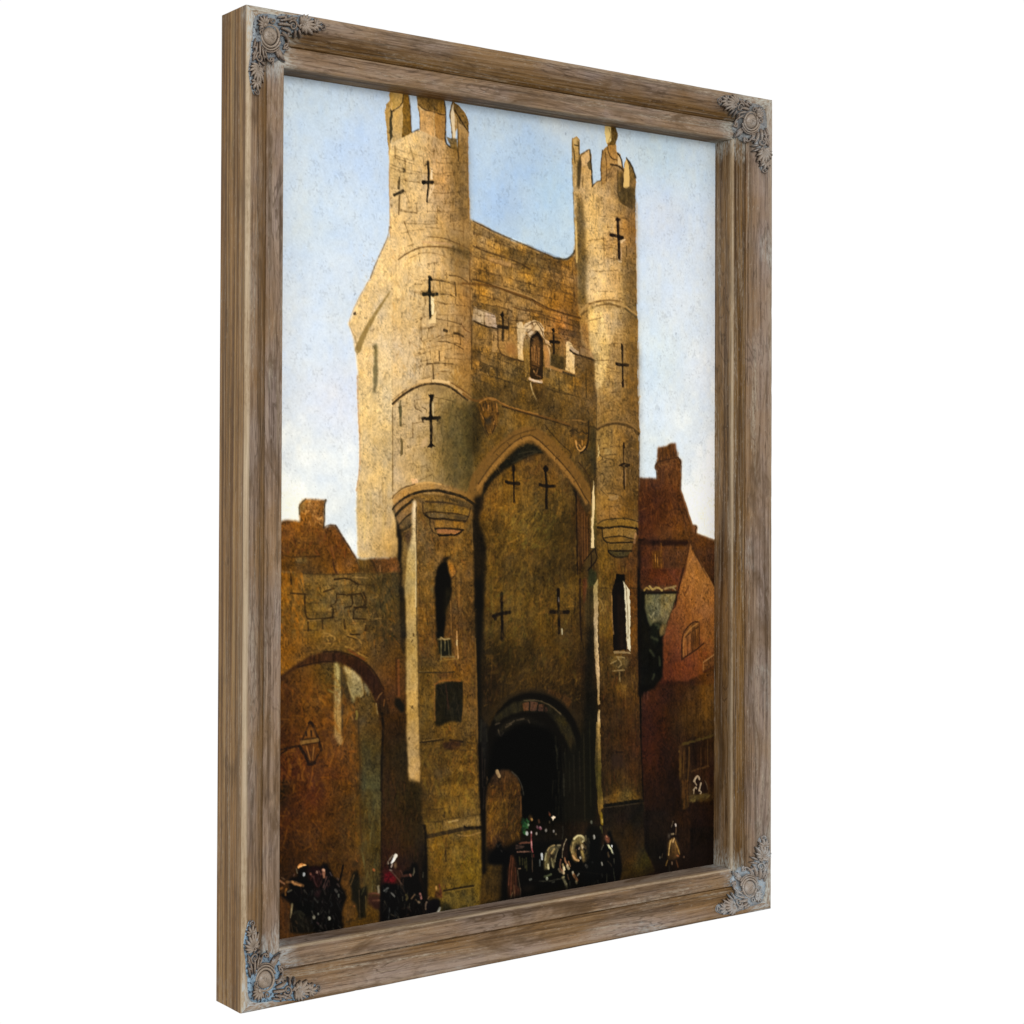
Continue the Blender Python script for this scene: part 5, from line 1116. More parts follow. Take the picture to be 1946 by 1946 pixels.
('P',[(208.5,496.3),(216.4,496.4),(291.4,503.8),(291.1,538.3),(293.3,556),(294.7,600.2),(296.1,665),(297.8,685),(299.7,738.2),(301.7,800.1),(301.1,798.9),(303.5,843.3),(305.9,884.2),(307.6,901.1),(309,961.6),(305.3,995.4),(317.8,1010.4),(322,1024.2),(260.9,1028.4),(227.4,1012.5),(225.6,972.3),(224.6,939),(222.8,912.2),(223.8,904.7),(219.5,891.2),(218.3,860.9),(216.1,839.1),(213.8,791.4),(213.7,784),(211.2,706.1),(209.2,623.3)],[(214,537,138,104,56),(251,503,138,98,44),(241,551,116,84,44),(278,534,136,98,44),(218,572,124,92,46),(273,569,126,88,34),(284,591,124,86,40),(220,606,104,76,34),(279,617,122,84,34),(218,641,110,76,32),(268,652,96,62,28),(290,653,100,68,30),(220,672,116,76,32),(279,675,98,66,32),(221,698,92,74,40),(279,706,118,78,32),(221,733,114,82,32),(226,750,122,92,32),(289,737,112,74,28),(290,764,118,84,34),(232,777,100,76,42),(285,781,108,80,40),(226,798,106,78,28),(291,804,120,82,28),(232,816,84,62,28),(232,810,86,62,28),(285,811,108,76,28),(253,830,108,82,42),(286,837,130,90,36),(227,844,84,60,28),(264,857,116,88,36),(296,869,124,94,42),(232,878,96,68,28),(291,882,118,90,44),(234,893,106,82,38),(275,893,134,106,60),(302,894,126,96,48),(238,919,118,86,34),(291,921,112,84,32),(243,946,104,72,24),(291,943,122,94,28),(243,928,108,78,20),(285,946,126,100,24),(243,961,104,74,22),(285,984,106,88,40),(260,990,98,84,38)],.6,1,'rough',.8),
('D',[(209.1,511),(290.4,511.8),(295.5,662.1),(209.9,657.9)],420,[(152,110,50),(84,62,30),(168,118,48),(74,58,30),(140,84,38),(106,90,48)],9,2.4,80,.36,.5,61),
('D',[(213,654.4),(297.7,658.5),(300.7,829.4),(213.9,821.3)],420,[(146,106,40),(76,54,24),(134,104,36),(60,44,22),(130,76,30)],9,2.4,85,.36,.4,62),
('D',[(215.9,800.2),(301.7,807.8),(307.9,961.4),(224,950.6)],620,[(146,108,40),(78,56,24),(138,112,40),(58,44,20),(126,80,30)],8,2.4,85,.36,.4,63),
('B',[(209.3,542.2),(290.5,543.6),(294.4,662.1),(209.9,657.9)],9,3,(52,38,20),.35,1.04,.6,0,.03,218,.4),
('B',[(213.3,702.8),(299,708.1),(301.8,829.5),(215,821.3)],8,3,(46,34,18),.35,1.04,.6,0,.03,219,.4),
('D',[(209.3,537),(291.5,511.8),(295.5,665),(209.9,660.7)],260,[(54,40,20),(40,30,16),(170,124,60)],4,1.5,80,.5,.9,221),
('D',[(213,654.4),(298.8,658.5),(301.8,829.5),(215,821.3)],260,[(48,36,18),(38,28,15),(156,112,50)],4,1.5,80,.5,.9,222),
('D',[(215.9,800.2),(302.8,807.9),(307.9,961.4),(226.1,950.9)],300,[(48,36,18),(38,28,15),(150,112,46)],4,1.5,80,.5,.9,223),
('P',[(279.5,516.1),(291.5,516.2),(295.5,665),(283.5,664.4)],(60,44,22),5,.35,'dark',.8),
('P',[(213.2,680.3),(226.8,681.1),(227.6,822.5),(215,821.3)],(62,48,24),6,.35,'dark',.8),
('P',[(215.1,838.1),(227.6,832.4),(228,905.1),(221.7,902.7)],(54,40,20),5,.45,'dark',.8),
('P',[(173.1,492.6),(181.4,482.7),(198.1,476.8),(216.1,472.8),(240.5,473.8),(265.3,478.8),(284.1,486.9),(296.7,498.2),(289.2,501.2),(271.6,493),(246.7,488.9),(222.3,485.8),(204.1,488.7),(186.2,496.6),(176.7,504.5)],[(180,491,166,122,64),(222,478,172,128,66),(253,481,146,108,58),(287,493,120,84,36)],.6,.95,'lit',.8),
('S',[(173.1,489.6),(188.5,479.8),(205.3,474.8),(224.6,471.8),(244.2,474.8)],1.78,(206,156,86),.8,.8,.4),
('S',[(173.1,491.6),(174.3,488.6),(188.5,478.8),(205.3,474.8)],1.48,(56,42,24),.7,.8,.4),
('S',[(176.1,501.5),(186.2,493.6),(201.7,486.7),(219.8,482.8),(238.1,481.8),(259.1,485.9),(277.8,490),(295.5,500.2)],3.7,(30,24,15),.92,.8,.4),
('P',[(210.2,488.8),(224.7,487.3),(252.9,488.9),(279.1,495.1),(289.2,502.2),(256.7,497),(219.9,496.8)],(150,108,44),.8,.9,'rough',.8),
('S',[(221.1,495.8),(245.6,496.9),(264.1,499),(279.1,502.2),(289.2,505.3)],2.52,(54,40,26),.85,.8,.4),
('P',[(251.7,488.9),(286.6,497.1),(295.5,505.4),(279.1,502.2),(261.6,497)],(84,66,42),.8,.85,'rough',.8),
('P',[(218.7,497.8),(240.6,498.9),(265.4,501.1),(287.9,505.3),(286.7,513.4),(265.4,511.2),(244.4,510),(222.4,506.8),(218.7,503.8)],(138,102,42),.6,.9,'rough',.8),
('P',[(219.6,511.1),(228.1,509.5),(242.9,510.5),(256.8,511.5),(281.7,513.5),(287.1,514.4),(280.6,520.5),(262.2,518.5),(242.9,517),(228.1,515.6)],(118,92,54),.5,.95,'rough',.8),
('S',[(219.1,509.8),(230.2,508.2),(247.2,509.6),(262.2,510.6),(279.5,513),(286,515.3)],1.78,(44,32,18),.85,.8,.4),
('S',[(220.7,512),(227,516),(235.5,517.4),(247.2,517.1),(256.9,518.5),(268.7,519.5),(280.6,520.5)],2.52,(30,22,14),.92,.8,.4),
('P',[(260,512.8),(279.5,513.9),(285,515.3),(279.5,519.6),(268.7,518.6)],(60,48,32),.6,.75,None,.8),
('S',[(216.9,496.4),(217.5,509.4),(219.6,511.1)],1.63,(50,36,20),.8,.8,.4),
('S',[(289.3,503.8),(286,516.1),(280.6,522.3)],1.63,(46,34,20),.8,.8,.4),
('S',[(227.6,516.4),(228.1,526.8),(232.4,532.1)],1.63,(40,30,18),.85,.8,.4),
('S',[(233.4,520.8),(236.1,528.7),(235.6,533.9)],1.33,(50,38,22),.8,.8,.4),
('P',[(235.5,520.9),(247.2,519.2),(278.5,523.1),(277.4,530.1),(256.9,529),(236.6,528.7)],(154,110,50),.6,.9,'rough',.8),
('P',[(236.1,529.1),(251.6,529.3),(278.5,531.9),(273.1,535.4),(256.9,536),(239.8,534.8)],(150,98,56),.5,.95,'lit',.8),
('S',[(235.6,529.1),(247.3,528.7),(262.3,529.5),(278.5,531.5)],2.52,(30,22,14),.9,.8,.4),
('P',[(238.8,534.8),(247.3,536.7),(255.9,535.1),(262.3,536.5),(268.8,534.4),(278.5,531.5),(276.4,534.5),(268.8,537.9),(240.9,539.2)],(22,17,11),.5,.95,None,.8),
('S',[(230.3,531.2),(234.5,534.8),(238.8,535.3)],1.78,(36,28,16),.8,.8,.4),
('P',[(230.3,540.8),(268.8,541.4),(258.1,550),(241,549.7)],(84,58,30),3,.6,'rough',.8),
('P',[(173.3,498.7),(201.7,488.5),(202.4,522.2),(189.5,534.1),(187.4,533.2),(181.2,526.2),(178,512.5)],(132,98,56),.6,.9,'stone',.8),
('S',[(173.4,504.7),(175.9,501.3),(186.2,493.6),(197.6,488.5)],2.22,(34,28,18),.9,.8,.4),
('S',[(178,512.5),(184.2,505.7),(201.7,494.6)],3.7,(34,28,18),.9,.8,.4),
('S',[(181.2,525.4),(190.4,516),(201.8,509.2)],2.22,(34,28,18),.9,.8,.4),
('S',[(185.4,530.6),(194.7,528.1),(201.4,522.2)],3.7,(34,28,18),.9,.8,.4),
('P',[(183.2,522.8),(201.8,511),(200.9,523),(188.5,531.5)],(84,68,44),1,.7,'dark',.8),
('P',[(189.5,534.9),(197.8,530.7),(200.9,536.8),(195.8,547.9)],(94,68,44),.6,.9,'rough',.8),
('P',[(172.8,501.3),(175.9,504.7),(180.1,519.3),(186.9,538.3),(187.5,553.8),(186.6,569.2),(181.4,568.2),(180.3,541.6),(177.5,515)],(20,17,12),.8,.95,None,.8),
('P',[(201.7,494.6),(207,493.7),(207.6,519.7),(208.4,571.5),(209.9,660.7),(213.7,784),(215,830.3),(215.1,838.1),(208.8,836.6),(205.7,839.8),(200.5,838.4),(195.8,835.4),(196.2,816.8),(193.8,756.6),(192.4,696.4),(193.2,639.9),(190.4,605.4),(192.8,571.1),(193.8,553.9),(199.9,545.4),(201.9,528.2)],[(204,502,220,196,160),(204,526,208,178,126),(199,563,146,118,64),(205,563,226,196,136),(197,593,130,106,56),(205,593,210,178,112),(197,623,136,108,56),(206,623,206,172,112),(198,671,146,118,64),(206,680,178,146,86),(198,714,150,122,68),(207,723,196,156,92),(199,757,160,126,68),(208,784,186,146,84),(200,807,166,132,74),(210,817,190,150,96)],.7,1,'lit',.8),
('P',[(187.5,541.8),(194.8,548.8),(201,545.5),(193.8,559.1),(192.3,571.1),(190.4,605.4),(187.3,605.3),(187,553.8)],(118,94,54),1,.85,'stone',.8),
('S',[(207.8,502.4),(208.2,571.5),(209.4,657.9)],1.63,(60,46,26),.7,.8,.4),
('S',[(210.9,654.3),(212.4,732.1),(214.2,784)],1.48,(60,46,26),.6,.8,.4),
('S',[(206.7,545.6),(207.6,571.5),(207.6,623.3)],1.63,(238,212,158),.6,.8,.4),
('S',[(204.2,656.6),(204.7,659.2)],2.22,(70,54,30),.8,.8,.4),
('S',[(202.7,664.2),(202.1,665.9)],2.22,(70,54,30),.8,.8,.4),
('S',[(199.1,782.7),(198.6,783.6)],2.22,(70,54,30),.8,.8,.4),
('S',[(203.1,744.4),(202.9,745.6)],2.22,(70,54,30),.8,.8,.4),
('P',[(195.8,835.4),(201.5,838.5),(205.7,838.9),(208.8,837.1),(215,837.2),(216.1,845.1),(213.1,860.3),(215.2,869.2),(211.1,881.7),(200.6,867.6),(196.4,850)],(56,44,24),1.6,.85,'dark',.8),
('P',[(181.4,568.2),(187.1,569.2),(186.7,596.7),(190.4,601.1),(192.6,631.3),(193.3,659.8),(184,659.4),(182.1,605.1)],(34,28,18),1.4,.9,'dark',.8),
('P',[(183.9,653),(193.2,653.5),(191.8,679.2),(193,705),(191.2,752.1),(186.5,750.9),(184.4,734.4),(184.2,695.9)],(36,28,19),1.6,.85,'dark',.8),
('P',[(245.4,569.8),(250.7,569.1),(254.4,570.9),(257.2,583.3),(259.9,591.2),(261.6,603.5),(259.5,616.6),(252.1,629.4),(252.1,642.5),(251.1,655.6),(248,662.6),(240.5,662.2),(237.2,641.9),(235.4,607),(235.4,595.7),(237.4,581.8),(241.1,575)],(10,9,7),.6,.98,None,.8),
('P',[(251.9,603.2),(260.5,603.5),(259.5,616.6),(252.1,642.5),(248.8,624.9)],(34,28,14),2,.7,'wood',.8),
('P',[(244.3,568.9),(248.5,564.7),(260.3,563.2),(257.1,566.6),(251.8,570.9)],(18,14,10),.6,.9,None,.8),
('P',[(255,570.1),(260.4,572.8),(266.8,578.3),(267.4,585.3),(260.4,590.4),(257.2,581.5)],(166,108,44),.8,.75,'rough',.8),
('S',[(264.7,574.7),(267.9,581.8),(266.9,587),(260.4,591.2)],1.63,(56,38,20),.8,.8,.4),
('S',[(260.6,616.6),(261.9,658.7)],1.63,(66,44,20),.7,.8,.4),
('S',[(266.9,588.8),(267.6,616.9),(270.8,621.4),(271,657.4)],1.63,(66,44,20),.7,.8,.4),
('S',[(222.3,622.1),(224.5,641.3)],1.63,(66,44,20),.7,.8,.4),
('S',[(212.7,593.2),(213.9,623.5)],1.63,(66,44,20),.7,.8,.4),
('S',[(259.5,619.2),(260.8,660.4)],1.48,(158,110,52),.6,.8,.4),
('S',[(272.3,599.5),(271.9,625.8)],1.48,(158,110,52),.6,.8,.4),
('S',[(268.9,656.4),(269.4,663.6)],1.48,(158,110,52),.6,.8,.4),
('P',[(237.8,655.6),(247.9,656.1),(249,664),(240.5,665.3),(239.5,681.8),(243.8,690.7),(241.7,691.5),(240,673.1)],(12,12,9),.6,.95,None,.8),
('P',[(240.5,666.2),(259.8,666.3),(261.4,683),(257.7,686.3),(245.9,686.5),(241.7,681.9)],(20,22,15),.6,.95,None,.8),
('S',[(245.3,665.6),(245.4,690)],1.48,(124,110,72),.8,.8,.4),
('S',[(251.2,666.7),(251.2,678.9)],1.48,(124,110,72),.8,.8,.4),
('S',[(255.5,666.1),(257.7,685.4)],1.48,(124,110,72),.8,.8,.4),
('S',[(245.9,686.5),(265.2,687.6)],1.48,(124,110,72),.8,.8,.4),
('S',[(240.5,664.9),(258.7,664.9)],1.48,(124,110,72),.8,.8,.4),
('S',[(243.7,664.6),(245.3,662.5),(248,664.8),(252.2,665.9),(257.6,664.9)],1.63,(164,136,84),.85,.8,.4),
('S',[(265.7,670.1),(266.9,688.6)],1.63,(128,88,46),.8,.8,.4),
('S',[(268.9,657.1),(269.5,672),(271.2,689.7)],1.92,(196,146,88),.85,.8,.4),
('S',[(269.4,667.7),(268.9,672.9)],2.22,(222,190,130),.8,.8,.4),
('S',[(243.8,691.6),(252.4,690.4),(269.6,690.5)],1.48,(140,110,52),.6,.8,.4),
('S',[(213.3,703.7),(231.2,704.8),(252.5,706.5),(265.3,706.4)],1.92,(44,34,20),.8,.8,.4),
('S',[(213.3,702.8),(227,703.2)],1.18,(130,106,62),.6,.8,.4),
('S',[(266.3,692),(269.6,704.5)],1.78,(70,42,22),.6,.8,.4),
('P',[(239.7,707),(262.1,707.5),(263.2,712.9),(241.8,713.3)],(76,50,30),1,.7,'rough',.8),
('P',[(237.6,718.2),(244,719.5),(258.9,717),(278.4,719.1),(279,745.5),(277.5,769.1),(259.2,766.8),(248.5,770.3),(236.8,770.3),(236.7,742.5)],(24,22,14),1,.97,'dark',.8),
('D',[(238.7,720),(277.3,720.8),(276.4,767.3),(238.9,767)],80,[(52,46,32),(44,34,22),(12,11,8),(64,52,36)],9,2.2,85,.5,.5,64),
('S',[(236.6,719.9),(244,716),(258.9,716.1),(274,717.9)],2.22,(146,88,36),.7,.8,.4),
('S',[(236,721.6),(235.6,742.4),(236.8,764.2)],1.78,(130,86,42),.6,.8,.4),
('S',[(279.5,720.9),(280.7,745.6),(277.5,767.3)],1.63,(140,96,42),.6,.8,.4),
('S',[(252.5,721.8),(255.9,743.8),(257,750.9)],1.92,(62,36,26),.6,.8,.4),
('S',[(214.8,788.8),(227.4,788.6),(242.2,788.5),(248.6,788.6)],1.92,(30,22,14),.9,.8,.4),
('S',[(259.3,789.5),(270.1,791.7),(278.7,793.3)],2.37,(28,20,14),.9,.8,.4),
('S',[(283,786.2),(299.4,786.7)],1.48,(60,44,24),.7,.8,.4),
('P',[(248.6,792.1),(263.6,790.8),(275.5,793.5),(274.4,802.2),(258.3,801.7),(249.7,799.2)],(58,36,30),1,.85,'rough',.8),
('S',[(274.5,804),(294,804.8)],1.48,(60,44,24),.7,.8,.4),
('S',[(219,787.4),(242.2,786.8)],1.18,(150,114,60),.6,.8,.4),
('S',[(229.7,822.2),(229.8,843.9)],1.63,(58,42,22),.6,.8,.4),
('P',[(236,823.7),(255.2,822.9),(263.8,824.5),(258.5,835.4),(238.2,836.9)],(122,94,56),2,.5,'rough',.8),
('S',[(231,872.6),(249,872.8)],1.48,(56,42,22),.7,.8,.4),
('S',[(251.2,877.4),(251.2,884.3)],1.48,(56,42,22),.7,.8,.4),
('S',[(219.5,886.5),(249.1,888.5)],1.48,(56,42,22),.7,.8,.4),
('S',[(249.1,886.7),(261.9,886.4),(275.9,887)],1.48,(56,42,22),.7,.8,.4),
('S',[(285.7,886.4),(304.3,886.6)],1.48,(56,42,22),.7,.8,.4),
('S',[(294.3,871),(302,872.3)],1.48,(56,42,22),.7,.8,.4),
('S',[(249.1,888.5),(249.2,898)],1.48,(56,42,22),.7,.8,.4),
('P',[(251.2,887.8),(270.6,888.2),(285.7,888.1),(304.3,887.5),(307.1,900.2),(281.4,898.2),(279.3,901.4),(255.6,900.5),(249.2,897.2)],(146,116,68),1,.7,'rough',.8),
('S',[(257.7,890.3),(271.6,889.6)],2.22,(190,156,100),.6,.8,.4),
('S',[(225.9,904.9),(242.8,903.4),(264.2,902.4),(283.6,901.1),(306.6,902.8)],5.18,(44,34,22),.92,1,.4),
('S',[(281.4,898.2),(285.8,901.3),(306.6,902.3)],2.96,(24,19,13),.9,.8,.4),
('S',[(219.5,890.3),(223.8,899.5),(225.9,904.9)],2.96,(36,28,18),.85,.8,.4),
('S',[(270.7,907.5),(284.7,911.3),(307.7,908.2)],1.48,(164,124,70),.6,.8,.4),
('S',[(254,909.9),(253.6,925.5),(254.2,937.8)],1.92,(60,44,22),.75,.8,.4),
('S',[(253,925.8),(253.9,937.3)],2.96,(50,36,18),.8,.8,.4),
('P',[(250.8,973.7),(295.8,974.3),(295.9,998.7),(284.9,999.2),(265,999.8),(255.9,993.2),(250.1,985.7)],(104,84,36),.8,.9,'rough',.8),
('S',[(250.8,974.1),(264,973.8),(280.6,973.3),(295.8,973.7)],2.66,(26,20,12),.9,.8,.4),
('S',[(250.8,975.1),(295.8,975.4)],1.18,(140,110,44),.6,.8,.4),
('P',[(218.8,911.7),(223.6,909.6),(225,939),(225.6,972.3),(228.9,986.1),(220.8,985),(217.4,944.7)],(14,12,9),2,.9,None,.8),
('S',[(297.2,667.3),(299.7,738.2),(301.7,809)],2.22,(132,94,44),.6,1,.4),
('S',[(301.7,798.9),(303.9,852.1),(305.9,884.2)],1.78,(146,104,46),.55,.8,.4),
('S',[(291,520.6),(292.8,556)],1.48,(150,112,58),.5,.8,.4),
('B',[(209.3,542.2),(234.6,542.6),(235.2,659.2),(211,658)],7,2,(64,48,24),.35,1.11,.5,0,.05,65,.18),
('B',[(215.9,804.5),(301.7,807.8),(304.3,885.7),(221.6,883.7)],6,3,(58,42,20),.35,1.11,.5,0,.06,66,.18),
('P',[(493.6,527.9),(534.4,523.2),(565.5,531.4),(565.1,643.2),(568,732.3),(570.7,758.7),(569.2,771.5),(573.3,840.7),(577.5,896.2),(578.8,910.1),(580.2,933.1),(575.5,933.3),(579.5,962.9),(588.4,978.6),(596.2,994.2),(569,998),(534.5,1000),(526.8,970.9),(519.1,941.3),(511.5,928.2),(504.9,911),(506.7,921.7),(502.8,897.1),(501.3,843.8),(501,766.5),(499.5,740.9),(497.5,663.4),(495.6,598.9),(495.5,584.7)],[(509,572,112,84,36),(552,580,94,58,28),(504,611,102,78,32),(559,619,112,66,30),(508,625,104,78,34),(509,661,124,90,26),(559,653,110,66,26),(509,690,84,60,26),(559,706,84,52,24),(510,716,86,62,26),(535,743,104,76,34),(518,762,70,46,22),(552,764,68,44,20),(509,767,62,42,20),(547,770,66,42,20),(515,806,52,36,20),(554,819,72,40,22),(522,846,44,32,22),(560,859,72,40,20),(515,869,42,32,18),(560,879,56,36,18),(522,886,112,78,32),(548,885,122,96,40),(567,891,70,50,22),(522,914,30,24,18),(561,918,22,22,16),(530,928,40,26,16),(559,939,62,38,20),(554,971,76,48,22),(574,988,92,78,24),(550,992,70,54,24),(521,920,40,38,24)],.8,1,'dark',.8),
('D',[(495.5,578.2),(564,580),(566,643.3),(497.4,640.5)],120,[(146,108,42),(70,48,22),(120,70,32)],9,2.2,88,.36,.3,71),
('D',[(500.7,611.9),(565.8,614.1),(569.9,765.2),(501.3,760.3)],260,[(136,98,40),(62,42,20),(120,66,28),(88,66,28)],10,2.2,88,.34,.3,72),
('D',[(504.7,747.4),(570.5,771.6),(574.8,894.9),(505.3,887.7)],240,[(84,54,26),(34,24,16),(96,50,28),(60,48,24)],12,2.2,90,.34,.25,73),
('P',[(506.6,898.5),(576.2,899),(578.8,910.1),(580.2,933.1),(506.7,924.8)],[(516,908,30,24,18),(548,907,32,24,17),(574,914,16,15,12),(528,924,38,28,18)],1,.9,'dark',.8),
('P',[(504.8,908.1),(572.5,912.6),(575.5,933.3),(579.5,962.9),(588.4,978.6),(596.2,994.2),(540.2,999.3),(534.3,964.7),(519.1,934.1)],[(521,916,32,28,19),(535,914,44,26,18),(559,921,18,18,14),(564,946,50,32,19),(535,950,38,29,18),(554,971,66,42,22),(574,987,96,80,26),(586,975,36,38,18),(554,996,48,38,18),(588,997,22,22,12)],1.2,.95,'rough',.8),
('P',[(506.5,885.9),(525.6,881.1),(546.2,880.2),(561.7,885.7),(574.9,895.9),(554,895.7),(507.8,895.7)],[(522,888,126,88,36),(548,885,128,102,42),(567,893,90,62,26)],2,.8,'rough',.8),
('P',[(488.1,606.4),(495.6,598.9),(496.5,624.7),(495.8,663.3),(498.6,715),(499.6,762.8),(496.2,763.8),(495.3,740.6),(491,701.7),(489.1,660.4)],[(492,612,150,128,78),(492,644,176,144,96),(492,676,222,188,132),(494,708,206,166,110),(497,754,184,150,98)],.5,.95,'lit',.8),
('P',[(497.1,770.3),(499.6,770.5),(500.6,805.4),(502.5,848.3),(490.7,847.2),(494.7,804.9)],[(499,780,196,162,104),(497,805,184,148,92),(496,837,120,104,52)],.5,.95,'lit',.8),
('P',[(494.1,785.3),(500.4,785.8),(501.9,834.2),(502.7,873),(507.8,896.7),(502.8,901.9),(505.4,921.5),(501.6,919.2),(497.7,900.4),(493.2,862.4),(490.6,842.9),(493,814.2)],[(497,795,192,154,94),(497,824,132,106,60),(496,853,88,80,34),(500,882,84,74,28),(504,896,150,104,48),(503,916,140,112,28)],.5,.95,'wood',.8),
('P',[(478.2,662.5),(489.1,660.4),(491,714.6),(492.9,766.1),(489.8,843),(473.2,841.5),(472.7,739.1)],(22,19,12),3,.8,'dark',.8),
('P',[(493.6,527.9),(500.3,522.2),(534.4,519.3),(565.5,523.6),(566.4,532.8),(534.4,530.4),(507.1,531.3),(497,531.8)],(124,92,38),.6,.95,'stone',.8),
('S',[(495.3,526.6),(503.7,521.6),(534.4,519.3),(551.6,520.8),(566.4,524.9)],1.78,(44,34,18),.8,.8,.4),
('S',[(495.3,531.1),(508.8,533.3),(531,530.3),(551.6,531.9),(565.6,534.7)],3.26,(24,19,12),.92,.8,.4),
('P',[(502.9,533.8),(534.4,531.7),(563.8,535.3),(559.5,547.1),(534.4,542.7),(505.5,545.5)],(128,96,46),.5,.95,'stone',.8),
('S',[(504.6,545.5),(520.8,543.8),(534.4,543),(558.6,547.7)],1.78,(34,26,15),.9,.8,.4),
('P',[(505.5,546.2),(534.4,544),(558.6,548.4),(555.2,556.2),(534.5,552.5),(512.3,552.1)],(116,84,34),.5,.95,'stone',.8),
('S',[(502.9,534.5),(503.8,546.1),(512.3,552.1),(534.5,551.9),(558.7,551.7)],2.22,(30,23,13),.9,.8,.4),
('P',[(512.3,552.7),(534.5,553.2),(556.9,554.9),(553.5,564),(534.5,562.3),(514,561.9)],(104,78,34),.5,.95,'stone',.8),
('S',[(512.3,552.7),(513.2,561.8)],1.48,(40,30,16),.8,.8,.4),
('S',[(514,562.5),(534.5,562.9),(554.4,563.4)],2.96,(28,22,14),.9,.8,.4),
('P',[(513.2,563.1),(534.5,564.2),(553.5,564),(544.9,571),(532.8,572),(519.2,568.4)],(70,60,34),.5,.95,'stone',.8),
('S',[(514,563.8),(520.9,569.1),(532.8,572),(546.6,570.4)],2.52,(26,21,13),.9,.8,.4),
('P',[(517.5,571),(548.3,571.7),(539.7,580.7),(527.7,579)],(72,52,30),3,.5,None,.8),
('S',[(561.2,540.6),(558.7,552.3)],3.7,(170,124,84),.7,.8,.4),
('S',[(562.9,532.7),(564.7,540.6)],2.96,(26,20,13),.8,.8,.4),
('P',[(525.2,599.8),(543.3,600.3),(541.6,608.1),(544.2,619.9),(543.4,639.5),(546.2,694.4),(523.1,694.4),(521.2,664.5),(520.2,619.1),(522.7,607.5)],(14,11,9),.5,.98,None,.8),
('P',[(526.9,593.3),(543.2,593.8),(541.6,604.2),(525.3,605)],(10,9,7),.5,.98,None,.8),
('P',[(529.6,619.4),(543.4,626.4),(545.3,691.7),(531.6,693.6)],(36,24,16),2,.7,'wood',.8),
('P',[(539,601.5),(543.3,606.9),(550.2,614.9),(552,639.8),(552.3,697.3),(547.1,691.8),(545.2,665.6),(542.5,626.4),(541.6,610.7)],(214,200,164),.3,.97,None,.8),
('S',[(545,613.4),(547.2,639.6),(548.7,665.8),(547.9,678.8)],1.48,(110,90,56),.85,.8,.4),
('S',[(541.6,602.9),(545,613.4)],1.48,(90,74,48),.7,.8,.4),
('S',[(519.7,621.7),(520.3,651.5),(523,672.4)],1.33,(166,124,72),.8,.8,.4),
('P',[(523.1,695.1),(550.5,696.6),(554,699.4),(524.8,698.4)],(146,122,84),.4,.85,None,.8),
('P',[(514.6,703),(528.2,699.9),(545.4,703.5),(552.3,709.1),(542,721.5),(528.3,719.4),(518,711)],(122,98,54),2,.7,'rough',.8),
('S',[(529.9,703.9),(538.5,712.2),(531.7,717)],1.92,(164,138,92),.65,.8,.4),
('S',[(518,711),(528.2,707.7)],1.92,(164,138,92),.65,.8,.4),
('S',[(521.5,720.9),(542,720.9)],1.92,(164,138,92),.65,.8,.4),
('S',[(533.4,723.6),(534.3,735.4)],1.92,(164,138,92),.65,.8,.4),
('S',[(528.2,702.5),(541.9,704.6)],1.92,(164,138,92),.65,.8,.4),
('P',[(528.3,738.9),(547.2,740.1),(545.6,749.1),(528.4,746.7)],(134,96,38),1.6,.7,'rough',.8),
('S',[(497.4,624.7),(502.4,628.8),(505.8,636.7),(500.8,641.6)],2.22,(160,126,66),.6,.8,.4),
('S',[(499,610.6),(514.2,611.7)],1.48,(50,36,18),.7,.8,.4),
('S',[(551.9,612.4),(565.8,614.1)],1.48,(50,34,18),.7,.8,.4),
('S',[(565.8,601),(567,679.8),(569.8,745.5),(571.8,811.3)],2.96,(12,10,8),.9,.8,.4),
('S',[(570.4,751.9),(571.2,801.2),(573.3,840.7),(576.2,896)],2.96,(10,9,8),.92,.8,.4),
('S',[(507.8,896.7),(528.2,896.9),(554,896.7),(577.5,897.2)],4.44,(12,12,10),.92,.8,.4),
('S',[(509.1,899.7),(528.2,899.8),(567,900)],1.33,(70,60,46),.6,.8,.4),
('S',[(528,828.3),(539.5,829.3)],2.22,(26,18,14),.8,.8,.4),
('P',[(519,831.9),(539.5,831.8),(540.9,849.5),(520.4,849.5)],(48,34,28),2,.6,None,.8),
('P',[(17.2,520.4),(21.5,517.2),(29.1,515.8),(43.4,518.4),(43.9,509.3),(43.8,499.8),(47.7,495.1),(52.1,491.7),(79.4,493.3),(77.7,500),(77.9,526),(85.7,522.2),(93.1,523.3),(101.6,535),(110.8,547.8),(121.2,561.6),(125.9,572.4),(128.2,580.3),(92.8,581.2),(41.6,577.8),(17.6,576.2)],[(26,522,150,92,40),(59,500,178,120,56),(64,519,166,106,48),(87,526,120,78,40),(26,538,140,84,26),(53,538,108,72,30),(81,540,98,60,26),(98,544,90,48,20),(26,552,70,40,18),(59,554,96,62,26),(93,556,88,50,24),(110,563,124,78,32),(28,566,138,88,24),(44,564,108,84,44),(62,572,84,60,30),(79,567,126,84,26),(110,574,152,98,32)],.6,1,'rough',.8),
('D',[(18.3,523.3),(92.5,524.2),(115.5,560.5),(18.5,559.2)],260,[(164,100,40),(70,40,18),(130,84,34),(52,32,16),(110,52,24)],8,2.4,80,.4,.6,81),
('D',[(45.5,494.1),(77.7,495.2),(76.7,524),(45.6,520.8)],90,[(214,150,76),(116,76,38),(226,170,96)],5,2.2,80,.5,.6,82),
('S',[(43.9,509.3),(43.5,500.7),(47.7,495.1),(52.1,492.2)],1.92,(70,60,40),.8,.8,.4),
('P',[(44.4,498.8),(51,494.1),(52.1,503.7),(44.4,507.4)],(132,104,66),.6,.8,'rough',.8),
('S',[(79.4,493.8),(77.2,501.9),(78.3,511.6),(76.8,526)],1.92,(40,32,22),.85,.8,.4),
('S',[(79.4,493.3),(75.5,495.2)],1.48,(90,64,34),.7,.8,.4),
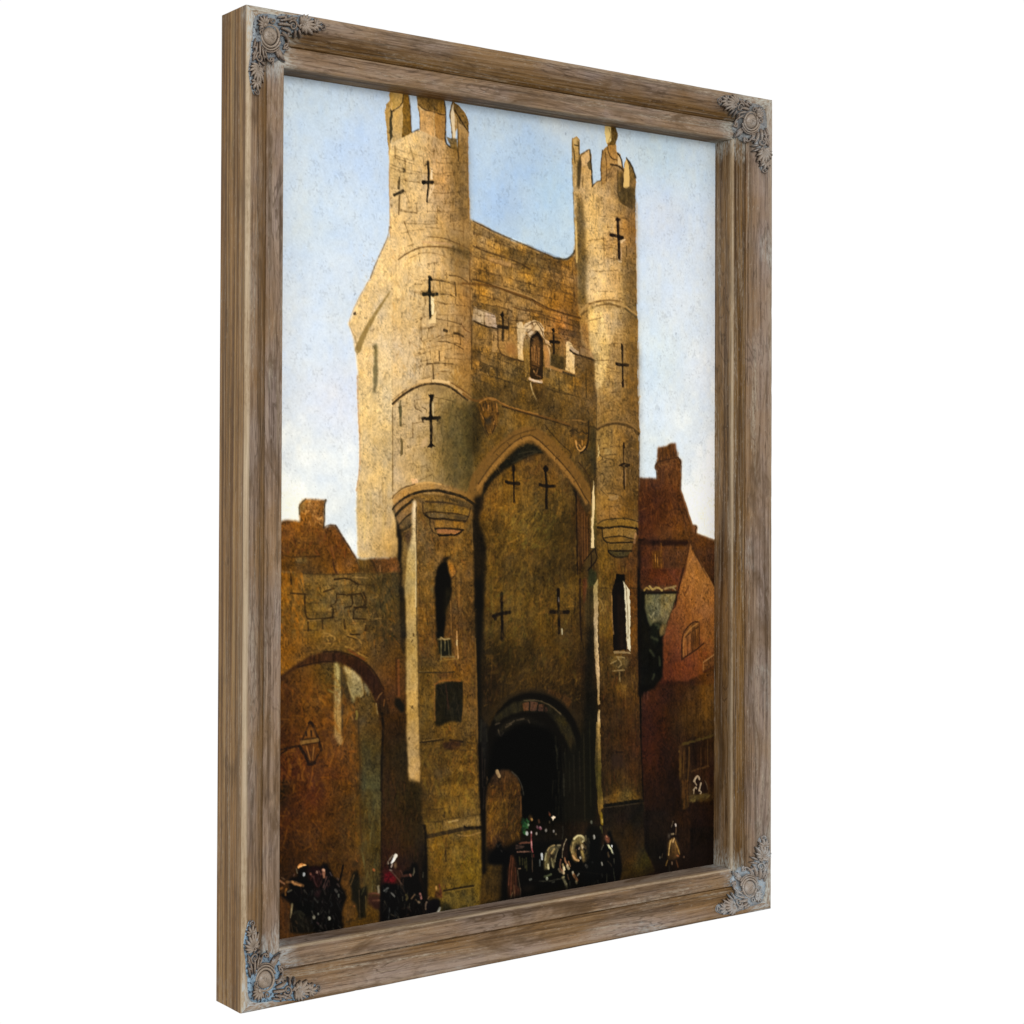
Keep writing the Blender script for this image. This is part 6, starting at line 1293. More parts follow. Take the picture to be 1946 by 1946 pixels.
('S',[(77.9,526),(81.2,522.7),(93.1,523.3)],1.48,(70,46,26),.7,.8,.4),
('S',[(93.1,523.3),(101.6,536),(110.8,547.8),(121.2,562.1),(125.9,573.4),(127.1,580.3)],2.22,(60,36,18),.85,.8,.4),
('S',[(85.9,548.3),(91.6,562.8)],1.48,(120,66,36),.6,.8,.4),
('S',[(21.8,556.4),(31.6,559),(50.3,559.5),(72.5,559)],1.63,(52,34,16),.75,.8,.4),
('S',[(37.1,564.9),(53.6,567.2)],1.63,(64,46,24),.6,.8,.4),
('P',[(38.2,560.6),(53.6,561),(54.2,565.8),(39.3,565.4)],(116,94,56),1,.7,'rough',.8),
('S',[(41.6,578.3),(70.4,580.6),(92.8,582.2),(125.9,581.2),(150.3,583.4),(183.3,582.9)],2.22,(36,24,14),.88,.8,.4),
('S',[(89.4,564.7),(92.8,577.3),(97.4,581.3)],2.52,(60,36,20),.85,.8,.4),
('S',[(95,567.8),(96.8,579.4)],1.48,(150,100,54),.6,.8,.4),
('P',[(122.4,563.6),(142,563.1),(161.9,563.5),(179.6,563),(183.2,570),(184.5,580.9),(151.5,581.9),(127.1,579.8)],[(133,571,96,74,34),(162,571,108,64,30),(180,578,146,92,46),(150,577,84,58,28)],.6,1,'rough',.8),
('D',[(147.9,564.2),(180.8,565),(180.9,580.8),(150.3,579.9)],70,[(60,38,18),(146,88,40)],6,2.2,100,.45,.6,83),
('S',[(144.4,567),(149.1,575),(151.5,581)],2.96,(50,34,18),.8,.8,.4),
('S',[(155.5,572.2),(156.1,579.1)],1.92,(160,112,64),.7,.8,.4),
('P',[(17.6,576.2),(41.6,577.8),(92.8,581.7),(127.1,580.7),(184.5,581.9),(183.4,609.6),(185,672.2),(192.2,683.1),(193.7,742.7),(192.6,772.3),(199,845.4),(19.1,827.3),(18,645)],[(24,590,156,96,22),(37,590,140,94,30),(59,589,122,96,52),(104,589,128,100,56),(139,590,118,92,52),(162,594,62,54,30),(176,592,90,66,34),(26,613,132,92,30),(65,610,122,100,56),(110,612,128,104,62),(145,613,110,88,50),(166,609,64,58,34),(179,614,86,68,40),(32,632,116,78,26),(71,623,118,94,46),(93,626,124,98,54),(139,628,108,84,42),(160,633,58,48,24),(174,644,72,52,26),(65,639,112,86,36),(116,641,112,88,42),(145,647,90,66,34),(27,651,140,88,26),(88,657,116,84,34),(128,661,112,84,38),(168,663,66,44,20),(25,669,152,92,20),(49,664,104,68,28),(93,663,104,76,30),(128,670,120,86,48),(157,676,78,56,26),(163,696,104,66,28),(174,712,78,46,22),(169,731,78,44,22),(181,752,66,42,22),(175,781,58,36,18),(187,802,52,40,20),(175,830,56,38,18)],.6,1,'rough',.8),
('D',[(18.7,580),(182.1,584.8),(182.6,668.9),(19.2,660.3)],640,[(150,106,44),(84,62,30),(164,120,60),(66,50,26),(160,96,24),(112,94,50)],8,2.4,90,.34,.7,84),
('D',[(17.5,575.2),(50.4,576.2),(50.9,661.9),(18.1,660.2)],200,[(176,104,20),(110,68,22),(190,124,40)],10,2.6,85,.4,.4,85),
('D',[(148,586.7),(183.3,587.8),(183.8,668.9),(150.8,667.2)],200,[(40,40,22),(70,54,28),(30,28,18),(96,68,36)],10,2.6,85,.4,.4,86),
('S',[(32.8,578.5),(33.4,590.9)],2.07,(42,29,14),.85,.8,.4),
('S',[(32.9,600.8),(42.8,602.1),(51.6,602.9)],2.07,(42,29,14),.85,.8,.4),
('S',[(51.6,602.9),(51.7,622),(54,630.6),(59.5,632.8),(74,632.5),(90.9,631.3)],2.07,(42,29,14),.85,.8,.4),
('S',[(95.2,604.4),(95.3,614.1),(86.3,617.6),(90.8,619.7),(89.7,631.2)],2.07,(42,29,14),.85,.8,.4),
('S',[(95.2,604.4),(112.3,606),(128.4,604.7)],2.07,(42,29,14),.85,.8,.4),
('S',[(115.7,607.1),(118.1,618.9),(106.7,620.8)],2.07,(42,29,14),.85,.8,.4),
('S',[(131.8,603.8),(136.5,611.8),(135.4,619.6),(119.3,621.8),(118.2,634.4)],2.07,(42,29,14),.85,.8,.4),
('S',[(119.3,620.9),(136.6,621.6)],2.07,(42,29,14),.85,.8,.4),
('S',[(118.2,633.9),(135.5,635.7)],2.07,(42,29,14),.85,.8,.4),
('S',[(105.6,634.8),(106.8,645.5)],2.07,(42,29,14),.85,.8,.4),
('S',[(128.4,604.7),(134.2,614.6)],2.07,(42,29,14),.85,.8,.4),
('S',[(135.5,643),(135.5,648.8)],2.07,(42,29,14),.85,.8,.4),
('S',[(77.2,600.9),(90.7,597.5)],2.07,(42,29,14),.85,.8,.4),
('S',[(91.7,587),(109.9,585.6),(124.9,593.8)],2.07,(42,29,14),.85,.8,.4),
('S',[(56.2,635.5),(56.3,645.1)],2.07,(42,29,14),.85,.8,.4),
('S',[(75.2,634.4),(76.3,644.1)],2.07,(42,29,14),.85,.8,.4),
('S',[(113.7,652.6),(127.5,653.3)],2.07,(42,29,14),.85,.8,.4),
('S',[(110.3,654.4),(125.2,659)],2.07,(42,29,14),.85,.8,.4),
('B',[(51.5,581.9),(148,584.8),(148.3,649.4),(51.9,644.8)],6,4,(50,36,18),.5,1.33,.35,0,.07,88,.18),
('S',[(56.2,633.6),(72.9,633.4)],1.48,(168,130,72),.55,.8,.4),
('S',[(117.9,584.9),(138.7,586.5)],1.48,(168,130,72),.55,.8,.4),
('S',[(148.3,635.7),(157.6,635.7)],1.48,(168,130,72),.55,.8,.4),
('S',[(77.5,648.9),(87.6,651.4),(93.3,657.4)],1.48,(168,130,72),.55,.8,.4),
('S',[(82,653.9),(86.5,652.2),(93.3,654.4),(92.2,660.1),(84.3,659.7),(82,655.8)],1.78,(176,130,58),.6,.8,.4),
('S',[(106.9,666.7),(116.1,669.1),(125.3,675.5),(136.9,681)],1.78,(176,130,58),.6,.8,.4),
('S',[(110.3,653.3),(125.2,658),(129.9,664)],1.78,(176,130,58),.6,.8,.4),
('S',[(77.5,660.4),(86.5,661.8)],1.78,(176,130,58),.6,.8,.4),
('D',[(46.5,662.6),(104.6,658.9),(145,675.6),(139.2,683.1),(104.7,671.4),(48.7,671.2)],90,[(70,44,20),(50,34,18),(140,98,42)],10,2.2,0,.45,.4,87),
('P',[(19.1,827.3),(18.3,705.4),(25.9,696.5),(40,687.8),(59.8,683.3),(86.7,683),(104.8,685.9),(122,695.7),(137.1,711.3),(147.6,728.6),(153.6,749.6),(158.4,774.4),(161.1,841.6)],[(27,716,76,40,16),(43,703,84,54,24),(62,703,110,62,22),(71,696,90,68,26),(82,701,84,76,40),(58,728,136,84,16),(38,736,84,50,22),(78,730,92,62,24),(60,742,132,80,22),(82,749,88,50,26),(30,769,78,40,20),(83,773,98,58,22),(114,747,86,62,30),(117,771,96,62,26),(100,794,98,56,22),(123,806,114,66,18),(72,801,92,52,22),(44,798,78,38,18),(30,811,64,28,16),(66,824,84,42,18),(94,827,82,40,20),(140,739,96,74,40),(140,763,88,68,36),(146,778,84,54,26),(140,797,66,66,38),(142,832,78,74,48)],1,1,'rough',.8),
('P',[(19,815.1),(161,828.9),(160.1,868),(159.3,946.3),(158.5,1001),(118,1001.9),(61.8,1003.3),(20.1,997.1)],[(23,830,20,22,14),(44,832,84,40,16),(66,841,82,34,22),(94,842,92,56,20),(117,834,104,62,20),(140,842,70,66,40),(150,857,82,78,46),(28,863,76,36,18),(55,866,98,56,18),(83,869,94,54,20),(115,868,100,66,22),(140,880,54,46,30),(152,887,82,72,38),(28,896,52,30,16),(61,891,100,60,20),(89,894,66,40,18),(117,892,118,76,20),(146,910,70,62,30),(39,907,48,28,16),(95,919,80,52,20),(118,931,100,58,24),(146,940,76,62,26),(108,944,112,70,26),(146,954,74,62,26),(116,979,118,76,30),(147,984,84,58,22),(24,966,80,48,22),(129,996,76,56,20)],1,1,'rough',.8),
('D',[(20.5,701.8),(122,698.6),(128.5,838.3),(21.3,827.5)],420,[(140,82,26),(60,30,16),(112,66,24),(50,26,14),(156,94,22)],10,2.2,60,.34,.8,91),
('D',[(21.2,820),(126.2,825.5),(129,923),(21.8,909.6)],420,[(140,80,24),(56,28,16),(112,64,22),(46,24,14),(150,92,24)],10,2.2,65,.34,.7,92),
('D',[(130.8,826),(158.7,828.7),(158.4,995.1),(132.6,952.6)],200,[(96,90,54),(50,48,28),(110,98,58),(72,60,32)],16,2.2,88,.4,.15,93),
('P',[(125.8,757.2),(127.9,718.4),(142.9,723.4),(153.6,749.6),(158.4,779.3),(159.9,841.4),(130.8,838.5),(129.5,796.4)],[(137,739,92,72,38),(146,764,92,66,34),(140,788,70,66,38),(152,798,78,66,40),(142,827,76,74,48)],2,.75,'rough',.8),
('S',[(126.3,747.5),(126.5,776.7),(128.3,796.3),(128.5,835.2)],1.78,(50,38,22),.65,.8,.4),
('S',[(128.6,854.9),(129.9,880.3),(131.2,899.9)],2.22,(60,42,22),.6,.8,.4),
('P',[(18.3,696),(26.9,691.8),(43.3,681.4),(59.8,674.7),(77.6,671.4),(95.6,671.9),(108.1,675),(123,680.2),(136.9,688.8),(151,703.3),(159.2,717.6),(164,728.7),(167.6,740.8),(170,750.8),(155.9,751.7),(151.1,735.7),(142.9,721.4),(127.8,702.9),(113.9,692.3),(98,684.6),(84.4,683.3),(65.4,684.6),(44.4,687.2),(29.1,694.8),(18.4,706.4)],[(32,691,54,32,18),(71,676,72,42,20),(105,680,58,32,20),(137,700,44,24,16),(155,725,40,22,16),(161,745,44,32,20)],1,.95,'wood',.8),
('S',[(43.3,687.1),(59.9,684.3),(77.7,682.4),(93.4,683.8)],1.78,(36,22,14),.8,.8,.4),
('S',[(77.6,671.4),(95.6,671.4),(111.6,675.7),(127.7,682.4),(139.3,689.9),(151,702.4),(161.6,720.7)],2.22,(30,18,12),.7,.8,.4),
('S',[(111.5,670.4),(123,677.3),(134.6,683.8)],2.52,(116,58,26),.6,.8,.4),
('S',[(152.3,732.8),(155.8,727.2),(159.3,724.5)],1.48,(140,96,52),.7,.8,.4),
('S',[(161.7,740.4),(162.8,733.6)],1.48,(140,88,42),.7,.8,.4),
('P',[(91.2,684.7),(94.6,683.9),(98,686.5),(100.9,697.3),(101.6,722.5),(103.4,745.8),(103,769.9),(105.3,777.8),(101.9,783.3),(98.5,782.1),(92.8,771.9),(92,735.3),(92.5,716.1),(92.4,696.8)],[(94,687,172,152,88),(97,703,146,130,82),(97,726,166,142,92),(98,745,150,116,66),(96,764,158,122,66),(101,777,136,100,54)],.8,.97,'stone',.8),
('S',[(94,689.2),(95.9,716.3),(95.6,769.3)],1.48,(100,80,44),.5,.8,.4),
('S',[(102,692.5),(102.7,726.4),(104.1,770)],2.96,(50,40,30),.6,1.4,.4),
('P',[(103.7,689.7),(108.2,689.5),(116.2,693.4),(127.8,702.9),(131.3,710.9),(131.4,725.5),(127.9,728.2),(122.2,726.8),(119.9,734.4),(116.5,732.2),(112.9,717.4),(108.3,699.7)],[(109,692,176,148,92),(120,700,176,152,104),(128,709,172,152,110),(116,710,124,112,78),(122,718,92,86,56),(118,729,124,108,64)],1,.95,'stone',.8),
('P',[(132.4,709),(138.2,715.2),(141.8,721.3),(140.6,727.1),(133.6,718.8)],(120,112,88),1,.85,'stone',.8),
('S',[(110.6,709.5),(115.3,722.4),(118.7,727.5)],2.22,(168,144,88),.7,.8,.4),
('S',[(131.3,712.8),(132.5,724.6),(129.1,727.3)],1.78,(166,144,96),.7,.8,.4),
('P',[(101.4,694.4),(108.3,699.7),(113,725.2),(108.4,729.7),(103.8,716.8)],(64,58,42),2,.7,'dark',.8),
('S',[(84.6,716.5),(91.4,719.8)],2.22,(140,124,66),.6,.8,.4),
('S',[(123.4,744.4),(124.6,749.3),(122.9,753.1)],2.96,(130,112,52),.75,.8,.4),
('S',[(116.5,746.8),(118.3,753.7)],2.22,(134,96,58),.6,.8,.4),
('S',[(110.2,743.4),(110.8,747.3)],1.92,(128,92,50),.6,.8,.4),
('S',[(159.4,750),(161.9,769.8),(159.1,799),(159.3,841.4)],3.7,(18,14,10),.9,1.2,.4),
('S',[(160.4,828.9),(159.6,887.6),(159.9,946.4),(158.4,1000)],2.66,(22,16,12),.85,.8,.4),
('P',[(176.4,732.5),(185.3,734.2),(191.9,742.5),(191.3,750.4),(186.6,751.1),(178.2,741.6)],(20,18,12),.8,.95,None,.8),
('S',[(182.7,687.5),(183.5,730.1)],2.96,(128,72,38),.6,.8,.4),
('S',[(179.1,685.4),(180.5,727.9)],2.22,(60,34,18),.6,.8,.4),
('S',[(151.2,737.6),(153,749.5)],1.78,(150,128,84),.75,.8,.4),
('P',[(162.9,750.3),(192.5,752.5),(199,845.4),(161.1,841.6)],[(175,771,62,38,20),(187,792,52,42,20),(169,829,56,34,18),(187,831,46,38,18)],2,.7,'rough',.8),
('P',[(160.4,828.9),(204.9,833.2),(215.8,844.2),(213.5,863.9),(222.2,899.7),(224.7,924.9),(225.1,994.7),(158.4,1000),(160.2,897.5)],[(169,849,58,38,18),(187,861,50,38,18),(209,853,48,40,20),(170,889,60,38,22),(193,901,48,34,18),(216,894,42,34,18),(170,918,48,26,18),(194,926,44,28,18),(218,929,24,20,14),(168,942,52,18,16)],1.5,1,'rough',.8),
('D',[(162.2,829),(211,843.7),(221.2,934.4),(162.8,932)],260,[(84,52,24),(34,26,14),(72,44,28),(58,50,24)],12,2.2,89,.34,.3,94),
('S',[(222.1,890.7),(223.4,904.8),(224.8,944.8),(223.8,974.6)],3.7,(16,13,10),.85,1.2,.4),
('D',[(20.5,705.6),(116.3,704.1),(123.9,837.8),(21.3,827.5)],130,[(156,92,24),(132,72,24),(168,108,34)],13,4.5,75,.3,.7,242),
('P',[(19.2,843.4),(126.3,849.8),(130.1,913.4),(118.1,1011.7),(20.1,997.1)],(34,20,10),14,.12,None,.8),
('P',[(18.4,711.1),(48.9,705.5),(44.8,750.9),(18.8,777.1)],(40,24,14),12,.2,None,.8),
('S',[(18.8,781.3),(29.7,779.5),(45,778.4)],2.22,(30,20,14),.92,.8,.4),
('S',[(18.8,786.5),(28.6,781.7)],1.78,(30,20,14),.92,.8,.4),
('P',[(56.4,751.8),(59.1,750.1),(63,752.3),(62.5,755.1),(57.5,754.7)],(30,20,14),.5,.95,None,.8),
('S',[(58.6,753.8),(53.7,763.9),(48.2,773)],2.22,(44,28,16),.85,.8,.4),
('S',[(62.5,754.1),(67,765),(71.5,774),(74.9,785.8)],3.7,(34,22,16),.9,.8,.4),
('P',[(52.6,761),(64.7,758.1),(68.1,769.9),(53.7,770.6)],(140,90,38),.6,.5,None,.8),
('S',[(54.2,763),(54.8,766.9)],2.52,(36,24,18),.9,.8,.4),
('S',[(60.9,762.6),(61.5,768.4)],2.52,(36,24,18),.9,.8,.4),
('S',[(48.2,774.9),(58.2,773.8),(69.3,773.8)],5.18,(132,98,50),.85,.8,.4),
('S',[(49.3,771.7),(67,771.2)],1.63,(40,26,16),.8,.8,.4),
('S',[(49.4,777.8),(69.3,776.7)],1.48,(40,26,16),.8,.8,.4),
('S',[(45.5,778.5),(52.7,789.5),(58.3,800.5)],3.7,(28,20,16),.92,.8,.4),
('S',[(74.4,785.7),(69.4,793.9),(62.8,801.9)],2.22,(40,26,16),.85,.8,.4),
('S',[(57.2,800.4),(66.1,800.3)],4.44,(30,20,16),.9,.8,.4),
('S',[(52.7,779.1),(59.4,798.7)],1.48,(66,40,20),.75,.8,.4),
('S',[(57.6,778.6),(60.5,798.8)],1.48,(66,40,20),.75,.8,.4),
('S',[(62.6,779),(61.6,798)],1.48,(66,40,20),.75,.8,.4),
('S',[(67.1,780.3),(63.9,797.2)],1.48,(66,40,20),.75,.8,.4),
('S',[(54.9,780.2),(60,795.9)],1.48,(170,116,56),.55,.8,.4),
('S',[(64.9,781.1),(63.3,796.2)],1.48,(170,116,56),.55,.8,.4),
('S',[(52.8,802.9),(48.5,812.9),(49.6,817.8)],1.78,(150,92,32),.5,.8,.4),
('S',[(63.9,804.9),(61.8,819)],1.78,(150,88,28),.5,.8,.4),
('S',[(22.2,803.8),(22.3,817)],1.92,(120,66,28),.6,.8,.4),
('P',[(215.9,791.6),(263.7,800),(242.5,846),(217.2,852.1)],(50,38,18),12,.2,None,.8),
('D',[(311.2,605.5),(462.2,605.5),(464.4,732.1),(364.5,734.4),(313.2,716.2)],170,[(140,98,34),(118,88,34),(98,92,38),(150,100,40)],12,5,120,.22,.7,241),
('D',[(219,796.2),(300.6,800.6),(306.8,958.5),(228.2,948.4)],130,[(150,112,40),(134,92,32),(140,116,44)],12,5,85,.2,.6,243),
('P',[(567.4,465.9),(598.4,466.8),(598.3,455.8),(594.4,451.9),(595.7,448.9),(599,443.9),(599.6,425),(616.9,422.8),(619.6,419.8),(633.1,418.1),(637.2,437.6),(643.3,442.5),(642.8,483.7),(649.7,497.8),(656.5,513),(663.4,529.2),(673.1,532.3),(671.7,541.4),(707.9,552.2),(709.5,605.4),(565.9,601),(565.5,499.4)],[(579,472,98,60,30),(612,430,112,72,38),(629,430,104,62,32),(618,455,98,58,30),(636,455,106,62,30),(585,485,64,32,20),(592,504,52,26,18),(616,495,70,36,22),(632,500,104,58,26),(639,485,88,52,28),(579,524,70,34,22),(599,519,58,28,18),(619,525,104,58,24),(646,520,112,68,30),(652,530,98,60,30),(612,542,106,64,26),(646,543,104,66,24),(579,542,80,42,24),(687,551,110,68,36),(694,571,74,44,24),(673,561,84,52,28),(701,597,78,48,26),(579,574,78,40,26),(592,594,98,52,26),(626,575,96,58,28),(639,590,96,56,28)],.7,1,'rough',.8),
('D',[(568.1,471.8),(642.8,484.7),(659.3,535.2),(568.3,538.8)],200,[(120,64,28),(46,22,16),(84,44,24),(134,78,32)],9,2.4,85,.36,.5,95),
('D',[(599.6,426),(637.2,425.5),(642.8,479.7),(599.7,464.8)],120,[(150,98,54),(64,38,22),(124,78,42)],10,2,88,.4,.2,96),
('S',[(599,444.4),(618.3,440.8),(637.2,437.6)],1.78,(50,32,20),.75,.8,.4),
('D',[(598.3,442.9),(642.7,438.5),(642.7,446.6),(598.3,452.9)],60,[(50,32,20),(140,92,48)],6,2.4,20,.5,.6,97),
('S',[(603.6,426),(603.6,442.9)],1.63,(56,36,22),.65,.8,.4),
('S',[(608.9,425.9),(609,441.8)],1.63,(56,36,22),.65,.8,.4),
('S',[(615.6,427.8),(615.7,440.8)],1.63,(56,36,22),.65,.8,.4),
('S',[(627.7,420.6),(629.1,437.6)],1.63,(56,36,22),.65,.8,.4),
('S',[(622.3,421.7),(623.7,438.7)],1.63,(56,36,22),.65,.8,.4),
('S',[(637.2,437.6),(643.3,443.5),(641.3,447.6)],2.22,(60,36,20),.85,.8,.4),
('S',[(643.4,449.6),(642.5,482.7)],1.48,(66,40,22),.7,.8,.4),
('S',[(599,445.9),(594.3,450.9),(598.4,456.8),(598.4,466.8)],1.92,(56,36,22),.8,.8,.4),
('S',[(642.8,483.7),(649.7,497.8),(656.5,514),(663.4,529.2)],2.22,(120,74,36),.85,.8,.4),
('S',[(641.5,485.7),(646.9,499.8),(653.8,515),(660.7,529.1)],1.48,(60,36,20),.7,.8,.4),
('S',[(636.1,499.8),(645.6,515.9),(652.5,530)],1.92,(52,32,18),.65,.8,.4),
('P',[(663.4,531.7),(671.7,531.3),(673.1,535.4),(669,537.3),(669.7,542.4),(664.8,540.3)],(122,78,46),.6,.95,None,.8),
('S',[(670.3,531.8),(673.1,534.4),(669.6,536.3),(670.3,542.4)],1.78,(56,32,18),.85,.8,.4),
('S',[(673.1,542.4),(689.7,547.8),(707.9,552.2)],1.78,(112,72,38),.6,.8,.4),
('D',[(667.6,543.4),(707.9,554.2),(708.1,605.4),(687.1,591.4),(664.9,560.5)],130,[(120,72,36),(52,30,18),(96,54,28)],6,2.2,60,.4,.9,98),
('P',[(568.3,547.7),(655.3,550.2),(653.9,558.2),(612,557.4),(568.4,555.6)],(40,22,14),1.2,.9,'dark',.8),
('S',[(567,548.7),(573.6,548.8),(577.5,547.4)],2.52,(24,14,10),.9,.8,.4),
('S',[(609.4,556.4),(632.2,553.8),(655.3,554.2)],2.96,(40,22,14),.85,.8,.4),
('P',[(590.8,564.9),(608.1,564.3),(610.8,589.3),(592.2,588.8)],(118,72,24),.8,.9,'wood',.8),
('S',[(593.4,566),(594.8,587.8)],1.63,(70,40,18),.8,.8,.4),
('S',[(598.7,565.1),(598.1,573),(600.1,588)],1.63,(70,40,18),.8,.8,.4),
('S',[(604.1,565.2),(602.8,575.1),(604.8,589.1)],1.63,(70,40,18),.8,.8,.4),
('S',[(592.1,573.9),(609.4,573.3)],1.63,(70,40,18),.8,.8,.4),
('S',[(608.1,565.3),(609.5,587.2)],1.63,(70,40,18),.8,.8,.4),
('S',[(600.1,573.1),(600.8,585)],1.33,(190,134,60),.7,.8,.4),
('S',[(596.1,569),(596.8,579)],1.33,(190,134,60),.7,.8,.4),
('S',[(612.1,574.4),(612.8,589.3)],1.48,(54,32,20),.7,.8,.4),
('S',[(606.7,554.3),(607.4,565.3)],2.22,(132,84,28),.6,.8,.4),
('P',[(565.1,548.6),(569.6,548.7),(569.8,601.1),(564.6,601)],(16,12,10),2,.9,None,.8),
('P',[(568.4,587),(650.3,589.2),(706.8,590.8),(708.6,765.7),(570.1,756.1)],[(594,595,104,48,24),(624,602,104,54,28),(582,605,62,36,22),(701,604,74,46,28),(697,690,132,86,44),(618,739,70,32,22),(642,749,52,30,18),(667,746,66,36,20),(691,748,100,62,28)],1,1,'rough',.8),
('P',[(573,742.2),(708.5,751.2),(707.7,947.5),(580.2,933.1),(577.5,896.2),(573.3,840.7)],[(580,752,71,37,25),(606,759,59,30,20),(646,757,71,40,20),(695,760,103,68,27),(593,783,57,28,20),(633,786,52,35,18),(688,785,74,52,23),(586,802,51,25,15),(606,809,68,30,18),(633,806,37,28,17),(681,805,56,37,20),(586,832,71,32,20),(600,848,73,35,18),(620,835,37,23,15),(593,867,56,30,17),(620,865,27,17,11),(593,892,40,23,15),(620,905,28,18,13),(593,922,23,17,14),(634,926,32,20,13),(674,925,39,23,15),(699,913,34,20,13),(702,852,47,32,18)],1.4,1,'rough',.8),
('P',[(575.5,911.4),(661,920.7),(661.2,998.8),(597.2,996.5),(595.2,986.7),(583.4,967.8),(578.6,962.8)],[(598,928,26,19,15),(618,945,34,24,18),(648,927,56,32,18),(653,957,46,28,16),(593,965,14,13,11),(653,987,30,20,14),(613,993,12,12,11),(608,977,20,17,13)],1.4,1,'dark',.8),
('P',[(518.1,996.8),(717.5,964.2),(717.6,1022.9),(518.2,1031.7)],(30,19,13),5,.5,None,.8),
('D',[(577,752.4),(646.4,757.1),(626.5,865.4),(580,870.8)],200,[(92,46,26),(46,26,18),(84,42,24),(60,34,20)],10,2,60,.26,.5,99),
('D',[(639.6,756.6),(707.1,756.2),(707.3,832.4),(639.9,816.7)],120,[(120,80,34),(60,38,20),(96,62,28)],10,2.2,60,.3,.6,100),
('P',[(659.4,553.3),(664.9,566.5),(673.2,575.8),(684.3,588.2),(694.1,605),(683.3,590.1),(690.7,598.4),(699.4,608.6),(706.9,620.7),(708.4,708.5),(691.1,718.4),(685,734.2),(654.4,743.1),(612.4,738.6),(609.9,711.9),(612.2,676.7),(624,650.6),(636,633.3),(641.9,611.3),(647.9,593.6),(648.6,603.6),(654,580.4)],[(659,566,136,88,42),(662,586,160,106,54),(673,596,158,104,52),(666,603,160,104,52),(685,613,164,112,58),(660,625,158,102,50),(691,635,160,106,56),(642,642,116,68,36),(672,653,146,90,42),(701,654,146,94,48),(628,669,104,54,30),(660,679,138,82,40),(701,681,140,92,46),(624,704,92,48,30),(654,719,128,60,26),(679,716,112,62,28),(624,726,80,36,24),(654,732,84,42,24),(642,656,130,78,38)],.8,1,'stone',.8),
('D',[(647.9,598.1),(703.1,617.8),(703.4,690.2),(630.1,677.5)],200,[(180,122,64),(110,62,32),(92,52,30)],6,2.2,110,.34,.6,110),
('D',[(613.4,667.9),(703.4,690.2),(678.8,742.8),(613.6,738.6)],220,[(140,68,32),(66,32,22),(156,82,36),(96,50,28)],9,2.2,70,.36,.6,111),
('S',[(659.4,552.3),(655.4,570.4),(648.6,590.3),(640.5,603.3)],2.22,(70,40,22),.9,.8,.4),
('S',[(647.9,589.2),(641.9,608.6),(634.7,626.2),(633.6,638.6)],2.52,(46,26,18),.9,.8,.4),
('S',[(643,589),(637.1,611.1),(634.7,624.4)],1.48,(120,70,36),.6,.8,.4),
('S',[(660.8,553.3),(673.2,574.8),(692.7,601.7)],2.22,(66,42,24),.8,.8,.4),
('S',[(684.5,590.2),(698.1,607.7),(706.9,620.7)],1.78,(176,122,66),.6,.8,.4),
('S',[(657.7,612.7),(651.6,622.3)],2.22,(90,52,28),.7,.8,.4),
('S',[(648,621.3),(650.4,626.8)],2.22,(90,52,28),.7,.8,.4),
('S',[(668.7,645.4),(669.9,643.6)],2.22,(90,52,28),.7,.8,.4),
('S',[(633.6,640.4),(624,646.2),(613.4,672.3)],1.78,(62,36,24),.7,.8,.4),
('P',[(569.6,615.9),(634.7,620.8),(634.7,631.5),(625.2,646.3),(615.7,668),(609.8,681.9),(610,716.3),(610,734),(601.8,743.2),(588.8,750.2),(570.1,753.3),(568.7,665.8)],(14,14,10),1.2,.97,'dark',.8),
('P',[(577.8,621.5),(634.7,622.6),(632.3,631.4),(625.2,646.3),(618.1,661.9),(613.4,673.2),(606.3,678.1),(601.5,663.8),(592,661.6),(586.2,664),(581.4,650.6),(577.9,639.9)],[(594,627,124,118,82),(624,627,120,110,76),(588,640,78,76,48),(606,646,118,106,74),(618,642,146,124,88),(594,654,116,106,66),(616,655,156,130,86),(587,660,92,84,54),(611,670,120,96,58)],1.4,.97,'rough',.8),
('D',[(579,622.4),(632.3,624.3),(615.7,663.6),(585,662.2)],130,[(156,144,104),(58,58,38),(110,104,64),(170,152,110)],6,2.2,110,.45,.8,112),
('P',[(590.9,660.7),(610.9,658.9),(608.6,665.9),(600.3,672.6),(603.9,685.1),(594.5,693.4),(588.6,675.5)],(24,26,16),1.8,.85,'dark',.8),
('S',[(597.9,663.6),(603.9,665.7),(601.5,668.2)],3.7,(78,82,56),.5,2,.4),
('S',[(614.5,660.9),(609.8,670.4),(606.3,678.1)],3.7,(78,82,56),.5,2,.4),
('S',[(582.6,650.6),(588.5,663.2)],3.7,(78,82,56),.5,2,.4),
('S',[(587.5,697.4),(594.5,704.9)],3.7,(78,82,56),.5,2,.4),
('S',[(589.7,680),(600.4,684)],3.7,(78,82,56),.5,2,.4),
('S',[(604,707.2),(605.2,717.8)],3.7,(78,82,56),.5,2,.4),
('S',[(594.6,730.4),(592.3,735.5)],3.7,(78,82,56),.5,2,.4),
('P',[(606.2,664.9),(618.1,662.8),(613.4,676.7),(606.3,679)],(136,106,62),1.4,.7,'rough',.8),
('S',[(570.8,616),(606.1,619),(634.7,620)],2.96,(40,28,18),.9,.8,.4),
('S',[(577.8,620.6),(606.1,620.9),(634.7,621.6)],2.22,(26,20,14),.9,.8,.4),
('P',[(571.9,610.8),(634.7,611.9),(634.7,618.6),(574.3,617.4)],(92,66,42),1.2,.6,'rough',.8),
('S',[(576.6,616.2),(581.3,612.8),(586,615.6)],2.22,(176,140,70),.75,.8,.4),
('S',[(586,611.2),(591.9,616.7),(600.1,612.6),(608.4,617.3)],2.96,(176,146,80),.85,.8,.4),
('S',[(613.2,615.7),(623.9,614.3),(633.5,612.8)],2.96,(162,138,88),.7,.8,.4),
('S',[(621.5,615.9),(623.9,617.8)],2.22,(70,54,34),.8,.8,.4),
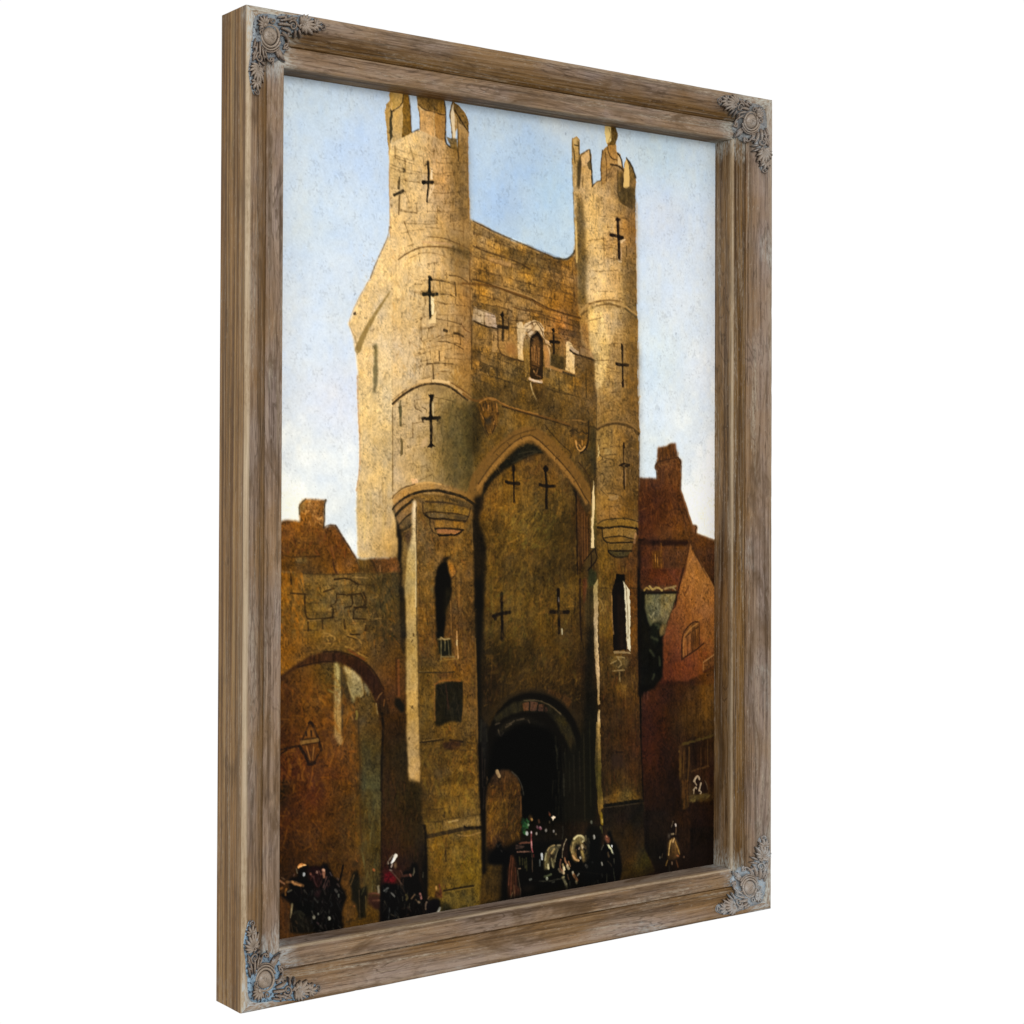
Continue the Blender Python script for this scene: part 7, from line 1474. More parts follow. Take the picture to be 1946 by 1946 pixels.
('S',[(628.7,615.3),(633.5,618.1)],2.22,(150,130,90),.7,.8,.4),
('P',[(566,586.9),(569.5,587),(571,665.9),(570.1,756.1),(566.7,755.9),(565.1,648.1)],(10,9,8),1.4,.92,None,.8),
('P',[(568.4,741.9),(598,743.9),(595.4,749.7),(584.8,750.9),(574.3,757.1),(569.1,761.7)],(10,9,7),1.6,.95,None,.8),
('S',[(577,752.4),(577,768.1)],1.78,(96,58,48),.6,.8,.4),
('S',[(583.5,752.8),(582.9,762.6)],1.78,(96,58,48),.6,.8,.4),
('P',[(647.1,711.4),(644.6,691.6),(647,680.2),(654.2,671.6),(663.9,664.9),(673.7,663.5),(677.4,668.2),(677.5,697.8)],[(660,670,130,86,40),(654,697,132,76,38),(671,688,112,68,32)],.6,.85,'wood',.8),
('S',[(644.7,712.1),(644.6,687.2),(648.2,676.6),(656.6,668.1),(666.3,662.7),(674.9,663.1)],2.22,(44,28,18),.9,.8,.4),
('S',[(677.4,663.7),(677.4,679.9),(677.5,694.2)],1.92,(60,36,20),.8,.8,.4),
('S',[(644.7,713),(660.4,705.9),(673.8,700.3),(686.1,692.9)],2.22,(50,30,18),.9,.8,.4),
('S',[(648.3,708.8),(648.2,687.4),(650.6,680.3),(662.7,670.2),(673.7,665.3)],1.78,(176,122,62),.7,.8,.4),
('S',[(650.6,683),(660.3,677.2),(674.9,669.9)],1.92,(60,38,20),.8,.8,.4),
('S',[(654.2,683.2),(654.9,706.5)],1.78,(66,40,20),.8,.8,.4),
('S',[(662.7,678.2),(664,701.6)],1.78,(66,40,20),.8,.8,.4),
('S',[(670,675),(671.3,697.5)],1.78,(66,40,20),.8,.8,.4),
('S',[(652.4,684),(653.1,706.4)],1.63,(176,112,58),.6,.8,.4),
('S',[(659.7,680.8),(659.8,703.2)],1.63,(176,112,58),.6,.8,.4),
('P',[(684.9,718.9),(707.2,709.4),(707.2,724.8),(684.9,732.4)],(116,74,44),.6,.7,'wood',.8),
('S',[(684.9,718.9),(707.2,708.9)],1.78,(176,130,80),.8,.8,.4),
('S',[(684.9,718.9),(684.9,732.4)],1.48,(150,106,60),.7,.8,.4),
('S',[(684.9,732.4),(707.2,724.8)],1.78,(70,36,22),.8,.8,.4),
('S',[(683.5,673),(689.7,673.3),(688.5,680.4),(684.8,684.7)],1.48,(160,104,54),.6,.8,.4),
('S',[(678.6,658.3),(676.1,660.9)],1.78,(176,122,60),.7,.8,.4),
('P',[(653.2,753.5),(707.1,753.1),(707.3,822.3),(660.3,818.4),(639.8,796.7)],[(674,769,104,66,30),(699,763,136,92,40),(699,791,112,78,34),(660,798,66,46,24),(688,813,84,58,28)],5,.6,'wood',.8),
('P',[(639.9,830.7),(646.7,828.3),(694.8,822.2),(707.3,821.3),(707.6,910.7),(660.6,908.8),(656.5,916.4),(647,917.4),(641.4,876.8)],[(649,838,62,40,22),(674,840,38,22,16),(674,850,44,24,18),(651,858,72,50,24),(699,842,62,40,20),(651,888,66,44,22),(674,875,40,22,16),(699,877,60,30,20),(674,904,80,66,34),(701,905,56,38,20)],1.2,.95,'wood',.8),
('S',[(648,827.4),(667.1,826.5),(687.8,823.2),(703.1,821.9)],3.7,(96,80,36),.6,1.6,1.4),
('S',[(639.9,831.7),(646.7,828.3)],1.78,(70,50,24),.7,.8,.4),
('S',[(641.3,836.8),(642.7,846.9),(642.1,874.9)],2.96,(112,84,38),.55,1.6,1.4),
('S',[(659,833.3),(659,853.4),(656.4,878.3)],2.52,(96,66,32),.65,.8,.4),
('S',[(649.4,837.5),(648.2,867.5)],1.78,(110,76,36),.6,.8,.4),
('S',[(652.3,875.9),(651,897.8),(649.7,915.7)],2.52,(108,68,30),.5,1.4,1.2),
('S',[(656.4,878.3),(655.1,898.2),(657.8,913.6)],2.52,(108,68,30),.5,1.4,1.2),
('S',[(646.8,877.4),(648.3,903.5)],2.52,(108,68,30),.5,1.4,1.2),
('S',[(663.2,866.9),(676.9,864.1),(694.9,862.8)],2.52,(100,70,38),.6,1.4,1),
('S',[(693.4,827.2),(693.5,861.7)],1.92,(84,58,30),.7,.8,.4),
('S',[(680.9,835.2),(681,860.5)],1.33,(90,62,34),.6,.8,.4),
('P',[(668.7,877.5),(674.2,874),(679.7,877.5),(685.2,886.2),(688,880.4),(695,892.2),(693.6,899.1),(668.8,898.6)],(28,17,13),.8,.8,None,.8),
('S',[(668,880.4),(671.4,875.7),(675.5,874.1),(678.3,878.9)],2.73,(196,172,138),.8,.8,.4),
('S',[(671.4,876.7),(669.4,882.6),(672.8,885.9)],1.49,(196,172,138),.8,.8,.4),
('S',[(681.1,884.7),(679,890.6),(677.7,894.5)],2.73,(196,172,138),.8,.8,.4),
('S',[(667.4,892.4),(671.5,888.8),(672.8,891)],1.86,(196,172,138),.8,.8,.4),
('S',[(667.4,897.5),(668.7,892.6)],1.49,(196,172,138),.8,.8,.4),
('S',[(679.8,898.7),(682.5,897),(677,893.4)],1.49,(196,172,138),.8,.8,.4),
('S',[(688,881.4),(692.2,887.9),(693.6,894.1)],1.49,(110,90,66),.6,.8,.4),
('S',[(661.9,905),(674.3,903.2),(695,902.3)],4.44,(92,78,42),.55,2,1.6),
('D',[(660.5,896.8),(696.4,899.4),(696.4,909.5),(660.6,907.8)],30,[(130,112,60),(70,56,30)],8,2.6,-15,.5,.3,113),
('P',[(301.4,798.9),(307.1,795.9),(316.2,844.5),(315,879.8),(315.4,962.4),(309.3,961.6),(307.2,901.1),(304.7,869.9),(303.1,834.4)],(12,10,8),.9,.93,None,.8),
('S',[(308.3,803.9),(309.6,852.7)],1.48,(60,48,40),.5,1.2,.4),
('S',[(311.8,852.9),(310.8,879.4)],1.48,(60,48,40),.5,1.2,.4),
('S',[(312.7,817.6),(312.3,840.6)],1.48,(60,48,40),.5,1.2,.4),
('P',[(315,929.3),(346.7,934.5),(369.3,930.3),(372.9,956.4),(315.1,949.2)],(14,11,9),2,.85,None,.8),
('P',[(439.4,825.1),(460.7,810.4),(479.8,791.7),(493.1,783.4),(493.6,916.4),(437.4,910.2)],(18,17,11),3,.75,None,.8),
('S',[(472.6,800.3),(474.9,911.4)],1.78,(48,42,26),.6,1.4,.4),
('S',[(465.5,822.8),(466.9,873.6)],1.78,(44,38,26),.6,1.4,.4),
('S',[(456,826.6),(457.5,891.1)],1.78,(40,36,26),.6,1.4,.4),
('S',[(439.5,848.9),(440.2,876.4)],1.78,(58,54,42),.6,1.4,.4),
('S',[(482.2,782.6),(485,894)],1.78,(40,38,22),.6,1.4,.4),
('S',[(448.9,835.1),(449.7,871.9)],1.78,(36,34,24),.6,1.4,.4),
('P',[(365.8,925.7),(462.4,937.1),(465.5,968),(321.1,949.9),(316.8,940.4),(329.6,935.1)],(10,9,8),2,.95,None,.8),
('P',[(340.4,947.8),(364.5,944.6),(400.1,936.4),(448.7,935.9),(501.2,935.6),(501.5,1002.5),(424.5,1002.4),(345.3,1000.3),(337.5,999.3)],(8,8,7),2,.96,None,.8),
('P',[(321.1,949.9),(321,937.5),(327,934.8),(331.2,925.8),(335.5,922.2),(339.8,928.2),(343.3,935.4),(353.7,941.5),(355.5,954.3)],(7,7,7),.8,.97,None,.8),
('S',[(331.2,925.8),(333.8,930.2)],1.2,(60,54,48),.6,.8,.4),
('S',[(338.1,934.8),(339.9,936.4)],1.2,(60,54,48),.6,.8,.4),
('S',[(334.7,928.9),(338.1,926.6)],1.2,(60,54,48),.6,.8,.4),
('P',[(349.8,958.3),(353.6,944.5),(357.5,942.5),(361.4,947.3),(363.8,960.1),(364.7,981.9),(370.2,988.8),(369.5,1001.2),(350,1000.3),(349.1,979.8)],(56,32,20),.8,.9,'wood',.8),
('S',[(354.4,943.4),(352.1,958.6),(350.6,980)],1.38,(112,64,46),.8,.8,.4),
('S',[(357.5,946.9),(355.2,965.2),(353.8,992.8)],1.38,(104,58,42),.8,.8,.4),
('S',[(361.5,959.8),(362.3,975.4),(360.9,996.9)],1.38,(84,48,34),.8,.8,.4),
('S',[(364.6,963.3),(367.9,982.3),(370.2,988.8),(368.7,1001.1)],1.38,(84,70,54),.8,.8,.4),
('S',[(356.9,990.2),(353.8,997.8)],1.38,(130,104,74),.8,.8,.4),
('S',[(359.2,981.2),(360.1,996.8)],1.38,(110,80,56),.8,.8,.4),
('S',[(366.2,961.3),(369.3,961.4)],1.38,(166,130,104),.8,.8,.4),
('S',[(362.9,932),(374.7,934.7)],2.3,(84,62,54),.7,1.4,.4),
('S',[(362.9,935.1),(371.6,935.5)],2.3,(84,62,54),.7,1.4,.4),
('S',[(370,929.1),(382.6,930.6)],2.3,(84,62,54),.7,1.4,.4),
('S',[(364.5,940),(376.3,941.1),(385.8,942.2)],1.56,(128,92,78),.85,.8,.4),
('S',[(367.6,929.5),(377.9,929.4),(384.2,930.8)],1.84,(122,72,54),.75,.8,.4),
('S',[(367.7,946.9),(368.5,956.3)],1.84,(70,66,36),.7,1.2,.4),
('S',[(372.4,949.3),(372.9,956.8)],1.84,(70,66,36),.7,1.2,.4),
('S',[(375.6,951),(377.2,961.7)],1.84,(70,66,36),.7,1.2,.4),
('S',[(378.7,949.5),(379.6,965.2)],1.84,(70,66,36),.7,1.2,.4),
('S',[(386.9,917.4),(386.6,928.6),(387.4,938.7),(389,943.2)],1.84,(168,84,88),.85,.8,.4),
('S',[(386.5,917.3),(386.9,918.6)],2.07,(226,200,200),.9,.8,.4),
('S',[(386.6,929.8),(387.4,937.4)],1.1,(206,150,140),.8,.8,.4),
('S',[(387.8,942.5),(388.3,953.8),(388.7,968.2)],1.2,(92,72,56),.75,.8,.4),
('S',[(390.2,946.5),(390.6,949.1)],1.84,(110,48,44),.8,.8,.4),
('P',[(381.7,899.3),(384,894.9),(388,898.1),(388.8,902.6),(384.1,902.7)],(92,66,38),1,.9,'rough',.8),
('D',[(372.2,901.4),(382.5,901.9),(382.5,906.9),(377.8,919.5),(372.3,915.7)],60,[(36,84,42),(24,58,32),(60,112,60),(20,40,24)],7,3.4,60,.7,.8,121),
('S',[(379.3,902.2),(382.5,903.8)],2.76,(44,92,50),.75,1.2,.4),
('S',[(376.2,904.3),(378.5,906.4)],2.76,(44,92,50),.75,1.2,.4),
('S',[(373.8,908.4),(376.2,909.3)],2.76,(44,92,50),.75,1.2,.4),
('S',[(373.9,916.5),(376.2,918)],2.76,(44,92,50),.75,1.2,.4),
('S',[(381.7,907.4),(382.1,907.8)],3.22,(150,170,140),.7,.8,.4),
('S',[(379.4,917.8),(379.8,919.1)],4.14,(236,236,226),.7,.8,.4),
('S',[(394.9,920.2),(395.1,920.8)],3.22,(190,180,166),.7,.8,.4),
('S',[(396,911.5),(396.8,912.9)],2.76,(130,90,104),.7,.8,.4),
('S',[(401.2,913.4),(401.8,914.4)],3.68,(200,150,166),.7,.8,.4),
('S',[(399.2,914.4),(401.6,915.3)],1.84,(96,34,52),.7,.8,.4),
('S',[(410.5,917.6),(410.9,918.6)],3.22,(170,164,158),.7,.8,.4),
('S',[(423,920.3),(423,920.9)],3.22,(170,164,160),.7,.8,.4),
('S',[(426.6,924.5),(426.8,924.8)],2.76,(120,110,96),.7,.8,.4),
('S',[(398.4,903.7),(399.2,906.3)],2.76,(92,60,44),.7,.8,.4),
('S',[(416.4,898.1),(417.2,899.8)],2.76,(150,84,52),.7,.8,.4),
('S',[(387.2,901.2),(387.6,901.8)],2.76,(196,150,90),.7,.8,.4),
('P',[(418.9,902.1),(422.1,900.6),(425.7,902.9),(422.9,903.8),(421.7,906.6),(420.5,903.6)],(240,218,184),.5,.97,None,.8),
('S',[(415.2,895.4),(416.8,898.8)],1.38,(90,52,40),.7,.8,.4),
('S',[(416.1,907.5),(416.5,909.1)],1.84,(90,76,60),.7,.8,.4),
('S',[(438,916.3),(438.8,923.3),(437.2,932)],1.2,(62,62,54),.7,.8,.4),
('P',[(407.5,967.5),(408.2,956.2),(410.6,947.7),(414.6,940.7),(421,938.3),(428.3,939.8),(434.8,939.9),(435.7,941.9),(430.8,943.9),(425.1,952),(424.4,967.1),(421.2,966),(418.7,957.5),(416.3,967.9)],[(412,950,122,114,78),(419,942,146,124,76),(424,941,120,100,66),(411,963,112,104,72),(428,946,66,62,50),(421,961,74,68,52)],1,.9,'rough',.8),
('P',[(417.9,949.9),(425.1,949.5),(424.4,957),(421.1,955.3),(418.7,957.5),(417.9,965),(415.5,957.1)],(26,20,14),1,.85,None,.8),
('P',[(414.6,946.3),(421.1,944.6),(420.3,947.7),(416.3,951),(413,954.3)],(66,46,34),1,.7,None,.8),
('S',[(413,944.3),(416.2,940.2),(422.7,938.5),(425.1,938.8)],1.84,(176,150,100),.85,.8,.4),
('S',[(429.1,939.3),(434.8,939.9)],1.84,(150,136,104),.85,.8,.4),
('S',[(413.9,962),(414.7,967.7)],2.76,(214,200,150),.85,.8,.4),
('S',[(419.5,955.1),(421.1,964.2),(422.8,966.9)],1.84,(150,140,100),.85,.8,.4),
('S',[(430,945.1),(426.8,952.2),(425.2,959.6)],1.84,(122,112,84),.85,.8,.4),
('S',[(410.6,947.7),(409,956.3)],2.3,(160,150,108),.85,.8,.4),
('S',[(419.5,948.2),(424.3,943.7)],2.3,(190,160,100),.85,.8,.4),
('S',[(403.8,947.5),(404.2,953.9)],3.22,(226,228,222),.85,.8,.4),
('S',[(401,954.7),(400.6,961.6)],1.84,(100,106,104),.85,.8,.4),
('S',[(412.2,944.2),(405.8,949.7)],.92,(90,84,70),.85,.8,.4),
('P',[(436.4,935.7),(443.8,933.4),(447.1,938.2),(447.2,958.5),(439,957.5),(436.5,953.4)],(34,22,18),1.4,.9,'wood',.8),
('S',[(443.8,933.4),(439.7,939.9),(438.1,947.3),(437.3,955.4)],1.47,(166,150,120),.85,.8,.4),
('P',[(450.4,946.2),(451.2,940),(454.4,935.3),(460.2,931.5),(466.8,930.4),(471.8,932.8),(476.8,937.3),(480.9,937.1),(483,942.5),(481.8,947.5),(481.9,962.8),(476.9,966.7),(472.7,966.8),(470.2,962.7),(467.7,954.1),(466.8,944.4),(461.1,942.4),(458.6,949.8),(459.5,957.5),(465.3,963.3),(461.1,964.7),(455.4,960.8),(452.9,953.5)],[(459,936,112,104,58),(465,933,172,160,112),(454,944,128,108,66),(455,956,164,128,74),(463,962,176,132,84),(473,946,146,118,74),(478,943,60,50,40),(477,955,156,128,78),(474,962,150,122,70),(480,959,120,100,64)],.8,.95,'rough',.8),
('P',[(458.6,942.8),(466,941.1),(468.1,948.4),(467.3,957.2),(466.1,959.6),(461.5,956.5),(459.4,949.9)],(24,21,18),1.6,.85,None,.8),
('P',[(470.1,942.2),(475.1,939),(480.9,937.7),(483.3,942.5),(482.2,952.6),(481.7,961.5),(476.9,966.4),(472.7,966.5),(470.2,961.4),(468.9,952.3)],[(472,946,150,124,82),(478,942,84,70,52),(478,952,150,124,80),(474,962,150,122,72),(481,959,96,80,54)],.6,.95,'rough',.8),
('S',[(456.9,934.3),(461.8,931.1),(468.4,931.2),(473.4,935),(474.3,937.6),(471,939.8)],2.76,(226,208,150),.85,.8,.4),
('S',[(455.3,939.2),(454.5,944.2),(452.9,951.6)],1.84,(176,150,96),.85,.8,.4),
('S',[(460.3,948.7),(459.5,955),(463.6,961.8)],1.38,(120,90,54),.85,.8,.4),
('S',[(476.7,932.8),(477.6,938.6)],2.3,(214,196,146),.85,.8,.4),
('S',[(480.9,937.1),(481.8,940.4)],2.76,(232,218,178),.85,.8,.4),
('S',[(482.6,941.1),(483,942.5)],2.3,(214,196,150),.85,.8,.4),
('S',[(470.2,944.1),(471.8,948.2)],3.22,(232,206,160),.85,.8,.4),
('S',[(476.8,944.3),(476.8,949.4)],1.84,(176,140,100),.85,.8,.4),
('S',[(469.4,952.3),(472.7,956.6),(473.5,960.5)],2.76,(176,150,84),.85,.8,.4),
('S',[(478.5,953.5),(479.3,958)],2.76,(190,158,100),.85,.8,.4),
('S',[(466,946.8),(465.2,948)],2.3,(166,140,120),.85,.8,.4),
('S',[(467.3,959.7),(467.6,960.4)],2.76,(200,186,160),.85,.8,.4),
('S',[(481,944.2),(481.4,947.4)],1.84,(190,176,150),.85,.8,.4),
('S',[(454.5,955.6),(458.7,961.2),(464.4,963.2)],2.76,(206,158,104),.85,.8,.4),
('S',[(451.2,942.5),(451.2,948.9)],1.38,(150,116,70),.85,.8,.4),
('S',[(473.5,941.3),(476.8,944.3)],2.3,(26,20,18),.85,.8,.4),
('S',[(472.7,948.9),(476.8,952),(475.2,954.3)],2.3,(26,20,18),.85,.8,.4),
('S',[(477.7,958.5),(481,957.6)],2.3,(26,20,18),.85,.8,.4),
('S',[(485.8,915.9),(486.7,917.9)],2.76,(112,116,104),.7,.8,.4),
('S',[(490.5,934.4),(490.9,937)],2.76,(196,190,176),.7,.8,.4),
('S',[(476.9,971.2),(479,973.3)],3.68,(206,192,176),.7,.8,.4),
('S',[(487.7,968.3),(488.4,968.8)],2.76,(160,156,150),.7,.8,.4),
('S',[(465.3,980.5),(462.9,982.8)],1.84,(150,146,134),.7,.8,.4),
('S',[(434.9,958.9),(433.3,964.4),(435,970.9),(439.9,975.4)],2.3,(170,112,84),.7,.8,.4),
('S',[(441.4,957.2),(442.7,961.8),(446.4,967.3)],2.3,(196,136,96),.7,.8,.4),
('S',[(438.2,965),(440.7,971.7)],2.76,(206,176,120),.7,.8,.4),
('S',[(445.6,967.2),(448,971.3)],3.68,(240,214,160),.7,.8,.4),
('S',[(439.8,969.7),(440.7,972.3)],3.68,(246,226,176),.7,.8,.4),
('S',[(439.9,976),(440.3,976.4)],3.68,(236,210,156),.7,.8,.4),
('S',[(448,963.1),(450.5,969.1)],2.3,(176,122,80),.7,.8,.4),
('S',[(431.7,970.5),(433.3,973.3),(437.4,975.1)],3.22,(130,112,86),.7,.8,.4),
('S',[(454.6,977.2),(455.4,979.3)],3.22,(236,216,176),.7,.8,.4),
('S',[(456.3,980.6),(460.4,985.6),(462.1,988.4)],4.14,(136,92,58),.7,.8,.4),
('S',[(460.4,990.1),(461.3,992.1)],3.22,(150,136,100),.7,.8,.4),
('S',[(439.1,981.6),(440.7,985.6),(443.2,991),(445.7,1000.2)],3.68,(128,122,92),.7,.8,.4),
('S',[(437.5,982),(440.7,981.2)],2.3,(170,156,110),.7,.8,.4),
('S',[(444.8,991.2),(445.7,998.9)],2.76,(146,140,108),.7,.8,.4),
('S',[(408.3,977),(413.9,976.5),(418.8,975.2)],2.76,(96,104,74),.7,.8,.4),
('S',[(412.4,979.7),(412.5,980)],3.68,(216,220,190),.7,.8,.4),
('S',[(399.5,981.5),(416.4,983.7),(428.5,982.7),(436.6,983.2)],1.38,(66,64,52),.7,.8,.4),
('S',[(449.7,989.3),(450.6,994.5)],2.3,(54,54,44),.7,.8,.4),
('S',[(384.4,977.6),(386.8,977.3)],2.76,(110,112,108),.7,.8,.4),
('S',[(421.2,985.6),(424.5,985.4)],1.84,(66,66,56),.7,.8,.4),
('S',[(446.4,980),(448.1,985.3)],1.84,(112,84,58),.7,.8,.4),
('P',[(373.4,984.3),(384.4,984.5),(395.6,989.7),(382.9,993),(373.4,990.5)],(26,21,15),2,.7,None,.8),
('P',[(511.5,934.7),(515.3,930.4),(520,932),(523.8,943.3),(530.5,951.2),(536.2,964.9),(539.1,979.7),(539.2,987.6),(534.5,1000),(511.8,999.9),(493.1,998.8),(491.1,980.8),(499.5,964),(502.2,953.6),(508.7,947.2)],(8,8,8),.8,.97,None,.8),
('P',[(483.4,915.8),(504.9,925.3),(502.2,953.6),(498.6,996),(476.4,999.5),(474.2,928.9)],(9,10,9),3,.85,None,.8),
('P',[(508.7,935.1),(513.4,935.6),(517.7,941.8),(517.7,946.1),(513.4,946.4),(510.1,941)],(140,84,56),.8,.9,'rough',.8),
('S',[(511.5,936.8),(512.5,938.4)],1.56,(184,126,92),.8,.8,.4),
('S',[(512.5,940.5),(515.3,941.6)],1.38,(90,44,34),.8,.8,.4),
('P',[(513,948.5),(515.3,948),(521,954.4),(523.9,960.5),(522.9,961.8),(519.1,955.6),(515.4,953)],(226,222,172),.5,.92,None,.8),
('P',[(520.1,950.7),(522.4,950.3),(522.4,953.2),(521,953.7)],(232,230,222),.4,.95,None,.8),
('S',[(521,955.2),(523.9,962)],1.84,(110,110,106),.8,.8,.4),
('S',[(506.4,948.4),(503.2,953.7)],1.38,(96,96,86),.8,.8,.4),
('S',[(514.4,959.4),(515.9,964.6)],2.76,(80,64,46),.8,.8,.4),
('S',[(503.7,970.9),(504.6,973.9)],2.3,(150,146,136),.8,.8,.4),
('S',[(513.5,970),(519.2,974.3),(521.1,978.1)],1.38,(60,50,38),.8,.8,.4),
('S',[(524.9,968.6),(525.4,975.1)],1.2,(64,62,52),.8,.8,.4),
('S',[(512.7,987.1),(512.7,997.1)],1.38,(56,54,42),.8,.8,.4),
('S',[(525.9,992.4),(526.9,999)],1.38,(66,66,48),.8,.8,.4),
('S',[(524,981.4),(525.4,992.3)],1.38,(48,50,38),.8,.8,.4),
('S',[(492.1,995.2),(489.3,999.1)],2.3,(70,72,68),.8,.8,.4),
('S',[(496.8,993.6),(498.7,998.9)],1.84,(80,82,76),.8,.8,.4),
('S',[(504.2,986),(505.2,989.7)],1.38,(46,46,40),.8,.8,.4),
('S',[(503,905.8),(504.4,913.1),(504.9,921)],2.76,(132,108,24),.8,.8,.4),
('S',[(504.4,914.5),(504.9,918.2)],1.84,(176,150,80),.8,.8,.4),
('S',[(501.2,923.5),(502.1,927.1)],1.84,(92,90,48),.8,.8,.4),
('S',[(485.8,915.3),(486.2,917.1)],2.76,(110,112,100),.8,.8,.4),
('S',[(490.5,934.4),(491,937.3)],2.76,(196,190,176),.8,.8,.4),
('S',[(504,923.8),(504.5,932.4)],1.38,(84,80,40),.8,.8,.4),
('P',[(624.7,941.1),(626.7,936.1),(631.7,933.7),(635.7,937.1),(637.7,950),(631.7,953),(623.7,949.8)],(20,14,12),.8,.9,None,.8),
('S',[(629.6,930.9),(626.7,938.4)],1.38,(112,98,80),.75,.8,.4),
('S',[(634.2,935.5),(634.7,937.8)],2.76,(222,206,190),.9,.8,.4),
('S',[(635.7,939.4),(634.7,948.9)],2.3,(120,92,66),.75,.8,.4),
('S',[(626.7,947.9),(630.7,948)],2.3,(166,144,110),.8,.8,.4),
('P',[(619.8,947.1),(624.7,947),(623.7,952.8),(619.8,953)],(84,74,66),1,.8,None,.8),
('P',[(620.8,957.6),(625.7,954.5),(631.7,953.3),(636.7,959.4),(641.8,970.4),(643.3,977.3),(639.8,981.3),(631.8,982.5),(620.9,982.6),(618.4,973.5)],[(624,961,112,80,40),(631,956,170,128,76),(630,968,58,40,24),(630,975,50,34,20),(638,970,98,72,36),(622,975,66,46,24),(640,978,80,50,26)],1,.92,'wood',.8),
('S',[(624.8,956.6),(622.8,968.1),(621.8,975.4)],1.84,(206,166,98),.8,.8,.4),
('S',[(631.7,954.4),(629.7,958.6)],2.76,(222,180,120),.8,.8,.4),
('S',[(633.7,959.1),(638.8,968.6),(641.8,976.3)],1.84,(166,124,60),.8,.8,.4),
('S',[(625.8,958.2),(627.7,955.4)],1.84,(190,146,84),.8,.8,.4),
('S',[(619.9,982.5),(616.9,988.7)],1.84,(124,94,44),.8,.8,.4),
('S',[(627.8,986.4),(627.9,988.6)],2.76,(120,94,74),.8,.8,.4),
('S',[(635.8,984.5),(638.9,993.7)],2.3,(96,58,34),.8,.8,.4),
('S',[(649.9,981),(650.1,981.8)],2.3,(110,84,66),.8,.8,.4),
('S',[(606,976.4),(606.2,977.1)],2.3,(96,92,80),.8,.8,.4),
('S',[(610.9,972.6),(609.5,976.8)],1.38,(90,72,52),.8,.8,.4),
('S',[(636.8,977.9),(639.8,979)],2.3,(150,92,56),.8,.8,.4),
('S',[(622.9,990.2),(622.9,999.8)],1.2,(46,46,38),.8,.8,.4),
('P',[(19.8,947.2),(25.8,951.7),(37.8,959.5),(41.7,966.7),(51.6,974.3),(59.4,982),(67.3,998),(86.3,1000.8),(100.9,998.1),(104.2,977.8),(107.6,970.1),(111.5,962.5),(107.5,953.2),(99.4,940.6),(92.6,935.9),(88.1,926.7),(83.5,919.9),(78.5,918.3),(74.6,922.6),(70.1,920.1),(59,919.2),(56.8,916.5),(48,919.2),(44.2,923),(44.8,929.7),(35.5,929.4),(30.1,933.5),(33.9,942.5)],(9,8,8),.9,.97,None,.8),
('P',[(55.7,922.6),(64,919.3),(73.5,921.5),(76.9,927.1),(78,934),(74.7,943.1),(70.3,947.3),(64.7,936.1),(59.1,934.4)],(34,15,15),1.4,.8,'rough',.8),
('P',[(67,950.7),(71.4,948.4),(75.9,949),(74.8,954.6),(72,958),(68.1,954.7)],(44,25,26),1,.7,None,.8),
('P',[(35.7,960.2),(41.7,964.3),(52.7,972.5),(60.5,979.3),(67.3,998),(33.1,993),(34.1,977.4)],(15,13,9),1.2,.97,None,.8),
('P',[(28.5,953.1),(39.5,958.3),(67.1,963.1),(67.2,980.3),(52.8,975.4),(40.6,965.6),(35.7,961.6)],(8,8,7),1,.9,None,.8),
('P',[(64.9,977.1),(104.2,975.4),(106,997.4),(100.9,1003),(63.9,997.5)],(9,8,7),1.2,.95,None,.8),
('D',[(40.5,945.2),(104,951.3),(104.3,1002),(56.2,994.9)],150,[(40,38,34),(64,60,54),(54,36,34),(30,34,36),(84,78,70)],7,1.3,75,.5,.5,131),
('D',[(35.7,965.9),(51.6,974.3),(62.8,995.8),(35.9,991.9)],70,[(70,58,38),(52,50,38),(44,30,20),(90,80,58)],8,1.3,60,.6,.5,132),
('D',[(55.7,920.2),(86.4,924),(89.3,947),(67,946.4)],60,[(90,52,50),(60,34,36),(120,80,70),(44,30,34)],5,1.2,70,.55,.5,133),
('P',[(43.9,918.2),(46.9,915.7),(50.7,914.1),(55.2,917),(50.2,918.5),(44.7,919.7)],(214,140,72),.5,.95,None,.8),
('S',[(44.7,918.8),(50.2,917.6),(54.6,917.4)],1.38,(250,196,126),.8,.8,.4),
('S',[(49.1,914.6),(50.2,916.6)],1.38,(140,84,40),.7,.8,.4),
('S',[(52.5,927.4),(52.5,928.6)],3.22,(246,248,246),.66,.8,.4),
('S',[(69.9,927.2),(69.9,928.2)],2.3,(206,160,140),.66,.8,.4),
('S',[(61.3,928.5),(61.4,928.8)],2.3,(150,92,74),.66,.8,.4),
('S',[(78,926.3),(79.1,927.9),(79.7,934.2)],3.68,(190,128,98),.66,.8,.4),
('S',[(78.5,925.9),(79.7,927)],2.76,(226,176,140),.66,.8,.4),
('S',[(42.3,920.4),(43.4,925.3)],1.38,(130,122,104),.66,.8,.4),
('S',[(39.3,926.1),(38.7,927.5)],1.38,(100,72,66),.66,.8,.4),
('S',[(29.5,933.9),(36.1,934.7),(43.7,937.1),(51.4,941)],2.76,(140,96,58),.66,.8,.4),
('S',[(37.1,934.9),(39.3,937.5),(48.1,940.6)],2.3,(206,144,86),.66,.8,.4),
('S',[(19.2,930.6),(22.5,932.9),(26.3,935.3)],2.3,(170,118,84),.66,.8,.4),
('S',[(22.4,927.7),(26.8,930.2)],1.38,(110,84,64),.66,.8,.4),
('S',[(21.4,940.3),(23.6,939.7)],2.76,(150,96,46),.66,.8,.4),
('S',[(29,941.8),(27.4,944.9),(28,948.7)],2.3,(160,106,48),.66,.8,.4),
('S',[(31.2,945.4),(35.6,944.1)],1.56,(110,104,88),.66,.8,.4),
('S',[(83.1,934.6),(80.9,941.1),(78.7,946.5)],1.84,(112,78,74),.66,.8,.4),
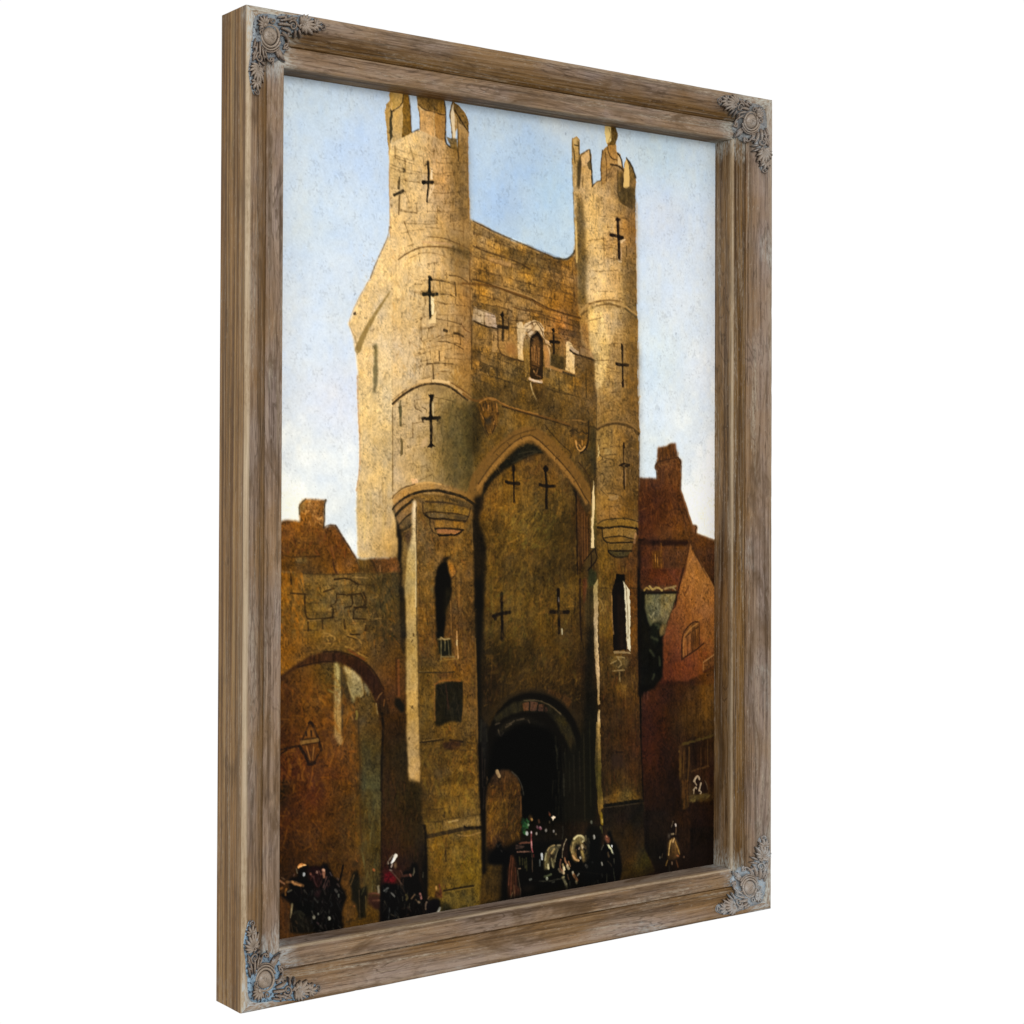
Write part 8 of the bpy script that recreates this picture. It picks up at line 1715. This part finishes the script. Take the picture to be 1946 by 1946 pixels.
('S',[(85.3,938.8),(82.6,944.2),(80.4,948.7)],1.38,(92,66,64),.66,.8,.4),
('S',[(87.5,930.4),(90.4,934.6)],1.84,(90,76,80),.66,.8,.4),
('S',[(65.8,932.4),(66.9,939.2),(70.3,944.4)],1.84,(84,50,50),.66,.8,.4),
('S',[(95,951.6),(97.3,954.3)],2.76,(112,108,106),.66,.8,.4),
('S',[(99.5,957.9),(99.8,960.4)],2.3,(130,132,126),.66,.8,.4),
('S',[(97.8,945.2),(100.6,948.5)],1.84,(76,62,58),.66,.8,.4),
('S',[(98.3,938.5),(100,940.7)],2.3,(84,66,62),.66,.8,.4),
('S',[(66.5,957.3),(70.9,962.7)],1.84,(62,62,58),.66,.8,.4),
('S',[(36.8,960.8),(35.7,968.2),(34.7,975.6)],(2.76,1.38),(176,158,118),.66,.8,.4),
('S',[(40.6,970.8),(46.1,969.7),(52.7,974.9)],2.76,(48,46,34),.66,.8,.4),
('S',[(46.1,973.5),(48.4,977.6)],2.3,(66,64,46),.66,.8,.4),
('S',[(66,979.2),(66.3,980.1)],3.22,(196,190,166),.66,.8,.4),
('S',[(87,983.1),(87.2,984.6)],3.22,(206,202,182),.66,.8,.4),
('S',[(71.9,976.2),(71.9,977.1)],2.3,(150,150,142),.66,.8,.4),
('S',[(63.2,972.1),(66,978.2)],1.38,(74,70,64),.66,.8,.4),
('S',[(70.5,986.5),(72.2,988.1)],2.3,(80,58,62),.66,.8,.4),
('S',[(86.7,975.4),(86.7,977.3)],1.38,(80,78,72),.66,.8,.4),
('S',[(48.4,984.2),(50.6,988.3)],1.84,(58,56,46),.66,.8,.4),
('S',[(56.1,987.7),(59.5,994.4)],1.38,(60,58,54),.66,.8,.4),
('S',[(92.4,996.8),(93,999.3)],2.3,(50,50,44),.66,.8,.4),
('S',[(87.7,963.5),(91.1,968.3),(88.9,970.4)],1.38,(34,36,36),.66,.8,.4),
('S',[(77.1,963),(77.4,963.6)],1.84,(50,50,50),.66,.8,.4),
('S',[(53.2,956.4),(56,958.2)],1.84,(26,28,28),.66,.8,.4),
('S',[(105.6,924.5),(104.5,932.1),(102.8,937.2),(101.2,942.8)],(2.3,2.76),(14,11,9),.95,.8,.4),
('P',[(40.6,965.6),(52.7,974.4),(65,997.7),(39.7,993.9),(38.5,980.4)],(20,18,13),1.4,.5,'wood',.8),
('P',[(100.9,988.9),(107.7,992.8),(105.4,999.2)],(16,12,9),.8,.9,None,.8),
('S',[(41.3,980.4),(43.5,983.5)],1.38,(70,52,34),.6,.8,.4),
('S',[(42.4,988.1),(44.1,993.1)],1.38,(70,52,34),.6,.8,.4),
('S',[(35.8,982.4),(37.5,992.1)],1.38,(70,52,34),.6,.8,.4),
('S',[(32,979.5),(34.2,993.1)],1.38,(70,52,34),.6,.8,.4),
('S',[(20.9,952),(24.3,961.9),(24.9,985.5)],2.76,(96,56,24),.5,1.6,.4),
('S',[(29.1,960.2),(29.8,981.5)],2.3,(56,36,24),.6,1.6,.4),
('P',[(118.8,934.3),(125.6,932.2),(129.1,942.4),(130.3,955.2),(138.4,951.4),(139.6,963.2),(137.4,982.4),(138.6,990.3),(127.1,990.6),(124.7,974.8),(117.8,968),(116.6,950.4),(114.2,943.4)],(24,22,14),.8,.95,'dark',.8),
('P',[(117.5,922.5),(122.1,920.6),(127.3,923.7),(124.4,928.2),(118.7,927.5)],(50,36,20),1,.8,None,.8),
('S',[(124.4,920.9),(126.1,922.6)],1.38,(166,92,44),.7,.8,.4),
('S',[(121.1,937.5),(116.5,948.5)],1.38,(120,88,50),.6,.8,.4),
('S',[(128.1,956.8),(129.4,990)],1.38,(84,66,44),.7,.8,.4),
('S',[(137.3,964.8),(138,982.4)],1.38,(96,76,40),.7,.8,.4),
('S',[(135,955.8),(131.5,962.1)],1.38,(80,74,46),.6,.8,.4),
('S',[(110,991.5),(131.7,991.3)],1.38,(40,32,18),.6,.8,.4),
('S',[(105,925.8),(102.8,935.1),(100.6,942.5)],(1.84,2.3),(16,12,10),.9,.8,.4),
('S',[(148.2,934.6),(149.3,935.7)],2.3,(170,90,48),.75,.8,.4),
('S',[(141.9,963),(150.1,962.7),(157.1,965.6)],2.3,(112,66,50),.75,.8,.4),
('S',[(147.8,971.6),(157.1,972.4)],2.76,(140,92,66),.75,.8,.4),
('S',[(121.3,974.3),(121.8,975.3)],1.84,(150,90,50),.75,.8,.4),
('P',[(140.8,965.3),(158.3,967.7),(158.4,983.4),(150.2,980.3),(142,973.3)],(62,34,28),1.2,.8,None,.8),
('S',[(147.8,971.6),(157.1,972.4)],2.3,(140,92,66),.8,.8,.4),
('P',[(144.3,973.6),(158.3,975.5),(158.4,984.3),(150.2,980.3)],(30,16,12),1,.8,None,.8),
('P',[(157.3,966.4),(158.8,955.5),(167.3,952.7),(179.1,955),(188.7,960.8),(195.1,974.8),(200,995.3),(195.2,1001.2),(171.5,1001.7),(159,1000.6)],(9,9,9),.9,.97,None,.8),
('P',[(190.2,942.6),(201.3,941.4),(202.9,935),(209.3,933.8),(214.1,940.3),(214.2,950.9),(219.1,966.2),(224,978.8),(228.1,982.7),(237.8,981.3),(246,985.1),(246.8,993.9),(239.5,1000.2),(203.2,1000.4),(187.3,1000.1),(183.9,960.2)],(11,10,9),.9,.96,None,.8),
('P',[(222.1,925.4),(225,939),(225.1,969),(228,979.3),(224,982.1),(219.1,968.2),(217.4,944.7)],(12,11,9),2,.85,None,.8),
('P',[(164.1,940.6),(171.2,938.8),(180.7,947.9),(179.1,955),(163.4,950.9)],(96,18,24),1,.95,'rough',.8),
('P',[(162.6,935.1),(170.4,938.1),(165.7,941.4),(162.6,944.3)],(60,24,22),1.4,.8,None,.8),
('P',[(172.7,929.9),(174.3,927.4),(176.6,921.2),(179,919.8),(182.1,921.2),(182.5,923.9),(179,928),(174.3,932)],(228,220,200),.5,.97,None,.8),
('S',[(176.6,925.1),(173.5,930.6)],2.3,(255,252,244),.85,.8,.4),
('S',[(175.8,921.1),(170.3,926.3),(168.4,930)],1.84,(120,108,96),.8,.8,.4),
('S',[(176.6,922.5),(173.5,928)],1.38,(36,26,24),.85,.8,.4),
('P',[(168.8,930),(172.7,929.9),(176.7,936.9),(174.3,939.2),(170.4,936.8)],(14,10,10),.6,.9,None,.8),
('P',[(177.4,931.1),(180.6,930.9),(181.4,936.2),(178.3,937.1)],(130,104,74),.7,.9,None,.8),
('S',[(175.1,932.1),(173.5,934.6)],1.84,(186,166,150),.85,.8,.4),
('S',[(169.6,930.1),(168.8,928.1)],1.84,(140,130,116),.8,.8,.4),
('P',[(173.6,939.1),(182.2,937.6),(188.6,941.1),(190.2,947.8),(183.9,948.3),(179.1,945.1)],(54,32,26),1.2,.85,'wood',.8),
('S',[(171.2,938.2),(176.7,942.8),(183.9,951),(188.7,957.5)],1.56,(92,70,60),.75,.8,.4),
('S',[(172,938.3),(174.3,939.2)],1.84,(140,128,120),.8,.8,.4),
('S',[(187,940.9),(190.2,946.5)],1.38,(104,72,60),.7,.8,.4),
('D',[(158.8,953.6),(195,961.7),(227.2,979.2),(243.5,984.8),(239.5,999.6),(160.6,997.5)],130,[(44,44,40),(70,66,58),(60,42,34),(34,36,34),(90,82,66)],7,1.3,75,.5,.5,134),
('S',[(190.2,947.8),(196.5,948),(202.1,948.1)],3.22,(84,50,40),.68,.8,.4),
('S',[(200.5,947.2),(202.1,949.4)],1.84,(150,104,88),.68,.8,.4),
('S',[(206.9,940.7),(206.9,944.7),(205.3,948.5)],1.84,(120,112,92),.68,.8,.4),
('S',[(220.2,947.7),(219.8,953)],1.38,(84,80,66),.68,.8,.4),
('S',[(163.5,962),(167.4,959.9),(169,959.5)],2.3,(110,112,112),.68,.8,.4),
('S',[(173.7,966),(178.4,970.6)],2.3,(130,130,128),.68,.8,.4),
('S',[(167.4,962.6),(165.8,963.7)],1.84,(80,80,80),.68,.8,.4),
('S',[(155.3,955.7),(156.1,963)],2.76,(150,140,122),.68,.8,.4),
('S',[(190.3,972.9),(190.3,977.5)],1.38,(90,86,70),.68,.8,.4),
('S',[(195.1,971.5),(197.5,973.8),(195.9,976.9)],3.22,(96,84,50),.68,.8,.4),
('S',[(207.9,972.6),(203.1,976.6)],1.84,(156,120,88),.68,.8,.4),
('S',[(209.5,978.8),(211.1,981),(215.1,982.9)],1.84,(120,96,70),.68,.8,.4),
('S',[(215.9,972.4),(216.7,975.8),(217.5,978.6)],2.76,(196,132,122),.68,.8,.4),
('S',[(215.9,974.4),(216.1,976)],1.84,(30,14,14),.68,.8,.4),
('S',[(213.5,982.6),(213.7,983)],2.3,(130,112,96),.68,.8,.4),
('S',[(225.6,984.3),(224,988.1),(224.1,992.1)],2.3,(160,132,112),.68,.8,.4),
('S',[(227.2,980.5),(228.8,978.1)],1.84,(140,104,70),.68,.8,.4),
('S',[(200.7,982.2),(199.9,986.1)],1.38,(70,66,50),.68,.8,.4),
('S',[(171.4,984),(171.1,991.2),(169.6,999.5)],1.38,(76,76,74),.68,.8,.4),
('S',[(244.8,994.3),(243.2,997.4),(242.4,1000.3)],3.68,(244,242,232),.68,.8,.4),
('S',[(239.1,999.8),(240.3,1000.3)],2.76,(190,180,170),.68,.8,.4),
('S',[(239.4,967.5),(240.2,971.6)],2.76,(206,150,84),.68,.8,.4),
('S',[(244.2,966.2),(245.9,972.4),(246.8,980.5)],3.22,(92,44,34),.68,.8,.4),
('S',[(241,977.1),(243.5,979.4)],2.76,(130,88,50),.68,.8,.4),
('S',[(250.8,965.7),(251.6,969.2)],1.38,(96,56,34),.68,.8,.4),
('S',[(251.8,993.9),(255,991.7)],1.84,(60,58,40),.68,.8,.4),
('S',[(268.3,999.6),(268.7,1000)],2.3,(166,126,70),.68,.8,.4),
('S',[(191,951.9),(190.3,961)],1.38,(60,40,30),.68,.8,.4),
('S',[(187.1,958),(193.5,968)],1.38,(54,42,32),.68,.8,.4),
('S',[(179.3,989.1),(180.2,997.7)],1.38,(36,38,38),.68,.8,.4),
('P',[(246,986.4),(260,990.4),(263.3,998.9),(246,999.8)],(30,28,17),1.6,.8,'dark',.8),
('P',[(236.9,972.5),(250,973),(246.8,981.9),(238.6,981.4)],(70,38,24),1.4,.7,'rough',.8),
('P',[(230.5,981),(243.5,982.8),(244.4,992.9),(238.7,999.4),(225.7,997.6),(224.8,986.9)],(14,12,14),1,.9,None,.8),
('P',[(140.2,960.9),(155.7,965.6),(157.4,982.7),(148,980.1),(141.8,976.7)],(50,28,22),1.4,.6,None,.8),
('P',[(305.4,998.7),(351.1,995),(499.8,990.9),(499.9,1015.3),(351.2,1018.4),(305.5,1020.5)],(14,13,10),2,.85,'dark',.8),
('P',[(295.8,975),(295.9,998.7),(295.9,998.7),(295.9,995.4)],(60,50,24),1,.3,None,.8),
('S',[(454.8,974.8),(518,989.8)],1.38,(20,18,14),.6,.8,.4)
]
PAINT_GAIN = 1.0
# ---------------------------------------------------------------- the canvas and its oil paint
for _o in PAINT: OPS[_o[0]](*_o[1:])
# the weave and a dry scumble show through everything
# final glazes: the buildings lose a little light in their darks and gain some in their lights
_L = (IMG.mean(axis=2)/255).clip(0, 1)
_k = ((_L-.10)/.55).clip(0, 1); _k = _k*_k*(3-2*_k)
_sky = ((IMG[..., 2]-IMG[..., 0]+14)/20).clip(0, 1)*(_L > .5)
IMG *= (1+(1-_sky)*(-.06+.15*_k)+.012*_sky)[..., None]
_m = (1-_sky)*((_L-.07)/.10).clip(0, 1)*((.55-_L)/.2).clip(0, 1)
IMG *= 1+_m[..., None]*np.array([.045, .025, -.04])
_g = .045*noise(1.15, 1.3, 61)+.035*noise(2.1, 2.3, 62)+.02*noise(4.2, 1.5, 63)
_l = IMG.mean(axis=2, keepdims=True)
IMG *= 1+(_g*(.30+.9*(1-(_l[..., 0]/200).clip(0, 1))))[..., None]
def to_linear(c):
    c = (c/255.0).clip(0, 1)
    return np.where(c <= .04045, c/12.92, ((c+.055)/1.055)**2.4)
def canvas_material():
    m, nt, n, l, bsdf = nodes_of('oil_paint')
    at = n.new('ShaderNodeVertexColor'); at.layer_name = 'pigment'
    l.new(at.outputs[0], bsdf.inputs['Base Color'])
    bsdf.inputs['Roughness'].default_value = .7
    bsdf.inputs['Specular IOR Level'].default_value = .03
    tcn = n.new('ShaderNodeTexCoord')
    wv = n.new('ShaderNodeTexNoise'); wv.inputs['Scale'].default_value = 900; wv.inputs['Detail'].default_value = 3
    l.new(tcn.outputs['Object'], wv.inputs['Vector'])
    bp = n.new('ShaderNodeBump'); bp.inputs['Strength'].default_value = .25; bp.inputs['Distance'].default_value = .0005
    l.new(wv.outputs[0], bp.inputs['Height']); l.new(bp.outputs[0], bsdf.inputs['Normal'])
    return m
def make_canvas():
    cw, ch = FW-2*SI+.002, FH-2*SI+.002
    xs = np.linspace(-cw/2, cw/2, NW); zs = np.linspace(FH/2+ch/2, FH/2-ch/2, NH)
    lum = IMG.mean(axis=2)/255
    soft = box_blur(lum, 2)
    hgt = (lum-soft)*.0010+.00007*noise(2.2, 2.8, 2)+.00004*noise(6, 8, 3)          # impasto
    X, Z = np.meshgrid(xs, zs)
    co = np.stack([X, D2-hgt.clip(-.0004, .0006), Z], axis=2).reshape(-1, 3)
    back = np.array([(xs[0], D2+.004, zs[0]), (xs[-1], D2+.004, zs[0]), (xs[-1], D2+.004, zs[-1]), (xs[0], D2+.004, zs[-1])])
    nv = NW*NH
    idx = np.arange(nv).reshape(NH, NW)
    quads = np.stack([idx[:-1, :-1], idx[1:, :-1], idx[1:, 1:], idx[:-1, 1:]], axis=2).reshape(-1, 4)
    quads = np.vstack([quads, [[nv, nv+1, nv+2, nv+3]]])
    me = bpy.data.meshes.new('canvas')
    me.vertices.add(nv+4); me.vertices.foreach_set('co', np.vstack([co, back]).astype(np.float32).ravel())
    nf = len(quads)
    me.loops.add(nf*4); me.loops.foreach_set('vertex_index', quads.astype(np.int32).ravel())
    me.polygons.add(nf)
    me.polygons.foreach_set('loop_start', (np.arange(nf)*4).astype(np.int32))
    me.polygons.foreach_set('use_smooth', np.ones(nf, bool))
    me.update(calc_edges=True)
    ca = me.color_attributes.new('pigment', 'FLOAT_COLOR', 'POINT')
    rgba = np.ones((nv+4, 4), np.float32)
    rgba[:nv, :3] = to_linear(IMG).reshape(-1, 3)*PAINT_GAIN
    rgba[nv:, :3] = (.6, .55, .45)
    ca.data.foreach_set('color', rgba.ravel())
    me.materials.append(canvas_material())
    o = link_mesh('canvas', me, root)
    o['label'] = 'oil painting of a sandstone gate tower with two turrets, a pointed arch, horses and street figures'
    return o
make_canvas()
